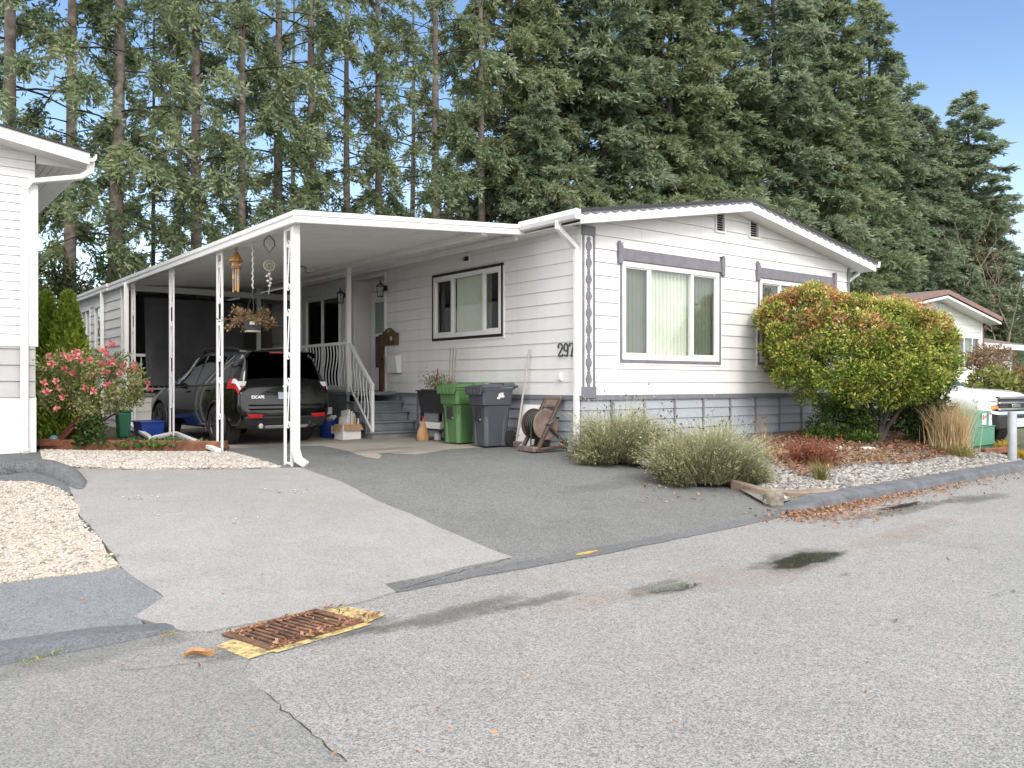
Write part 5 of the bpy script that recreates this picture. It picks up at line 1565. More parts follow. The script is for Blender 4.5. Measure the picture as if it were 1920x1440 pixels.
# boxes and bins behind the left posts
bp2=G(279,820,.02); bb=thing('storage_tub','rectangular blue plastic tub on the ground in front of the SUV','tub',(bp2.x,bp2.y,bp2.z),HA)
mb=MB(); trough(mb,-.21,.21,-.30,.30,0,.30,.03); mb.build('tub',W['blue'],bb,bevel=.012)
mb=MB(); mb.box(-.23,.23,-.32,.32,.285,.31); mb.build('rim',W['blue'],bb,bevel=.006)
gp2=G(231,820,.05); gb=thing('compost_caddy','dark green lidded bin standing behind the rear carport post','bin',(gp2.x,gp2.y,gp2.z),HA)
mb=MB(); trough(mb,-.11,.11,-.14,.14,0,.46,.02); mb.build('body',W['darkgreen'],gb,bevel=.02); mb=MB(); mb.box(-.125,.125,-.155,.155,.46,.50); mb.hexa([(-.12,-.15,.50),(.12,-.15,.50),(.12,.15,.50),(-.12,.15,.50)],[(-.08,-.1,.53),(.08,-.1,.53),(.08,.1,.53),(-.08,.1,.53)]); mb.build('lid',W['darkgreen'],gb,bevel=.01)

# letter boxes by the door
lb=thing('letter_box','white metal letter box on the wall under the carved wooden plaque','letter box',(*H(-.02,5.33)[:2],1.62),HA)
mb=MB(); mb.M=MS
mb.prism([(-.0,.0),(-.10,.0),(-.10,.03),(-.15,.33),(-.0,.36)],-.20,.20,'x')
mb.build('body',W['white'],lb,bevel=.006)
mb=MB(MS); mb.hexa([(-.22,-.17,.30),(.22,-.17,.30),(.22,0,.335),(-.22,0,.335)],[(-.22,-.17,.32),(.22,-.17,.32),(.22,0,.36),(-.22,0,.36)]); mb.build('lid',W['white'],lb,bevel=.004)
wp=thing('wooden_plaque','carved dark wooden wall box with scrolled top and white medallion by the door','plaque',(*H(-.02,5.52)[:2],2.17),HA)
mb=MB(MS); ol=[(-.27,0),(.25,0),(.25,.22),(.20,.27),(.13,.28),(.10,.33),(.05,.31),(.0,.345),(-.05,.30),(-.10,.30),(-.14,.25),(-.20,.24),(-.27,.22)]
ol=[(-a,b) for a,b in ol]
mb.prism(ol,-.09,.0,'y'); mb.build('case',W['gold'],wp,bevel=.008)
mb=MB(MS); mb.lathe([(.0,-.10),(.035,-.10),(.045,-.09)],14,(.12,0,.13),'y'); mb.lathe([(.0,-.10),(.016,-.10),(.02,-.09)],10,(.02,0,.27),'y'); mb.build('medallion',W['feather'],wp)
wd_=thing('wooden_post','red-brown wooden post standing on the deck beside the front door','post',(*H(-.10,5.80)[:2],1.252),HA)
mb=MB(); mb.box(-.035,.035,-.045,.045,0,1.12); mb.box(-.04,.04,-.05,.05,1.12,1.14); mb.build('shaft',W['brownwood'],wd_,bevel=.006)

# ---- things hanging under the carport edge
def hang(px,x=-3.84):
    p,s=slabfrom(px,x); return Vector((p[0],p[1],0)),s,p[1]
p_,s_,Yh=hang(443)
zt=3.52
wc=thing('wind_chime','wooden birdhouse wind chime with yellow and lilac tubes hanging from the carport edge','wind chime',(p_.x,p_.y,zt),HA)
zz=lambda py: CZ-(py-720)/FPX*Yh-zt
mb=MB(); mb.tube([(0,0,.02),(0,0,zz(472))],.005,5); mb.tube([(.02*math.cos(a*.6),0,zz(466)+.03*math.sin(a*.6)) for a in range(11)],.005,5); mb.build('hanger',W['twine'],wc)
mb=MB(); z1=zz(478);z2=zz(489);z3=zz(503)
mb.lathe([(.0,z1+.05),(.03,z1+.04),(.05,z1),(.105,z2+.01),(.11,z2-.012),(.06,z2-.01)],8); mb.lathe([(.07,z2-.012),(.075,z3+.02),(.08,z3),(.06,z3-.01),(.0,z3-.012)],8)
mb.build('birdhouse',paint('honey_wood',(.45,.22,.06),.5,.2,14),wc)
mb=MB()
for k in range(4):
    a=k*PI/2+.5; mb.lathe([(.018,z2-.05),(.018,z3+.03)],6,(.067*math.cos(a),.067*math.sin(a),0))
mb.build('window_opening',W['feather'],wc)
for k in range(9):
    a=k*2*PI/9; r_=.055 if k%2 else .035; top=z3-.01; ln=.28+.10*((k*5)%4)/4
    mat=(W['yellow'],W['terra'],W['violet'],W['yellow'])[k%4]
    mb=MB(); mb.lathe([(.014,top-ln),(.015,top-ln*.5),(.014,top)],7,(r_*math.cos(a),r_*math.sin(a),0)); tb_=mb.build('chime_tube',mat,wc,smooth=50)
    mb=MB(); mb.lathe([(.016,top-ln*.52),(.016,top-ln*.3)],7,(r_*math.cos(a),r_*math.sin(a),0)); mb.build('painted_band',(W['violet'],W['feather'],W['yellow'])[k%3],tb_)
p_,s_,Yh=hang(474)
zt=3.53; zz=lambda py: CZ-(py-720)/FPX*Yh-zt
hb=thing('hanging_basket','dark hanging basket of dried brown flowers on a white rope','hanging basket',(p_.x,p_.y,zt),HA)
mb=MB(); zr=zz(545); pts=[(.008*math.cos(k*1.3),.008*math.sin(k*1.3),zr*k/40) for k in range(41)]
mb.tube(pts,.011,5); mb.build('rope',W['rope'],hb)
zr2=zz(598); zb2=zz(620)
mb=MB()
for k in range(3):
    a=k*2*PI/3+.3; mb.tube([(0,0,zr),(.13*math.cos(a),.13*math.sin(a),zr2)],.006,4)
mb.tube([(0,0,zr+.03),(0,0,zr-.05)],.016,6); mb.build('hanger',W['black'],hb)
mb=MB(); mb.lathe([(.09,zb2),(.10,zb2+.01),(.145,zr2-.03),(.155,zr2-.025),(.155,zr2),(.135,zr2),(.12,zr2-.03),(.0,zr2-.035)],20); pot=mb.build('pot',paint('mottled_grey_pot',(.09,.09,.10),.4,.2,20),hb,smooth=40)
mb=MB(); mb.lathe([(.11,zb2-.02),(.115,zb2-.005),(.10,zb2)],18); mb.build('saucer',W['feather'],hb)
mb=MB(); mb.hexa([(-.09,-.143,zb2+.08),(-.03,-.152,zb2+.08),(-.03,-.12,zb2+.08),(-.09,-.11,zb2+.08)],[(-.09,-.150,zr2-.05),(-.03,-.158,zr2-.05),(-.03,-.12,zr2-.05),(-.09,-.11,zr2-.05)]); mb.build('plant_label',W['white'],pot)
rng=np.random.default_rng(12); Pn=[];Dn=[]
mb=MB()
for k in range(46):
    az=rng.uniform(0,2*PI); el_=rng.uniform(-.25,1.1); L=rng.uniform(.16,.34)*(1.15 if math.cos(az)<0 else .95)
    d=np.array([math.cos(az)*math.cos(el_),math.sin(az)*math.cos(el_),math.sin(el_)])
    p0=np.array([.08*math.cos(az),.08*math.sin(az),zr2]); prev=p0
    for j in range(1,6):
        q=p0+d*L*j/5+np.array([0,0,-.10*(j/5)**2]); mb.tube([prev,q],.003,3,cap=False)
        for _ in range(6): Pn.append(q+rng.normal(0,.018,3)); Dn.append(d+rng.normal(0,.7,3))
        prev=q
mb.build('stem',W['twine'],hb)
leaves('dried_flowers',hb,F_dry,np.array(Pn),rng,.045,.5,0,np.array(Dn))
p_,s_,Yh=hang(505)
zt=3.50; zz=lambda py: CZ-(py-720)/FPX*Yh-zt
dc=thing('dream_catcher','twine dream catcher with diamond hoop round hoop and shells under the carport edge','dream catcher',(p_.x,p_.y,zt),HA-R(15))
z1,z2=zz(441),zz(474); zm=(z1+z2)/2; hw=.075
mb=MB(); mb.tube([(0,0,.0),(0,0,z1)],.003,4); dia=[(0,0,z1),(hw*.9,0,zm+.05),(hw,0,zm-.02),(0,0,z2),(-hw,0,zm-.02),(-hw*.9,0,zm+.05)]
mb.tube(dia,.011,6,closed=True)
mb.tube([(0,0,z2),(.012,0,(z2+zz(487))/2),(0,0,zz(487))],.004,4); mb.build('diamond_hoop',W['twine'],dc)
mb=MB(); k_=8
for a in range(8):
    b=(a*3)%8; A=2*PI*a/8;B=2*PI*b/8
    mb.tube([(hw*.8*math.cos(A),0,zm+.09*math.sin(A)),(hw*.8*math.cos(B),0,zm+.09*math.sin(B))],.003,3)
for a in range(10): 
    A=2*PI*a/10; mb.tube([(0,0,zm),(hw*.85*math.cos(A),0,zm+.1*math.sin(A))],.0025,3)
mb.build('web',W['feather'],dc)
zc=zz(498); rr2=.075
mb=MB(); mb.tube([(rr2*math.cos(2*PI*a/20),0,zc+rr2*math.sin(2*PI*a/20)) for a in range(20)],.008,6,closed=True)
for a in range(10):
    A=2*PI*a/10;B=2*PI*((a+4)%10)/10; mb.tube([(rr2*math.cos(A),0,zc+rr2*math.sin(A)),(rr2*math.cos(B),0,zc+rr2*math.sin(B))],.003,3)
mb.build('round_hoop',paint('sage_twine',(.30,.31,.22),.8),dc)
mb=MB(); mb.tube([(0,0,zc-rr2),(.01,0,zz(530)),(-.01,0,zz(552))],.004,4)
for k,(py,dx) in enumerate(((514,0),(518,-.03),(523,.02),(527,-.02),(531,.015),(536,.0))):
    mb.lathe([(.004,-.02),(.022,-.005),(.02,.01),(.004,.02)],7,(dx,0,zz(py)))
mb.build('shell_tail',W['feather'],dc)

# ---- storm drain with yellow painted surround
dr=[G(455,1188),G(600,1150),G(645,1172),G(500,1216)]
# grate axes
c0=(dr[0]+dr[1]+dr[2]+dr[3])/4; ux=((dr[1]-dr[0])+(dr[2]-dr[3])); ang=math.atan2(ux.y,ux.x); LG=ux.length/2; WG=((dr[3]-dr[0]).length+(dr[2]-dr[1]).length)/2
sd=thing('storm_drain','rusty cast iron storm drain grate set in the road with worn yellow paint round it','drain grate',(c0.x,c0.y,.0),ang)
LG=.56; WG=.34
mb=MB(); h=.016
mb.box(-LG/2-.05,LG/2+.05,-WG/2-.05,-WG/2,.004,h); mb.box(-LG/2-.05,LG/2+.05,WG/2,WG/2+.05,.004,h); mb.box(-LG/2-.05,-LG/2,-WG/2,WG/2,.004,h); mb.box(LG/2,LG/2+.05,-WG/2,WG/2,.004,h)
nb=13
for k in range(1,nb): 
    x=-LG/2+LG*k/nb; mb.box(x-.011,x+.011,-WG/2,WG/2,.004,h-.002)
mb.build('grate',W['rust'],sd,bevel=.003)
mb=MB(); mb.box(-LG/2,LG/2,-WG/2,WG/2,.0045,.0055); mb.build('pit',W['black'],sd)
t=NT('worn_yellow_paint'); al=t.ramp(t.noise(9,8,.75),[(.37,(0,0,0)),(.52,(.95,.95,.95))])
t.set(t.ramp(t.noise(30,4),[(.3,(.36,.27,.10)),(.7,(.52,.42,.20))]),.7); 
trn=t.node('ShaderNodeBsdfTransparent'); mxs=t.node('ShaderNodeMixShader'); t.link(al,mxs.inputs[0]); t.link(trn.outputs[0],mxs.inputs[1]); t.link(t.p.outputs[0],mxs.inputs[2]); t.link(mxs.outputs[0],t.out.inputs['Surface'])
m_yel=t.mat
mb=MB(); a_,b_=LG/2+.05,WG/2+.05
mb.add([(-a_-.15,-b_-.03,.0065),(-a_,-b_-.03,.0065),(-a_,b_-.12,.0065),(-a_-.13,b_-.15,.0065)],[(0,1,2,3)]); mb.add([(a_,-b_-.02,.0065),(a_+.19,-b_+.02,.0065),(a_+.17,b_+.03,.0065),(a_,b_+.04,.0065)],[(0,1,2,3)]); mb.add([(-a_,-b_-.06,.0068),(a_,-b_-.06,.0068),(a_,-b_,.0068),(-a_,-b_,.0068)],[(0,1,2,3)])
mb.build('painted_border',m_yel,sd)
F_leaf=foliage_mat('autumn_leaf',[(.10,.05,.03),(.22,.105,.055),(.33,.175,.095),(.42,.27,.17)],.15)
rng=np.random.default_rng(3)
def litter(name,P,size,label,seed=1,dz=.006,mat=None,tilt=.35):
    rng=np.random.default_rng(seed); n=len(P)
    Q=np.array([(x,y,g(x,y)+dz+rng.uniform(0,.012)) for x,y in P])
    D=np.stack([rng.normal(0,1,n),rng.normal(0,1,n),rng.normal(0,tilt,n)],1); D/=np.linalg.norm(D,axis=1,keepdims=True)
    S=np.cross(D,np.array([0,0,1.])+rng.normal(0,tilt,(n,3))); S/=np.linalg.norm(S,axis=1,keepdims=True)
    L=(size*rng.uniform(.5,1.3,n))[:,None]
    V=np.stack([Q,Q+D*L*.45+S*L*.32+np.array([0,0,.006]),Q+D*L+np.array([0,0,.004]),Q+D*L*.45-S*L*.32],1).reshape(-1,3)
    V[:,2]=np.maximum(V[:,2],np.repeat(Q[:,2],4)-.003)
    o=npmesh(name,V,np.arange(4*n).reshape(n,4),mat or F_leaf); return props(o,label,None,None,'stuff')
ca,sa=math.cos(ang),math.sin(ang)
P=[]
for _ in range(420):
    u=rng.uniform(-LG/2-.02,LG/2+.2); v=rng.choice([rng.normal(-WG/2-.02,.03),rng.normal(WG/2,.03),rng.uniform(-WG/2,WG/2)],p=[.5,.25,.25])
    if abs(v)<WG/2-.03 and abs(u)<LG/2: 
        if rng.random()<.35: continue
    P.append((c0.x+u*ca-v*sa,c0.y+u*sa+v*ca))
litter('fallen_leaves',P,.028,'crumbled rust-coloured leaves caught on and round the storm drain',4,.014)
# leaf drift along the right kerb and on the drive edge
P=[]
for _ in range(2600):
    l=3.6+rng.gamma(1.5,1.7); d=-abs(rng.normal(0,.16))-.01-(.2 if rng.random()<.12 else 0)*rng.random()*3
    if l>11.5: continue
    P.append(DLp(d,l))
litter('fallen_leaves',P,.034,'brown leaf drift in the gutter along the painted kerb',5,.005)
P=[]
for _ in range(420):
    p=G(rng.normal(1550,65),rng.normal(968,9)); P.append((p.x,p.y))
for _ in range(40):
    p=G(rng.uniform(1200,1440),rng.uniform(905,945)); P.append((p.x,p.y))
litter('fallen_leaves',P,.05,'larger tan leaves scattered on the road by the kerb end',6,.01)
P=[]
for _ in range(70):
    p=G(rng.uniform(150,1800),rng.uniform(1000,1430)); P.append((p.x,p.y))
litter('fallen_leaves',P,.028,'single dark leaf scraps scattered over the road and drives',7,.014)
P=[]
bedp=GP((1430,868),(1440,836),(1500,816),(1640,815),(1830,840),(1790,862),(1700,880),(1600,882),(1500,905))
for x,y in scatter(bedp,13000,rng): P.append((x,y))
Pz=litter('fallen_leaves',P,.05,'thick red-brown leaf litter under the pieris in the front bed',8,.095)
lf=thing('dead_leaf','single large curled tan leaf lying on the road left of the drain','leaf',tuple(G(372,1232,.004)),R(20))
mb=MB(); rows=[]
for i in range(9):
    u=i/8; w_=.03*math.sin(PI*min(1,u*1.02))**.7+.001
    rows.append([(-.075+.15*u,w_*s_,.004+.02*abs(s_)**1.5*(1+u)+.012*math.sin(u*5)) for s_ in (-1,-.5,0,.5,1)])
mb.grid(rows); mb.tube([(.07,0,.006),(.11,.01,.02)],.002,4); mb.build('blade',paint('tan_leaf',(.46,.24,.11),.7,.2,30),lf,fix=False)

# ---- wet patches, puddles, stains on the road (own shapes, own sheets)
def blob(name,px,py,rx,ry,mat,dz,seed,edge=.35,n=40,rot=0,label=None,world=None):
    rng=random.Random(seed); c=G(px,py) if world is None else Vector(world)
    ph=[rng.uniform(0,6.28) for _ in range(5)]
    rows=[[],[],[]]
    for k in range(n):
        a=2*PI*k/n; r=1+edge*(.5*math.sin(2*a+ph[0])+.35*math.sin(3*a+ph[1])+.25*math.sin(5*a+ph[2])+.2*math.sin(9*a+ph[3]))
        u,v=rx*math.cos(a)*r,ry*math.sin(a)*r
        du,dv=u*UX+v*NX,u*UY+v*NY
        for j,q in enumerate((.02,.6,1)): 
            x,y=c.x+du*q,c.y+dv*q; rows[j].append((x,y,max(g(x,y),0)+dz))
    mb=MB(); mb.grid(rows,closed_u=True); 
    o=mb.build(name,mat,None,fix=True)
    a_=o.data.attributes.new('fade','FLOAT','POINT'); a_.data.foreach_set('value',[1]*n+[.75]*n+[0]*n)
    return props(o,label,None,None,'structure')
def stain_mat(name,col,rough,strength,noise_s=6,lo=.35,hi=.6):
    t=NT(name); a=t.node('ShaderNodeAttribute'); a.attribute_name='fade'
    nn=t.noise(noise_s,8,.7)
    f=t.math('ADD',a.outputs['Fac'],t.math('MULTIPLY',t.math('SUBTRACT',nn,.5),1.5))
    f=t.ramp(f,[(lo,(0,0,0)),(hi,(1,1,1))])
    f=t.math('MULTIPLY',f,strength)
    t.set(col,rough)
    tr=t.node('ShaderNodeBsdfTransparent'); m=t.node('ShaderNodeMixShader'); t.link(f,m.inputs[0]); t.link(tr.outputs[0],m.inputs[1]); t.link(t.p.outputs[0],m.inputs[2]); t.link(m.outputs[0],t.out.inputs['Surface'])
    return t.mat
m_damp=stain_mat('damp_asphalt',(.075,.073,.062),.45,.42,7,.35,1.3)
m_damp2=stain_mat('damp_drive',(.09,.09,.09),.7,.2,5,.4,1.4)
m_wet=stain_mat('standing_water',(.035,.035,.032),.03,.78,7,.3,.75)
m_rusty=stain_mat('rusty_silt',(.34,.25,.20),.8,.25,4,.3,1.3)
m_oil=stain_mat('tar_spots',(.03,.03,.03),.6,.85,60,.95,1.03)
m_yst=stain_mat('yellow_spill',(.50,.36,.08),.8,.7,14)
blob('wet_patch',850,1152,.75,.22,m_damp,.0075,1); blob('wet_patch',1010,1128,.5,.12,m_damp,.0078,14)
blob('wet_patch',1490,1052,.75,.32,m_damp,.0075,2); blob('puddle',1512,1050,.52,.22,m_wet,.0105,3,.3)
blob('puddle',1260,1103,.30,.11,m_wet,.0105,5,.3); blob('wet_patch',1240,1104,.45,.17,m_damp,.0075,6)
blob('wet_patch',1700,955,1.3,.24,m_damp,.0075,7); blob('puddle',1690,950,.55,.11,m_wet,.0105,8,.4); blob('wet_patch',1830,935,.9,.3,m_damp,.0077,9)
blob('silt_stain',1400,1080,.9,.4,m_rusty,.0065,10); blob('silt_stain',1150,1120,.7,.25,m_rusty,.0067,11); blob('silt_stain',1700,1000,1.6,.25,m_rusty,.0066,15)
for i,(x,y,a,b) in enumerate(((1585,1078,.25,.07),(1680,1165,.14,.08),(1870,1118,.22,.06),(1900,1110,.12,.05))): blob('tar_mark',x,y,a,b,m_oil,.0085,20+i)
blob('yellow_mark',1100,1039,.16,.05,m_yst,.0125,31); 
blob('drive_stain',1180,905,1.4,.4,m_damp2,.0085,43); blob('drive_stain',690,846,1.1,.32,m_damp2,.0130,44); blob('drive_stain',480,838,1.0,.25,m_damp2,.0133,45)
blob('wet_patch',120,1300,1.0,.22,m_damp2,.0092,46,world=(-2.2,4.3,0)); blob('drain_surround',560,1195,.62,.34,m_damp,.0057,47)

# ---- garden edging, stones
def beam_between(name,label,cat,a,b,w,h,mat,dz=0,bev=.015,group=None):
    A=Vector(a);B=Vector(b); m_=(A+B)/2; d=B-A; L=Vector((d.x,d.y,0)).length
    t_=thing(name,label,cat,(m_.x,m_.y,m_.z+dz),math.atan2(d.y,d.x),group)
    mb=MB(); n=max(2,int(L/.4)); rows=[]
    rr=random.Random(int(L*1000))
    for i in range(n+1):
        x=-L/2+L*i/n; j=rr.uniform(-.006,.006); zt_=d.z*(i/n-.5)
        rows.append([(x,-w/2+j,zt_),(x,w/2+j,zt_),(x,w/2+j,zt_+h+j),(x,-w/2+j,zt_+h+j)])
    mb.grid(rows,closed_u=True); mb.f.append((0,1,2,3)); k=len(mb.v)-4; mb.f.append((k,k+1,k+2,k+3))
    mb.build('timber',mat,t_,bevel=bev); return t_
beam_between('edging_timber','long reddish cedar timber edging the bed beside the pale gravel strip','timber',G(78,841),G(425,845),.12,.17,W['redtimber'],-.02)
beam_between('edging_timber','weathered grey timber running back under the lavender shrub','timber',G(1375,917),G(1452,938),.13,.12,W['timber'],-.01)
beam_between('edging_timber','short flat weathered timber lying behind the block by the kerb end','timber',G(1462,936),G(1550,930),.28,.10,W['timber'],-.01)
st=thing('stone_block','rough brown stone block at the corner of the drive and kerb','stone',tuple(G(1450,951,-.01)),R(25))
bm=bmesh.new(); bmesh.ops.create_cube(bm,size=1); bmesh.ops.subdivide_edges(bm,edges=bm.edges[:],cuts=3,use_grid_fill=True)
for v in bm.verts:
    p=v.co.copy(); r=p.length; v.co=p*(1-.10*(r-.5))+Vector((math.sin(p.x*13+p.y*7),math.cos(p.y*11+p.z*9),math.sin(p.z*12+p.x*5)))*.025; v.co.x*=.17; v.co.y*=.15; v.co.z=(v.co.z+.5)*.17
me=bpy.data.meshes.new('block'); bm.to_mesh(me); bm.free(); me.shade_smooth(); me.materials.append(W['stone']); link(bpy.data.objects.new('block',me),st)
def slabstone(px,py,sx_,sy_,sz_,label,rz):
    s_=thing('flat_stone',label,'stone',tuple(G(px,py,.04)),rz); mb=MB()
    mb.hexa([(-sx_,-sy_,0),(sx_,-sy_*.9,0),(sx_*.9,sy_,0),(-sx_,sy_*.8,0)],[(-sx_*.95,-sy_*.9,sz_),(sx_*.9,-sy_*.85,sz_*.9),(sx_*.85,sy_*.9,sz_),(-sx_*.9,sy_*.75,sz_*.95)]); mb.build('slab',W['lightstone'],s_,bevel=.02)
slabstone(1625,848,.13,.09,.09,'pale flat stone at the foot of the pieris in leaf litter',.4)
slabstone(1570,846,.11,.08,.09,'pale stone half hidden by the red barberry',1.2)

# ---- utility transformer, post, timber
tp=G(1848,843,.03)
tr_=thing('utility_box','green metal transformer box with warning notices half hidden by dry grass','utility box',(tp.x,tp.y,tp.z),HA+R(3))
mb=MB(); mb.box(-.98,.30,-.02,.75,0,.10); mb.build('base',W['trans'],tr_,bevel=.01)
mb=MB(); mb.hexa([(-1.0,-.05,.10),(.30,-.05,.10),(.30,.75,.10),(-1.0,.75,.10)],[(-1.0,-.05,.42),(.30,-.05,.42),(.30,.75,.42),(-1.0,.75,.42)])
mb.hexa([(-.99,-.02,.42),(.29,-.02,.42),(.29,.74,.42),(-.99,.74,.42)],[(-.99,.0,.70),(.29,.0,.70),(.29,.74,.74),(-.99,.74,.74)])
mb.build('cabinet',W['trans'],tr_,bevel=.018)
mb=MB(); mb.box(-1.01,.31,-.07,.76,.095,.115); mb.box(-1.01,.31,-.06,.76,.415,.435); mb.build('flange',W['trans'],tr_,bevel=.006)
mb=MB(); mb.box(-.23,-.04,-.0265,-.018,.46,.66); nt_=mb.build('notice',W['white'],tr_)
mb=MB(); pts=[(-.175+.035*math.cos(2*PI*k/16),-.0285,.59+.045*math.sin(2*PI*k/16)) for k in range(16)]; mb.tube(pts,.006,4,closed=True); mb.bar((-.16,-.0285,.63),(-.19,-.0285,.55),.012,.003,up=(0,1,0)); mb.build('pictogram',W['redlamp'],nt_)
mb=MB(); mb.bar((-.10,-.0285,.60),(-.06,-.0285,.60),.004,.05,up=(0,0,1)); mb.build('symbol',W['pink'],nt_)
mb=MB(); mb.box(.09,.22,-.0265,-.018,.44,.66); n2=mb.build('notice',W['white'],tr_)
mb=MB(); mb.box(.09,.22,-.029,-.0266,.635,.66); mb.build('notice_heading',W['redlamp'],n2)
mb=MB(); mb.box(.105,.13,-.0285,-.0266,.545,.565); mb.box(.18,.205,-.0285,-.0266,.545,.565); mb.box(.10,.21,-.028,-.0266,.535,.537); mb.build('symbol',W['bluepaint'],n2)
beam_between('edging_timber','short red-brown timber in front of the green transformer box','timber',G(1842,855),G(1893,850),.10,.11,W['redtimber'],.02)
bp3=G(1898,868,.02); bo=thing('steel_bollard','grey galvanised steel bollard by the kerb in front of the white pickup','bollard',(bp3.x,bp3.y,bp3.z),0)
mb=MB(); mb.lathe([(.07,-.05),(.07,.84),(.066,.86),(.0,.862)],18); mb.build('tube',W['galv'],bo,smooth=40)
ba=thing('glazed_ball','small pale blue glazed ball on the soil under the rose bush','ornament',tuple(G(101,833,.05)),0)
mb=MB(); mb.lathe([(.01,.0),(.05,.015),(.075,.06),(.075,.09),(.05,.135),(.015,.15)],16); mb.build('ball',W['paleblue'],ba,smooth=60)
# ------------------------------------------------------------------ planting
F_fir=foliage_mat('fir_needles',[(.055,.08,.045),(.125,.175,.09),(.20,.255,.135),(.28,.34,.19),(.38,.425,.28)],.42,scale=.55,tone=.45)
F_firblue=foliage_mat('blue_fir_needles',[(.057,.082,.052),(.125,.175,.10),(.195,.255,.155),(.28,.345,.225),(.37,.425,.30)],.42,scale=.5,tone=.45)
F_firolive=foliage_mat('olive_fir_needles',[(.06,.08,.042),(.135,.172,.082),(.21,.25,.125),(.295,.33,.185),(.38,.41,.26)],.42,scale=.5,tone=.45)
F_pieris=foliage_mat('pieris_leaf',[(.035,.065,.014),(.11,.17,.024),(.28,.35,.055),(.52,.53,.13),(.66,.63,.24)],.2,tint=((.42,.12,.07),(.68,.34,.20)),scale=2.2,tone=.5)
F_low=foliage_mat('dark_shrub_leaf',[(.018,.04,.010),(.045,.085,.015),(.10,.16,.03),(.19,.24,.06)],.2,scale=2.2,tone=.5)
F_lav=foliage_mat('lavender_leaf',[(.09,.09,.045),(.20,.20,.10),(.33,.33,.19),(.45,.445,.28),(.58,.56,.40)],.2,scale=4,tone=.6)
F_lavhead=foliage_mat('lavender_head',[(.025,.022,.025),(.06,.05,.055)],.1)
F_barb=foliage_mat('barberry_leaf',[(.13,.04,.025),(.26,.09,.05),(.36,.17,.08)],.25,scale=4)
F_tuft=foliage_mat('olive_grass',[(.10,.09,.03),(.20,.19,.06),(.34,.27,.11)],.25,scale=5)
F_straw=foliage_mat('dry_grass',[(.30,.21,.10),(.58,.44,.26),(.74,.62,.42)],.3,scale=3)
F_yelgrass=foliage_mat('yellow_grass',[(.35,.22,.03),(.60,.42,.06),(.20,.18,.04)],.25,scale=4)
F_rose=foliage_mat('rose_leaf',[(.05,.075,.025),(.12,.16,.045),(.26,.26,.10),(.38,.31,.16)],.25,scale=3)
F_petal=foliage_mat('pink_petal',[(.55,.11,.14),(.70,.22,.23),(.78,.38,.35)],.3)
F_cedar=foliage_mat('cedar_spray',[(.10,.16,.02),(.24,.33,.04),(.42,.47,.09)],.2,scale=2.5)
F_rhodo=foliage_mat('rhododendron_leaf',[(.02,.045,.012),(.05,.09,.02),(.12,.16,.05)],.15,scale=3)
F_hedge=foliage_mat('yellow_green_hedge',[(.10,.13,.03),(.22,.24,.06),(.36,.34,.14)],.2,scale=1.2)
F_redshrub=foliage_mat('reddish_twig_leaf',[(.16,.10,.06),(.28,.18,.11),(.38,.27,.16)],.2,scale=2)
F_brush=foliage_mat('undergrowth_leaf',[(.015,.025,.008),(.04,.055,.016),(.09,.10,.035)],.15,scale=.8)
F_ivy=foliage_mat('ivy_leaf',[(.03,.07,.012),(.08,.15,.02)],.2,scale=3)

def clump_shrub(parent,name,mat,clumps,nper,leaf,aspect,seed,tintf=None,shell=.55,outward=.9,jit=.5):
    """leaves gathered in clumps: each clump a half-shell of leaves that point outwards"""
    rng=np.random.default_rng(seed); Ps=[];Ds=[];Ts=[];Tn=[]
    cs=np.array([c[:3] for c in clumps]); ctr=cs.mean(0)
    for c in clumps:
        x,y,z,r=c; n=int(nper*(r/.2)**1.6)
        v=rng.normal(0,1,(n,3)); v/=np.linalg.norm(v,axis=1,keepdims=True)
        q_=rng.random((n,1))**.5; rad=r*(shell+(1-shell)*q_); ct_=rng.uniform(-.25,.25)
        Tn.append(np.clip(.15+.75*q_[:,0]**2*(.55+.45*v[:,2])+ct_+rng.normal(0,.12,n),0,1))  # outer upward leaves lighter: young growth and highlights both put into the colour
        P=np.array([x,y,z])+v*rad*np.array([1,1,.8])
        D=v*outward+rng.normal(0,jit,(n,3))+np.array([0,0,.25])
        Ps.append(P);Ds.append(D)
        Ts.append(tintf(P,c,rng) if tintf else np.zeros(n))
    P=np.vstack(Ps);D=np.vstack(Ds);T=np.concatenate(Ts)
    return leaves(name,parent,mat,P,rng,leaf,aspect,.2,D,T if tintf else None,.15,np.concatenate(Tn))

def blades(parent,name,mat,bases,dirs,lengths,width,droop,rng,segs=3,tone=None):
    """grass-like blades: strips that bend over"""
    n=len(bases); B=np.array(bases); D=np.array(dirs); D/=np.linalg.norm(D,axis=1,keepdims=True); L=np.array(lengths)[:,None]
    S=np.cross(D,np.array([0,0,1.])+rng.normal(0,.3,(n,3))); S/=np.maximum(1e-6,np.linalg.norm(S,axis=1,keepdims=True))
    hz=D*np.array([1,1,0]); 
    V=[]
    for k in range(segs+1):
        t=k/segs; c=B+D*L*t+hz*L*droop*t*t*.6-np.array([0,0,1.])*L*droop*t*t
        w=width*(1-t*.92)
        V+= [c-S*w/2, c+S*w/2]
    V=np.stack(V,1).reshape(-1,3); m=2*(segs+1)
    f=np.array([[2*k,2*k+1,2*k+3,2*k+2] for k in range(segs)])
    F=(np.arange(n)[:,None,None]*m+f[None]).reshape(-1,4)
    return npmesh(name,V,F,mat,parent,{'tone':np.repeat(tone,m)} if tone is not None else None)

def rand_dirs(rng,n,spread,up=1.0):
    a=rng.uniform(0,2*PI,n); s=rng.random(n)**.6*spread
    return np.stack([np.cos(a)*s,np.sin(a)*s,np.full(n,up)],1)

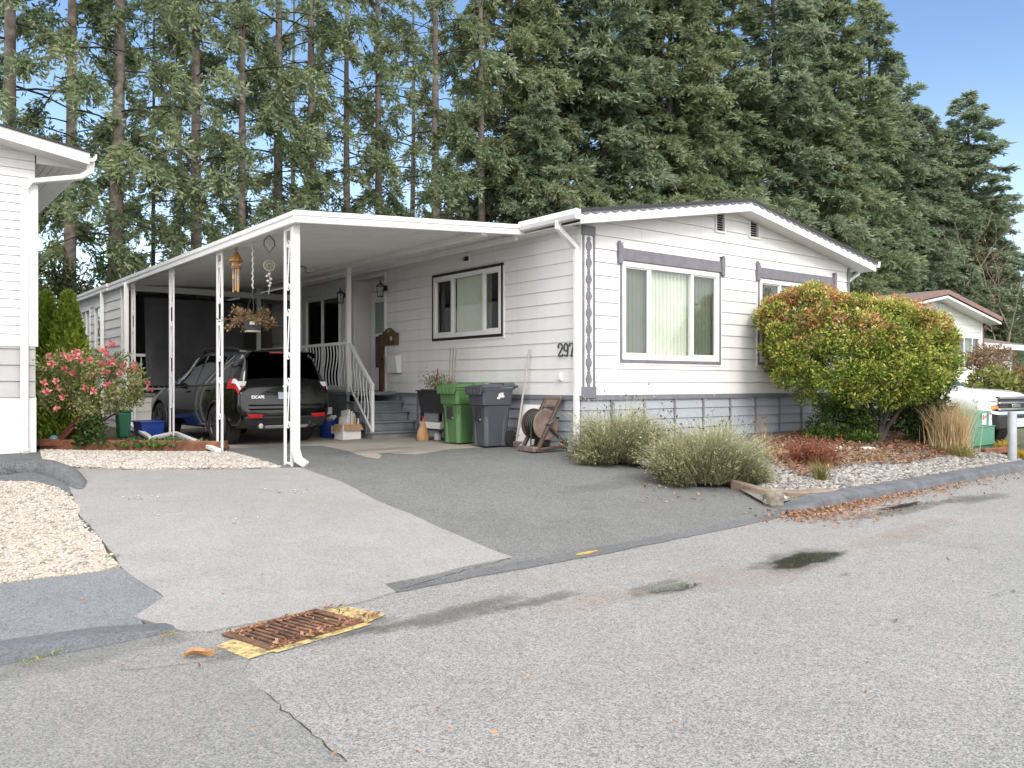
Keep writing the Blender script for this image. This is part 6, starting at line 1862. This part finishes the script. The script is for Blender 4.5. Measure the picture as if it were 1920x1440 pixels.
# lavender / santolina mounds: bundles of fine upright stems
def mound(label,px,py,rx,ry,h,seed,n=5200):
    p=G(px,py,.03); t_=thing('lavender_shrub',label,'shrub',(p.x,p.y,p.z),HA-R(6),'grey-green shrubs by the drive')
    rng=np.random.default_rng(seed); B=[];D=[];L=[]
    tufts=[(rng.uniform(-1,1),rng.uniform(-1,1)) for _ in range(200)]
    tufts=[(a,b) for a,b in tufts if a*a+b*b<1][:75]
    TN=[]
    for a,b in tufts:
        lob_=1+.22*math.sin(3*math.atan2(b,a)+seed)+.14*math.sin(5*math.atan2(b,a)+2*seed); a*=lob_; b*=lob_
        e=math.sqrt(max(0,1-(a*a+b*b))); lh=h*(.34+.66*e**.8)*rng.uniform(.72,1.18); br=rng.uniform(-.18,.22)
        lean=np.array([a*1.5+rng.normal(0,.2),b*1.5+rng.normal(0,.2),.75+e*.5])
        for _ in range(n//75):
            o=rng.normal(0,.055,2)
            B.append((a*rx*.62+o[0],b*ry*.62+o[1],max(-.02,lh*rng.uniform(-.05,.5)-.02))); D.append(lean+rng.normal(0,.42,3)*np.array([1,1,.5])); L.append(lh*rng.uniform(.3,.62)*(1.45 if rng.random()<.10 else 1)); TN.append(br)
    B=np.array(B);D=np.array(D);L=np.array(L)
    TN=np.array(TN); zt_=np.clip((B[:,2]/h)*.9+.25+TN,0,1)  # lighter upwards, dark beneath: pale tips and shade both put into the colour
    blades(t_,'foliage',F_lav,B,D,L,.012,.10,rng,3,zt_)
    # side leaflets on the stems
    k=rng.integers(0,len(B),16000); Dn=D/np.linalg.norm(D,axis=1,keepdims=True)
    u_=rng.uniform(.15,1.0,16000); P=B[k]+Dn[k]*(L[k]*u_)[:,None]
    leaves('leaflet',t_,F_lav,P,rng,.034,.30,.2,Dn[k]+rng.normal(0,.6,(16000,3)),tone=np.clip(.55*u_+.3*P[:,2]/h+TN[k]+rng.normal(0,.1,16000),0,1))
    k=rng.integers(0,len(B),170); tip=[];MBh=MB()
    Q=[];DD=[]
    for i in k:
        if B[i][2]+L[i]*Dn[i][2]<h*.62: continue
        base=B[i]+Dn[i]*L[i]*.9; d=Dn[i]+rng.normal(0,.12,3); tp_=base+d*rng.uniform(.08,.2)
        MBh.tube([base,tp_],.0022,3,cap=False)
        for _ in range(5): Q.append(tp_+rng.normal(0,.006,3)); DD.append(d+rng.normal(0,.5,3))
    MBh.build('flower_stem',W['twine'],t_)
    leaves('flower_head',t_,F_lavhead,np.array(Q),rng,.026,.5,.2,np.array(DD))
    mb=MB(); mb.lathe([(.01,.0),(rx*.5,.0),(rx*.42,h*.22),(rx*.1,h*.34)],14); o=mb.build('woody_base',paint('woody_base',(.03,.028,.018),.9),t_); o.scale=(1,ry/rx,1)
    return t_
mound('grey-green lavender mound against the blue-grey skirting beside the hose reel',1160,862,1.0,.66,.90,21)
mound('larger grey-green lavender mound at the drive edge above the weathered timber',1328,899,1.12,.76,.84,22,7200)

# the big pieris
pp=G(1640,832,.04)
pi=thing('pieris_bush','large rounded pieris bush with red-tipped new leaves in front of the second window','bush',(pp.x,pp.y,pp.z),0)
def rel(px,py,dy=0): 
    q=at(px,py,pp.y+dy); return (q.x-pp.x,q.y-pp.y,q.z-pp.z)
mb=MB()
br_=[]
stems=[[(1642,834),(1642,800),(1638,770),(1620,735),(1570,690)],[(1648,834),(1655,795),(1668,765),(1700,735),(1735,700)],[(1645,834),(1652,790),(1650,750),(1645,710),(1640,660)],[(1650,834),(1664,800),(1690,765),(1740,730),(1770,700)]]
for i,s_ in enumerate(stems):
    dy=[0,.0,.05*(i-2),.15*(i-2),.25*(i-2)]
    mb.tube([rel(p[0],p[1],d) for p,d in zip(s_,dy)],[.05,.042,.034,.026,.012],7)
mb.build('stem',W['barkdark'],pi,smooth=60)
rng=np.random.default_rng(31); cl=[]
# crown outline in photo pixels: centre line and half heights
def crown_top(px): return np.interp(px,[1425,1440,1480,1520,1560,1620,1680,1730,1770,1792],[600,562,538,528,542,552,560,575,590,640])
def crown_bot(px): return np.interp(px,[1425,1450,1500,1560,1620,1680,1730,1770,1792],[645,700,750,768,760,755,748,730,690])
k=0
while k<390:
    px=rng.uniform(1432,1785); t_,b_=crown_top(px),crown_bot(px)
    py=rng.uniform(t_+8,b_-8); cx=1610; half=180
    depth=math.sqrt(max(.05,1-((px-cx)/190)**2))*1.15
    edge=min(1,(b_-t_)/150)
    # put clumps near the outer shell (front, back, top)
    v=(py-(t_+b_)/2)/((b_-t_)/2)
    dd=depth*math.sqrt(max(0,1-v*v))
    dy=rng.choice([-1,-1,1,0])*dd*rng.uniform(.75,1.0) if rng.random()<.8 else rng.uniform(-dd,dd)
    q=rel(px,py,dy); cl.append((*q,rng.uniform(.11,.25))); k+=1
for px in range(1442,1784,9):
    for dy in (-.5,.0,.45):
        q=rel(px+rng.uniform(-6,6),crown_top(px)+rng.uniform(16,26),dy*math.sqrt(max(.05,1-((px-1610)/190)**2))); cl.append((*q,rng.uniform(.12,.18)))
ztp=rel(1600,545)[2]; zbt=rel(1600,745)[2]
def tf(P,c,rng):
    h=(P[:,2]-zbt)/(ztp-zbt); base=np.clip((h-.38)*1.7,0,1)
    pr=np.clip(base*rng.choice([.04,.15,.6,1.25]),0,.92)+.015
    return (rng.random(len(P))<pr).astype(float)*rng.uniform(.6,1,len(P))
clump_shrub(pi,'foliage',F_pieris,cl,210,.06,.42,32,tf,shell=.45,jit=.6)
cl=[]
for _ in range(95):
    px=rng.uniform(1515,1640); py=rng.uniform(760,832); q=rel(px,py,rng.uniform(-.35,.3)); cl.append((*q,rng.uniform(.10,.17)))
for _ in range(8):
    px=rng.uniform(1600,1640); py=rng.uniform(815,835); q=rel(px,py,rng.uniform(-.4,-.1)); cl.append((*q,rng.uniform(.08,.12)))
lw=G(1580,832,.04)
low=thing('low_shrub','low dense dark green shrub under the left side of the pieris','shrub',(pp.x,pp.y,pp.z),0)
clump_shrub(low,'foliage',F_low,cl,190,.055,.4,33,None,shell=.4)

# barberry and grass tufts in the gravel
p=G(1522,874,.04); t_=thing('barberry_shrub','low red barberry shrub at the front of the gravel bed','shrub',(p.x,p.y,p.z),0)
rng=np.random.default_rng(41); n=260; D=rand_dirs(rng,n,.9); D[:,0]*=1.3; B=rng.normal(0,.06,(n,3))*np.array([2.6,1.2,0]); L=rng.uniform(.2,.50,n)
Dn=D/np.linalg.norm(D,axis=1,keepdims=True)
blades(t_,'twig',paint('red_twig',(.16,.05,.03),.7),B,D,L,.006,.1,rng)
k=rng.integers(0,n,4200); P=B[k]+Dn[k]*(L[k]*rng.uniform(.2,1.0,4200))[:,None]+rng.normal(0,.012,(4200,3))
P[:,2]=np.maximum(P[:,2],.0); leaves('foliage',t_,F_barb,P,rng,.030,.5)
def tuft(name,label,px,py,n,L0,L1,spread,width,droop,mat,seed,rb=.04,group=None,dz=.03,cat='grass'):
    p=G(px,py,dz); t_=thing(name,label,cat,(p.x,p.y,p.z),0,group); rng=np.random.default_rng(seed)
    blades(t_,'foliage',mat,np.concatenate([rng.normal(0,rb,(n,2)),np.zeros((n,1))],1),rand_dirs(rng,n,spread),rng.uniform(L0,L1,n),width,droop,rng,4)
    return t_
tuft('grass_tuft','small olive and rust grass tuft in the pebbles before the barberry',1538,903,260,.18,.42,.55,.008,.18,F_tuft,42)
tuft('grass_tuft','pale low grass tuft on the leaf litter beneath the pieris',1612,870,120,.08,.2,.9,.009,.3,F_tuft,43)
tuft('grass_tuft','sparse green tuft right of the pale stone in the leaf litter',1655,862,110,.08,.2,.9,.009,.3,F_hedge,44)
tuft('grass_tuft','bleached dead stems standing before the grey skirting',1432,838,60,.3,.75,.28,.006,.05,F_redshrub,45,.07)
tuft('grass_tuft','straw coloured low clump on the soil left of the barberry',1440,855,200,.1,.26,.9,.008,.35,F_straw,46,.12)
tuft('ornamental_grass','tall dry straw ornamental grass hanging over the green transformer box',1779,847,1200,.8,1.6,.30,.013,.40,F_straw,47,.13)
tuft('ornamental_grass','low spilling green-yellow grass at the foot of the dry straw grass',1800,858,360,.2,.5,.9,.010,.4,F_tuft,48,.12)
tuft('ornamental_grass','small orange-yellow grass clump between transformer box and bollard',1884,846,420,.16,.40,.75,.012,.38,F_yelgrass,49,.06)
tuft('ornamental_grass','yellow grass clump right of the steel bollard at the picture edge',1921,858,220,.14,.34,.8,.010,.38,F_yelgrass,50,.06)
for i,(px,py,lb_) in enumerate(((60,1240,'tiny weed in the kerb joint by the crack at the left edge'),(95,1222,'small green weed growing at the foot of the dark left kerb'),(205,1043,'yellow-green weed at the tip of the pale gravel bed'),(318,1190,'rusty weed at the end of the dark left kerb'))):
    tuft('weed',lb_,px,py,40,.015,.05,1.3,.006,.5,F_hedge if i!=3 else F_tuft,51+i,.03,dz=.02,cat='weed')
for i,(px,py,lb_) in enumerate(((300,838,'low green weeds behind the cedar timber near the drain pipe'),(250,836,'leafy ground plant under the right side of the rose bush'))):
    p=G(px,py,.05); t_=thing('ground_plant',lb_,'plant',(p.x,p.y,p.z),0); rng=np.random.default_rng(80+i)
    P=rng.normal(0,1,(500,3))*np.array([.28,.14,.04]); P[:,2]=np.abs(P[:,2])+.01; leaves('foliage',t_,F_green,P,rng,.06,.6)

# rhododendron and hedge beyond
def shrub_at(name,label,px,py,rx,ry,h,mat,leaf,asp,seed,ncl=60,nper=110,z0=.15,cat='shrub',rcl=(.12,.2),Y=None):
    p=G(px,py) if Y is None else at(px,py,Y); 
    if Y is not None: p.z=g(p.x,p.y)
    t_=thing(name,label,cat,(p.x,p.y,p.z),0); rng=np.random.default_rng(seed); cl=[]
    for _ in range(ncl):
        v=rng.normal(0,1,3); v/=np.linalg.norm(v); r=rng.uniform(.6,1)
        cl.append((v[0]*rx*r,v[1]*ry*r,z0+h/2+v[2]*h/2*r,rng.uniform(*rcl)))
    clump_shrub(t_,'foliage',mat,cl,nper,leaf,asp,seed+1,None,.35)
    mb=MB()
    for k in range(6):
        a=k*1.05; mb.tube([(0,0,-.05),(rx*.25*math.cos(a),ry*.25*math.sin(a),h*.3),(rx*.6*math.cos(a),ry*.6*math.sin(a),h*.75)],[.03,.022,.008],5)
    mb.build('stem',W['barkdark'],t_)
    return t_
shrub_at('rhododendron','broad leaved green rhododendron left of the dry straw grass',1728,838,.42,.4,.85,F_rhodo,.13,.30,61,40,60)
shrub_at('rhododendron','pale green broad leaved sprig hanging below the pieris by the white truck',1672,818,.22,.22,.5,F_rhodo,.12,.3,62,16,50,.35)
shrub_at('hedge','yellow-green hedge beyond the white truck bonnet',1872,740,.8,.7,1.05,F_hedge,.12,.4,63,70,90,.25,'hedge',(.15,.25),21)
shrub_at('shrub','reddish bare-looking shrub before the blue carport beam',1856,735,.6,.5,.8,F_redshrub,.12,.35,64,40,40,1.2,'shrub',(.15,.22),25)
shrub_at('shrub','purple-brown shrub at the right picture edge beyond the truck',1925,745,.55,.5,1.0,F_redshrub,.12,.35,65,40,50,.45,'shrub',(.15,.22),21)

# rose bush on the left
p=G(118,836,.05); rs=thing('rose_bush','leaning rose bush with pink-red blooms beside the left neighbour house','bush',(p.x,p.y,p.z),0)
def rrel(px,py,dy=0): q=at(px,py,p.y+dy); return (q.x-p.x,q.y-p.y,q.z-p.z)
mb=MB()
for s_ in ([(100,838),(125,805),(150,780),(185,755),(215,735)],[(108,838),(128,812),(160,790),(130,740),(110,700)],[(104,838),(135,805),(170,770),(175,720),(180,680)],[(112,838),(140,808),(190,790),(235,765),(255,720)],[(104,838),(118,815),(150,785),(205,710),(218,660)]):
    mb.tube([rrel(a,b,.06*i*((a%3)-1)) for i,(a,b) in enumerate(s_)],[.035,.028,.02,.012,.006],6)
mb.build('stem',W['brownwood'],rs,smooth=60)
rng=np.random.default_rng(71); cl=[]
while len(cl)<120:
    px=rng.uniform(74,268); py=rng.uniform(662,795)
    top=np.interp(px,[74,110,150,200,225,268],[672,665,664,668,664,712]); bot=np.interp(px,[74,110,150,200,240,268],[760,770,790,775,765,745])
    if top<py<bot: cl.append((*rrel(px,py,rng.uniform(-.65,.6)),rng.uniform(.10,.17)))
clump_shrub(rs,'foliage',F_rose,cl,105,.05,.55,72,None,.2,.5,.8)
cl=[(*rrel(rng.uniform(150,200),rng.uniform(785,832),rng.uniform(-.3,.3)),.12) for _ in range(26)]
lowr=thing('ground_plant','dark green broad leaved plant under the rose bush','plant',(p.x,p.y,p.z),0)
clump_shrub(lowr,'foliage',F_rhodo,cl,60,.075,.6,73,None,.2,.4,.8)
blooms=[(92,668),(118,664),(130,672),(140,664),(148,660),(97,682),(122,693),(105,715),(110,728),(83,718),(119,744),(172,703),(198,698),(203,722),(176,732),(190,684),(205,682),(212,678),(199,662),(204,648),(211,644),(193,656),(200,664),(240,695),(255,692),(258,700),(232,686),(160,728),(276,718),(225,700),(106,768),(138,700),(150,676),(168,676),(252,684),(143,668),(88,735),(282,733)]
for i,(a,b) in enumerate(blooms):
    P=np.array([rrel(a,b,rng.uniform(-.75,-.35) if a<230 else rng.uniform(-.3,.2))]); n=16
    v=rng.normal(0,1,(n,3)); v/=np.linalg.norm(v,axis=1,keepdims=True)
    leaves('bloom',rs,F_petal,P+v*.012,rng,rng.uniform(.045,.062),.9,.2,v+np.array([0,-.4,.3]))

# the two bright cedars
def cedar(label,px,Y,ztop_,rad,seed):
    p=at(px,800,Y); p.z=g(p.x,p.y); t_=thing('cedar_shrub',label,'conifer',(p.x,p.y,p.z),0,'cedars by the sunroom'); rng=np.random.default_rng(seed)
    h=ztop_-p.z; n=9000; z=rng.random(n)**1.15*h; a=rng.uniform(0,2*PI,n)
    lob=1+.16*np.sin(a*5+z*4+seed)+.1*np.sin(a*9-z*7)
    r=rad*np.minimum(1,(1-z/h)*1.35+.02)**.75*lob*np.sqrt(rng.uniform(.35,1,n))
    P=np.stack([r*np.cos(a),r*np.sin(a),z],1); D=np.stack([np.cos(a)*.6,np.sin(a)*.6,np.full(n,1.0)],1)+rng.normal(0,.35,(n,3))
    leaves('foliage',t_,F_cedar,P,rng,.11,.38,.2,D)
    mb=MB(); mb.tube([(0,0,-.1),(0,0,h*.85)],[.05,.01],6); mb.build('trunk',W['barkdark'],t_)
cedar('bright green pointed cedar behind the rose bush, the fuller one on the right',128,15.4,3.02,.46,5)
cedar('slimmer bright green pointed cedar next to the left neighbour house',88,15.6,3.05,.30,6)

# ------------------------------------------------------------------ conifers
def conifer(seed,Hh,r0,zlo,nl,L0,shape,rise,droop,tw_per_m,spr,ss,sag,wid=.30,hang=.25,jit=.035,bare=.10):
    """limbs, twigs and needle sprays as arrays; returns (trunk mesh object, crown mesh object)"""
    rng=np.random.default_rng(seed); mb=MB()
    bend=rng.normal(0,.14,2)
    def axis(z): t=z/Hh; return np.array([bend[0]*math.sin(t*3),bend[1]*math.sin(t*2.3),z])
    zs=np.linspace(-.3,Hh,14); mb.tube([axis(z) for z in zs],[r0*(1-.93*max(0,z)/Hh)+(.10*r0 if z<.5 else 0) for z in zs],9)
    VP=[];VD=[];VT=[]
    lm=MB()
    for i in range(nl):
        z=zlo+(Hh-zlo)*((i+rng.random())/nl)**1.0; relz=(z-zlo)/(Hh-zlo)
        L=L0*shape(relz)*rng.uniform(.55,1.2)
        if L<.25: L=.25
        az=i*2.39996+rng.normal(0,.35); h=np.array([math.cos(az),math.sin(az),0]); pr=np.array([-h[1],h[0],0])
        b=axis(z); rs_=rise*rng.uniform(.5,1.4)*(.4+relz); dr=droop*rng.uniform(.7,1.3)*(1.15-.5*relz)
        pt=lambda t: b+h*L*t*(1-.08*t)+np.array([0,0,L*(rs_*t-dr*t*t)])
        lm.tube([pt(t) for t in (0,.25,.5,.75,1)],[max(.012,L*.011)*(1-.8*t) for t in (0,.25,.5,.75,1)],4,cap=False)
        nt_=max(3,int(L*tw_per_m)); T=rng.uniform(bare,1,nt_)**.75; bt_=rng.normal(0,.16)
        base=np.array([pt(t) for t in T]); sg=rng.choice([-1,1],nt_)
        ph=rng.uniform(.35,1.25,nt_)
        td=h[None]*np.cos(ph)[:,None]+pr[None]*(sg*np.sin(ph))[:,None]+np.array([0,0,1])*(-hang+rng.normal(0,.22,nt_))[:,None]
        td/=np.linalg.norm(td,axis=1,keepdims=True)
        tl_=L*.32*(1.05-.6*T)*rng.uniform(.55,1.25,nt_)+.12
        keep=rng.random(nt_)<.93
        for j in np.nonzero(rng.random(nt_)<.35)[0]: lm.tube([base[j],base[j]+td[j]*tl_[j]*.9],[.009,.004],3,cap=False)
        w=rng.random((nt_,spr))
        P=base[:,None]+td[:,None]*(tl_[:,None]*w)[...,None]+np.array([0,0,-1])*((w**2)*tl_[:,None]*sag)[...,None]
        P=P+rng.normal(0,jit,P.shape)
        D=td[:,None]*1.0+rng.normal(0,.62,P.shape)+np.array([0,0,-.12])
        tn=np.clip(.16+bt_+.55*w+.25*T[:,None]+rng.normal(0,.14,w.shape)-.12*(td[:,2:3]<-.5),0,1)  # bright bough tips, dark recesses: new growth plus light and shade in the colour
        P=P[keep];D=D[keep];VT.append(tn[keep].ravel())
        VP.append(P.reshape(-1,3));VD.append(D.reshape(-1,3))
    P=np.vstack(VP);D=np.vstack(VD)
    return mb,lm,P,D,rng,np.concatenate(VT)

def make_fir(seed,mat,bark,**k):
    ss=k['ss']; wid=k.pop('wid',.3)
    mb,lm,P,D,rng,tn=conifer(seed,**k)
    root=thing('fir_tree','x','tree')
    tk=mb.build('trunk',bark,root,smooth=60)
    lm.build('limb',W['limb'],tk,fix=False)
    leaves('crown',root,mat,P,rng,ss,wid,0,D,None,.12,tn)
    return root
def shp_tall(r): return (.72+.5*math.sin(min(1,r*1.6)*PI*.75))*(1-.72*r**2.2)
def shp_cone(r): return max(.06,(1-r)**.58)*(.86+.18*math.sin(r*23))
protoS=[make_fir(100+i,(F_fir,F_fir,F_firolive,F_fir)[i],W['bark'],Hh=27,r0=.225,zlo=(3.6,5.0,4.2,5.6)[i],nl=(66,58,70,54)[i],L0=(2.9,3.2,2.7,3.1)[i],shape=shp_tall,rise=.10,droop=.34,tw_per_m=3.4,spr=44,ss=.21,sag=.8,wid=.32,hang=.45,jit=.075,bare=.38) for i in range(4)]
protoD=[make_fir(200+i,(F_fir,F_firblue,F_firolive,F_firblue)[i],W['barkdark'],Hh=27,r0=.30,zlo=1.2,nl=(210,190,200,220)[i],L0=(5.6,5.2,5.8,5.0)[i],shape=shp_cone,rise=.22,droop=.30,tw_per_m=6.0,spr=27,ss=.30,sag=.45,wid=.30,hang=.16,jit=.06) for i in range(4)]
protoThin=make_fir(300,F_fir,W['barkdark'],Hh=20,r0=.10,zlo=2.5,nl=80,L0=1.7,shape=shp_tall,rise=.10,droop=.3,tw_per_m=7,spr=14,ss=.20,sag=.5,wid=.3,hang=.3)
used=set()
def place_fir(proto,px,d,label,group,sc=1.0,rot=0.0):
    r=(px-960)/FPX; bx=NX*d; by=6.5+NY*d
    l=(r*by-bx)/(UX-UY*r); x=bx+UX*l; y=by+UY*l
    o=proto if proto.name not in used else copy_tree(proto)
    used.add(proto.name); used.add(o.name)
    o.location=(x,y,g(x,y)-.05); o.rotation_euler=(0,0,rot); o.scale=(sc,sc,sc)
    props(o,label,None,group)
    return o
rr=random.Random(11)
G1='bare-trunked firs in a row behind the carport'
left=[(13,23.2,0,1.05,'thick dark bare-trunked fir above the left neighbour roof, at the picture edge'),
 (126,22.6,1,.95,'reddish bare-trunked fir just right of the left neighbour roof corner'),
 (207,22.8,2,1.1,'thick bare-trunked fir with ivy at its foot beyond the cedars'),
 (370,23.2,3,1.0,'bare-trunked fir rising behind the roof between second and third carport posts'),
 (446,23.0,1,.86,'slim bare-trunked fir rising straight above the wind chime'),
 (514,24.2,0,1.02,'dark bare-trunked fir rising just left of the front carport roof corner'),
 (592,23.6,2,1.0,'bare-trunked fir, first one right of the front carport roof corner'),
 (655,24.6,3,.88,'slim reddish bare-trunked fir, second one right of the front carport roof corner'),
 (712,23.8,1,.92,'slim greenish bare-trunked fir, third one right of the front carport roof corner'),
 (816,23.6,0,1.05,'thick bare-trunked fir above the side window, last before the dense firs'),
 (905,24.0,2,1.0,'dark half hidden fir trunk above the house eave, left of the roof peak')]
for px,d,k,sc,lb_ in left: place_fir(protoS[k],px,d,lb_,G1,sc,rr.uniform(0,6.28))
place_fir(protoThin,286,27,'very thin straight young fir standing between two thick bare trunks','young firs in the gap',1.0,1.0)
G3='far firs filling the gaps behind the bare trunks'
for px,d,k,sc,lb_ in ((330,34,3,.85,'far fir seen left of the trunk between second and third posts'),(555,35,0,.9,'far fir in the gap at the front carport roof corner'),(765,33,2,.95,'far fir between the greenish slim trunk and the last thick bare trunk')):
    place_fir(protoS[k],px,d,lb_,G3,sc,rr.uniform(0,6.28))
G2='dense firs behind the white house'
dense=[(965,25.0,2,.92,1.1,'dense fir directly above the left house eave'),
 (1040,26.5,0,.98,1.2,'dense green fir above the house corner downspout'),
 (1010,22.2,1,.52,1.2,'short bluish young fir in front of the tall firs above the carport roof end'),
 (1120,24.5,1,1.0,1.2,'dense fir above the left end of the gable roof'),
 (1195,26.5,3,1.0,1.2,'dense fir above the large gable window'),
 (1265,24.5,2,1.0,1.2,'olive dense fir left of the roof peak vents'),
 (1345,25.5,0,1.0,1.25,'tall dense fir above the first gable vent'),
 (1440,24.0,1,1.12,1.25,'tallest dense blue-green fir just right of the roof peak'),
 (1500,26.5,3,1.12,1.3,'blue-green dense fir two trunks right of the roof peak'),
 (1545,22.0,2,.70,1.3,'shorter olive fir before the tall ones above the right gable slope'),
 (1560,25.0,0,1.12,1.3,'third tall dense fir right of the roof peak, above the gable end'),
 (1628,26.0,3,1.12,1.25,'spired fir whose tip touches the top of the picture before the blue sky'),
 (1590,22.5,1,.64,1.4,'low broad blue-green fir over the right roof end'),
 (1682,26.0,1,.98,1.4,'tall fir stepping down right of the spired fir'),
 (1732,24.5,3,.84,1.6,'rounded blue-green fir left of the bare pale tree'),
 (1812,25.5,1,.98,1.7,'pointed fir furthest right against the blue sky'),
 (1772,26.5,0,.86,1.6,'green fir behind the bare pale tree'),
 (1852,26.0,3,.72,1.6,'blue-green fir stepping down at the right edge of the row'),
 (1790,22.5,2,.42,1.5,'low olive fir above the pink-edged neighbour roof'),
 (1660,22.0,0,.50,1.5,'low green fir behind the right house eave'),
 (1710,22.8,1,.55,1.5,'low blue-green fir over the neighbour roof between two taller ones'),
 (1880,21.5,0,.30,1.5,'small dark fir above the far bungalow roof'),
 (1930,24.0,2,.36,1.5,'low olive fir at the right picture edge')]
for px,d,k,sc,wx,lb_ in dense:
    o=place_fir(protoD[k],px,d,lb_,G2,sc,rr.uniform(0,6.28)); o.scale=(sc*wx,sc*wx,sc)

# ivy on the trunk, undergrowth at the tree feet
def row_pt(px,d):
    r=(px-960)/FPX; bx=NX*d; by=6.5+NY*d; l=(r*by-bx)/(UX-UY*r); x=bx+UX*l; y=by+UY*l; return Vector((x,y,g(x,y)))
q=row_pt(207,22.8); iv=thing('climbing_ivy','bright green ivy climbing the foot of a thick fir trunk','ivy',(q.x,q.y,q.z),0)
rng=np.random.default_rng(90); n=1500; z=rng.random(n)**1.3*5.2; a=rng.uniform(0,2*PI,n); r_=.27+rng.random(n)*.28*(1-z/6)
leaves('foliage',iv,F_ivy,np.stack([r_*np.cos(a),r_*np.sin(a),z],1),rng,.12,.7)
for i,(px,d,rx,h,lb_) in enumerate(((40,21.5,2.0,4.6,'dark undergrowth bush behind the left neighbour house'),(110,24.5,1.9,4.2,'dark undergrowth bush left of the thick ivy-footed trunk'),(165,21,1.5,3.6,'dark undergrowth bush behind the pointed cedars'),(255,26,2.2,4.4,'dark undergrowth bush right of the ivy-footed trunk'),(330,27,2.2,3.6,'dark undergrowth bush low above the sunroom roof'),(900,27,2.5,4.5,'undergrowth bush low behind the house eave'))):
    q=row_pt(px,d); t_=thing('undergrowth_bush',lb_,'bush',(q.x,q.y,q.z),0,'undergrowth between the firs'); rng=np.random.default_rng(95+i); cl=[]
    for _ in range(42):
        v=rng.normal(0,1,3); v/=np.linalg.norm(v); cl.append((v[0]*rx*.9,v[1]*rx*.7,h*.5+v[2]*h*.48,rng.uniform(.25,.5)))
    clump_shrub(t_,'foliage',F_brush,cl,26,.17,.4,96+i,None,.1,.5,.9)
    mb=MB()
    for k in range(14):
        a=rng.uniform(0,6.28); mb.tube([(0,0,0),(rx*.4*math.cos(a),rx*.4*math.sin(a),h*.45),(rx*math.cos(a),rx*math.sin(a),h*rng.uniform(.7,1.05))],[.04,.025,.008],4)
    mb.build('stem',W['limb'],t_)
# bare deciduous trees on the right
def bare(label,px,d,h,seed,mat,leafmat=None,nleaf=0):
    q=row_pt(px,d); t_=thing('bare_tree',label,'tree',(q.x,q.y,q.z),0); rng=random.Random(seed); tr=MB(); cr=MB(); tips=[]
    def grow(p,dv,L,r,lev):
        dv=dv.normalized(); m=p+dv*L*.5+Vector((rng.uniform(-1,1),rng.uniform(-1,1),rng.uniform(-.3,.5)))*L*.07; e=m+(dv+Vector((rng.uniform(-1,1),rng.uniform(-1,1),rng.uniform(-.2,.6)))*.18).normalized()*L*.5
        (tr if lev<2 else cr).tube([p,m,e],[r,r*.85,r*.68],5 if lev<3 else 3,cap=False)
        tips.append(e)
        if lev>=5: return
        for k in range(rng.choice([2,3,3]) if lev<4 else 2):
            nd=dv+Vector((rng.uniform(-1,1),rng.uniform(-1,1),rng.uniform(-.35,.6)))*.75
            grow(e if k<2 else m,nd,L*rng.uniform(.62,.82),r*.62,lev+1)
    grow(Vector((0,0,0)),Vector((0,0,1)),h*.3,.14,0)
    tr.build('trunk',mat,t_,fix=False); cr.build('crown',mat,t_,fix=False)
    if leafmat:
        r2=np.random.default_rng(seed); T=np.array([tuple(v) for v in tips]); k=r2.integers(0,len(T),nleaf); leaves('foliage',t_,leafmat,T[k]+r2.normal(0,.25,(nleaf,3)),r2,.16,.6)
m_pale=paint('pale_bark',(.30,.25,.20),.9,.2,6)
bare('bare pale-branched tree among the firs near the right edge',1772,22.0,17,3,m_pale)
bare('thin bare tree with a few rust-red leaves at the right picture edge',1893,19.5,17,8,m_pale,F_leaf,800)
bare('small bare tree with rusty leaves above the far bungalow roof',1912,23.5,10,12,m_pale,F_leaf,700)
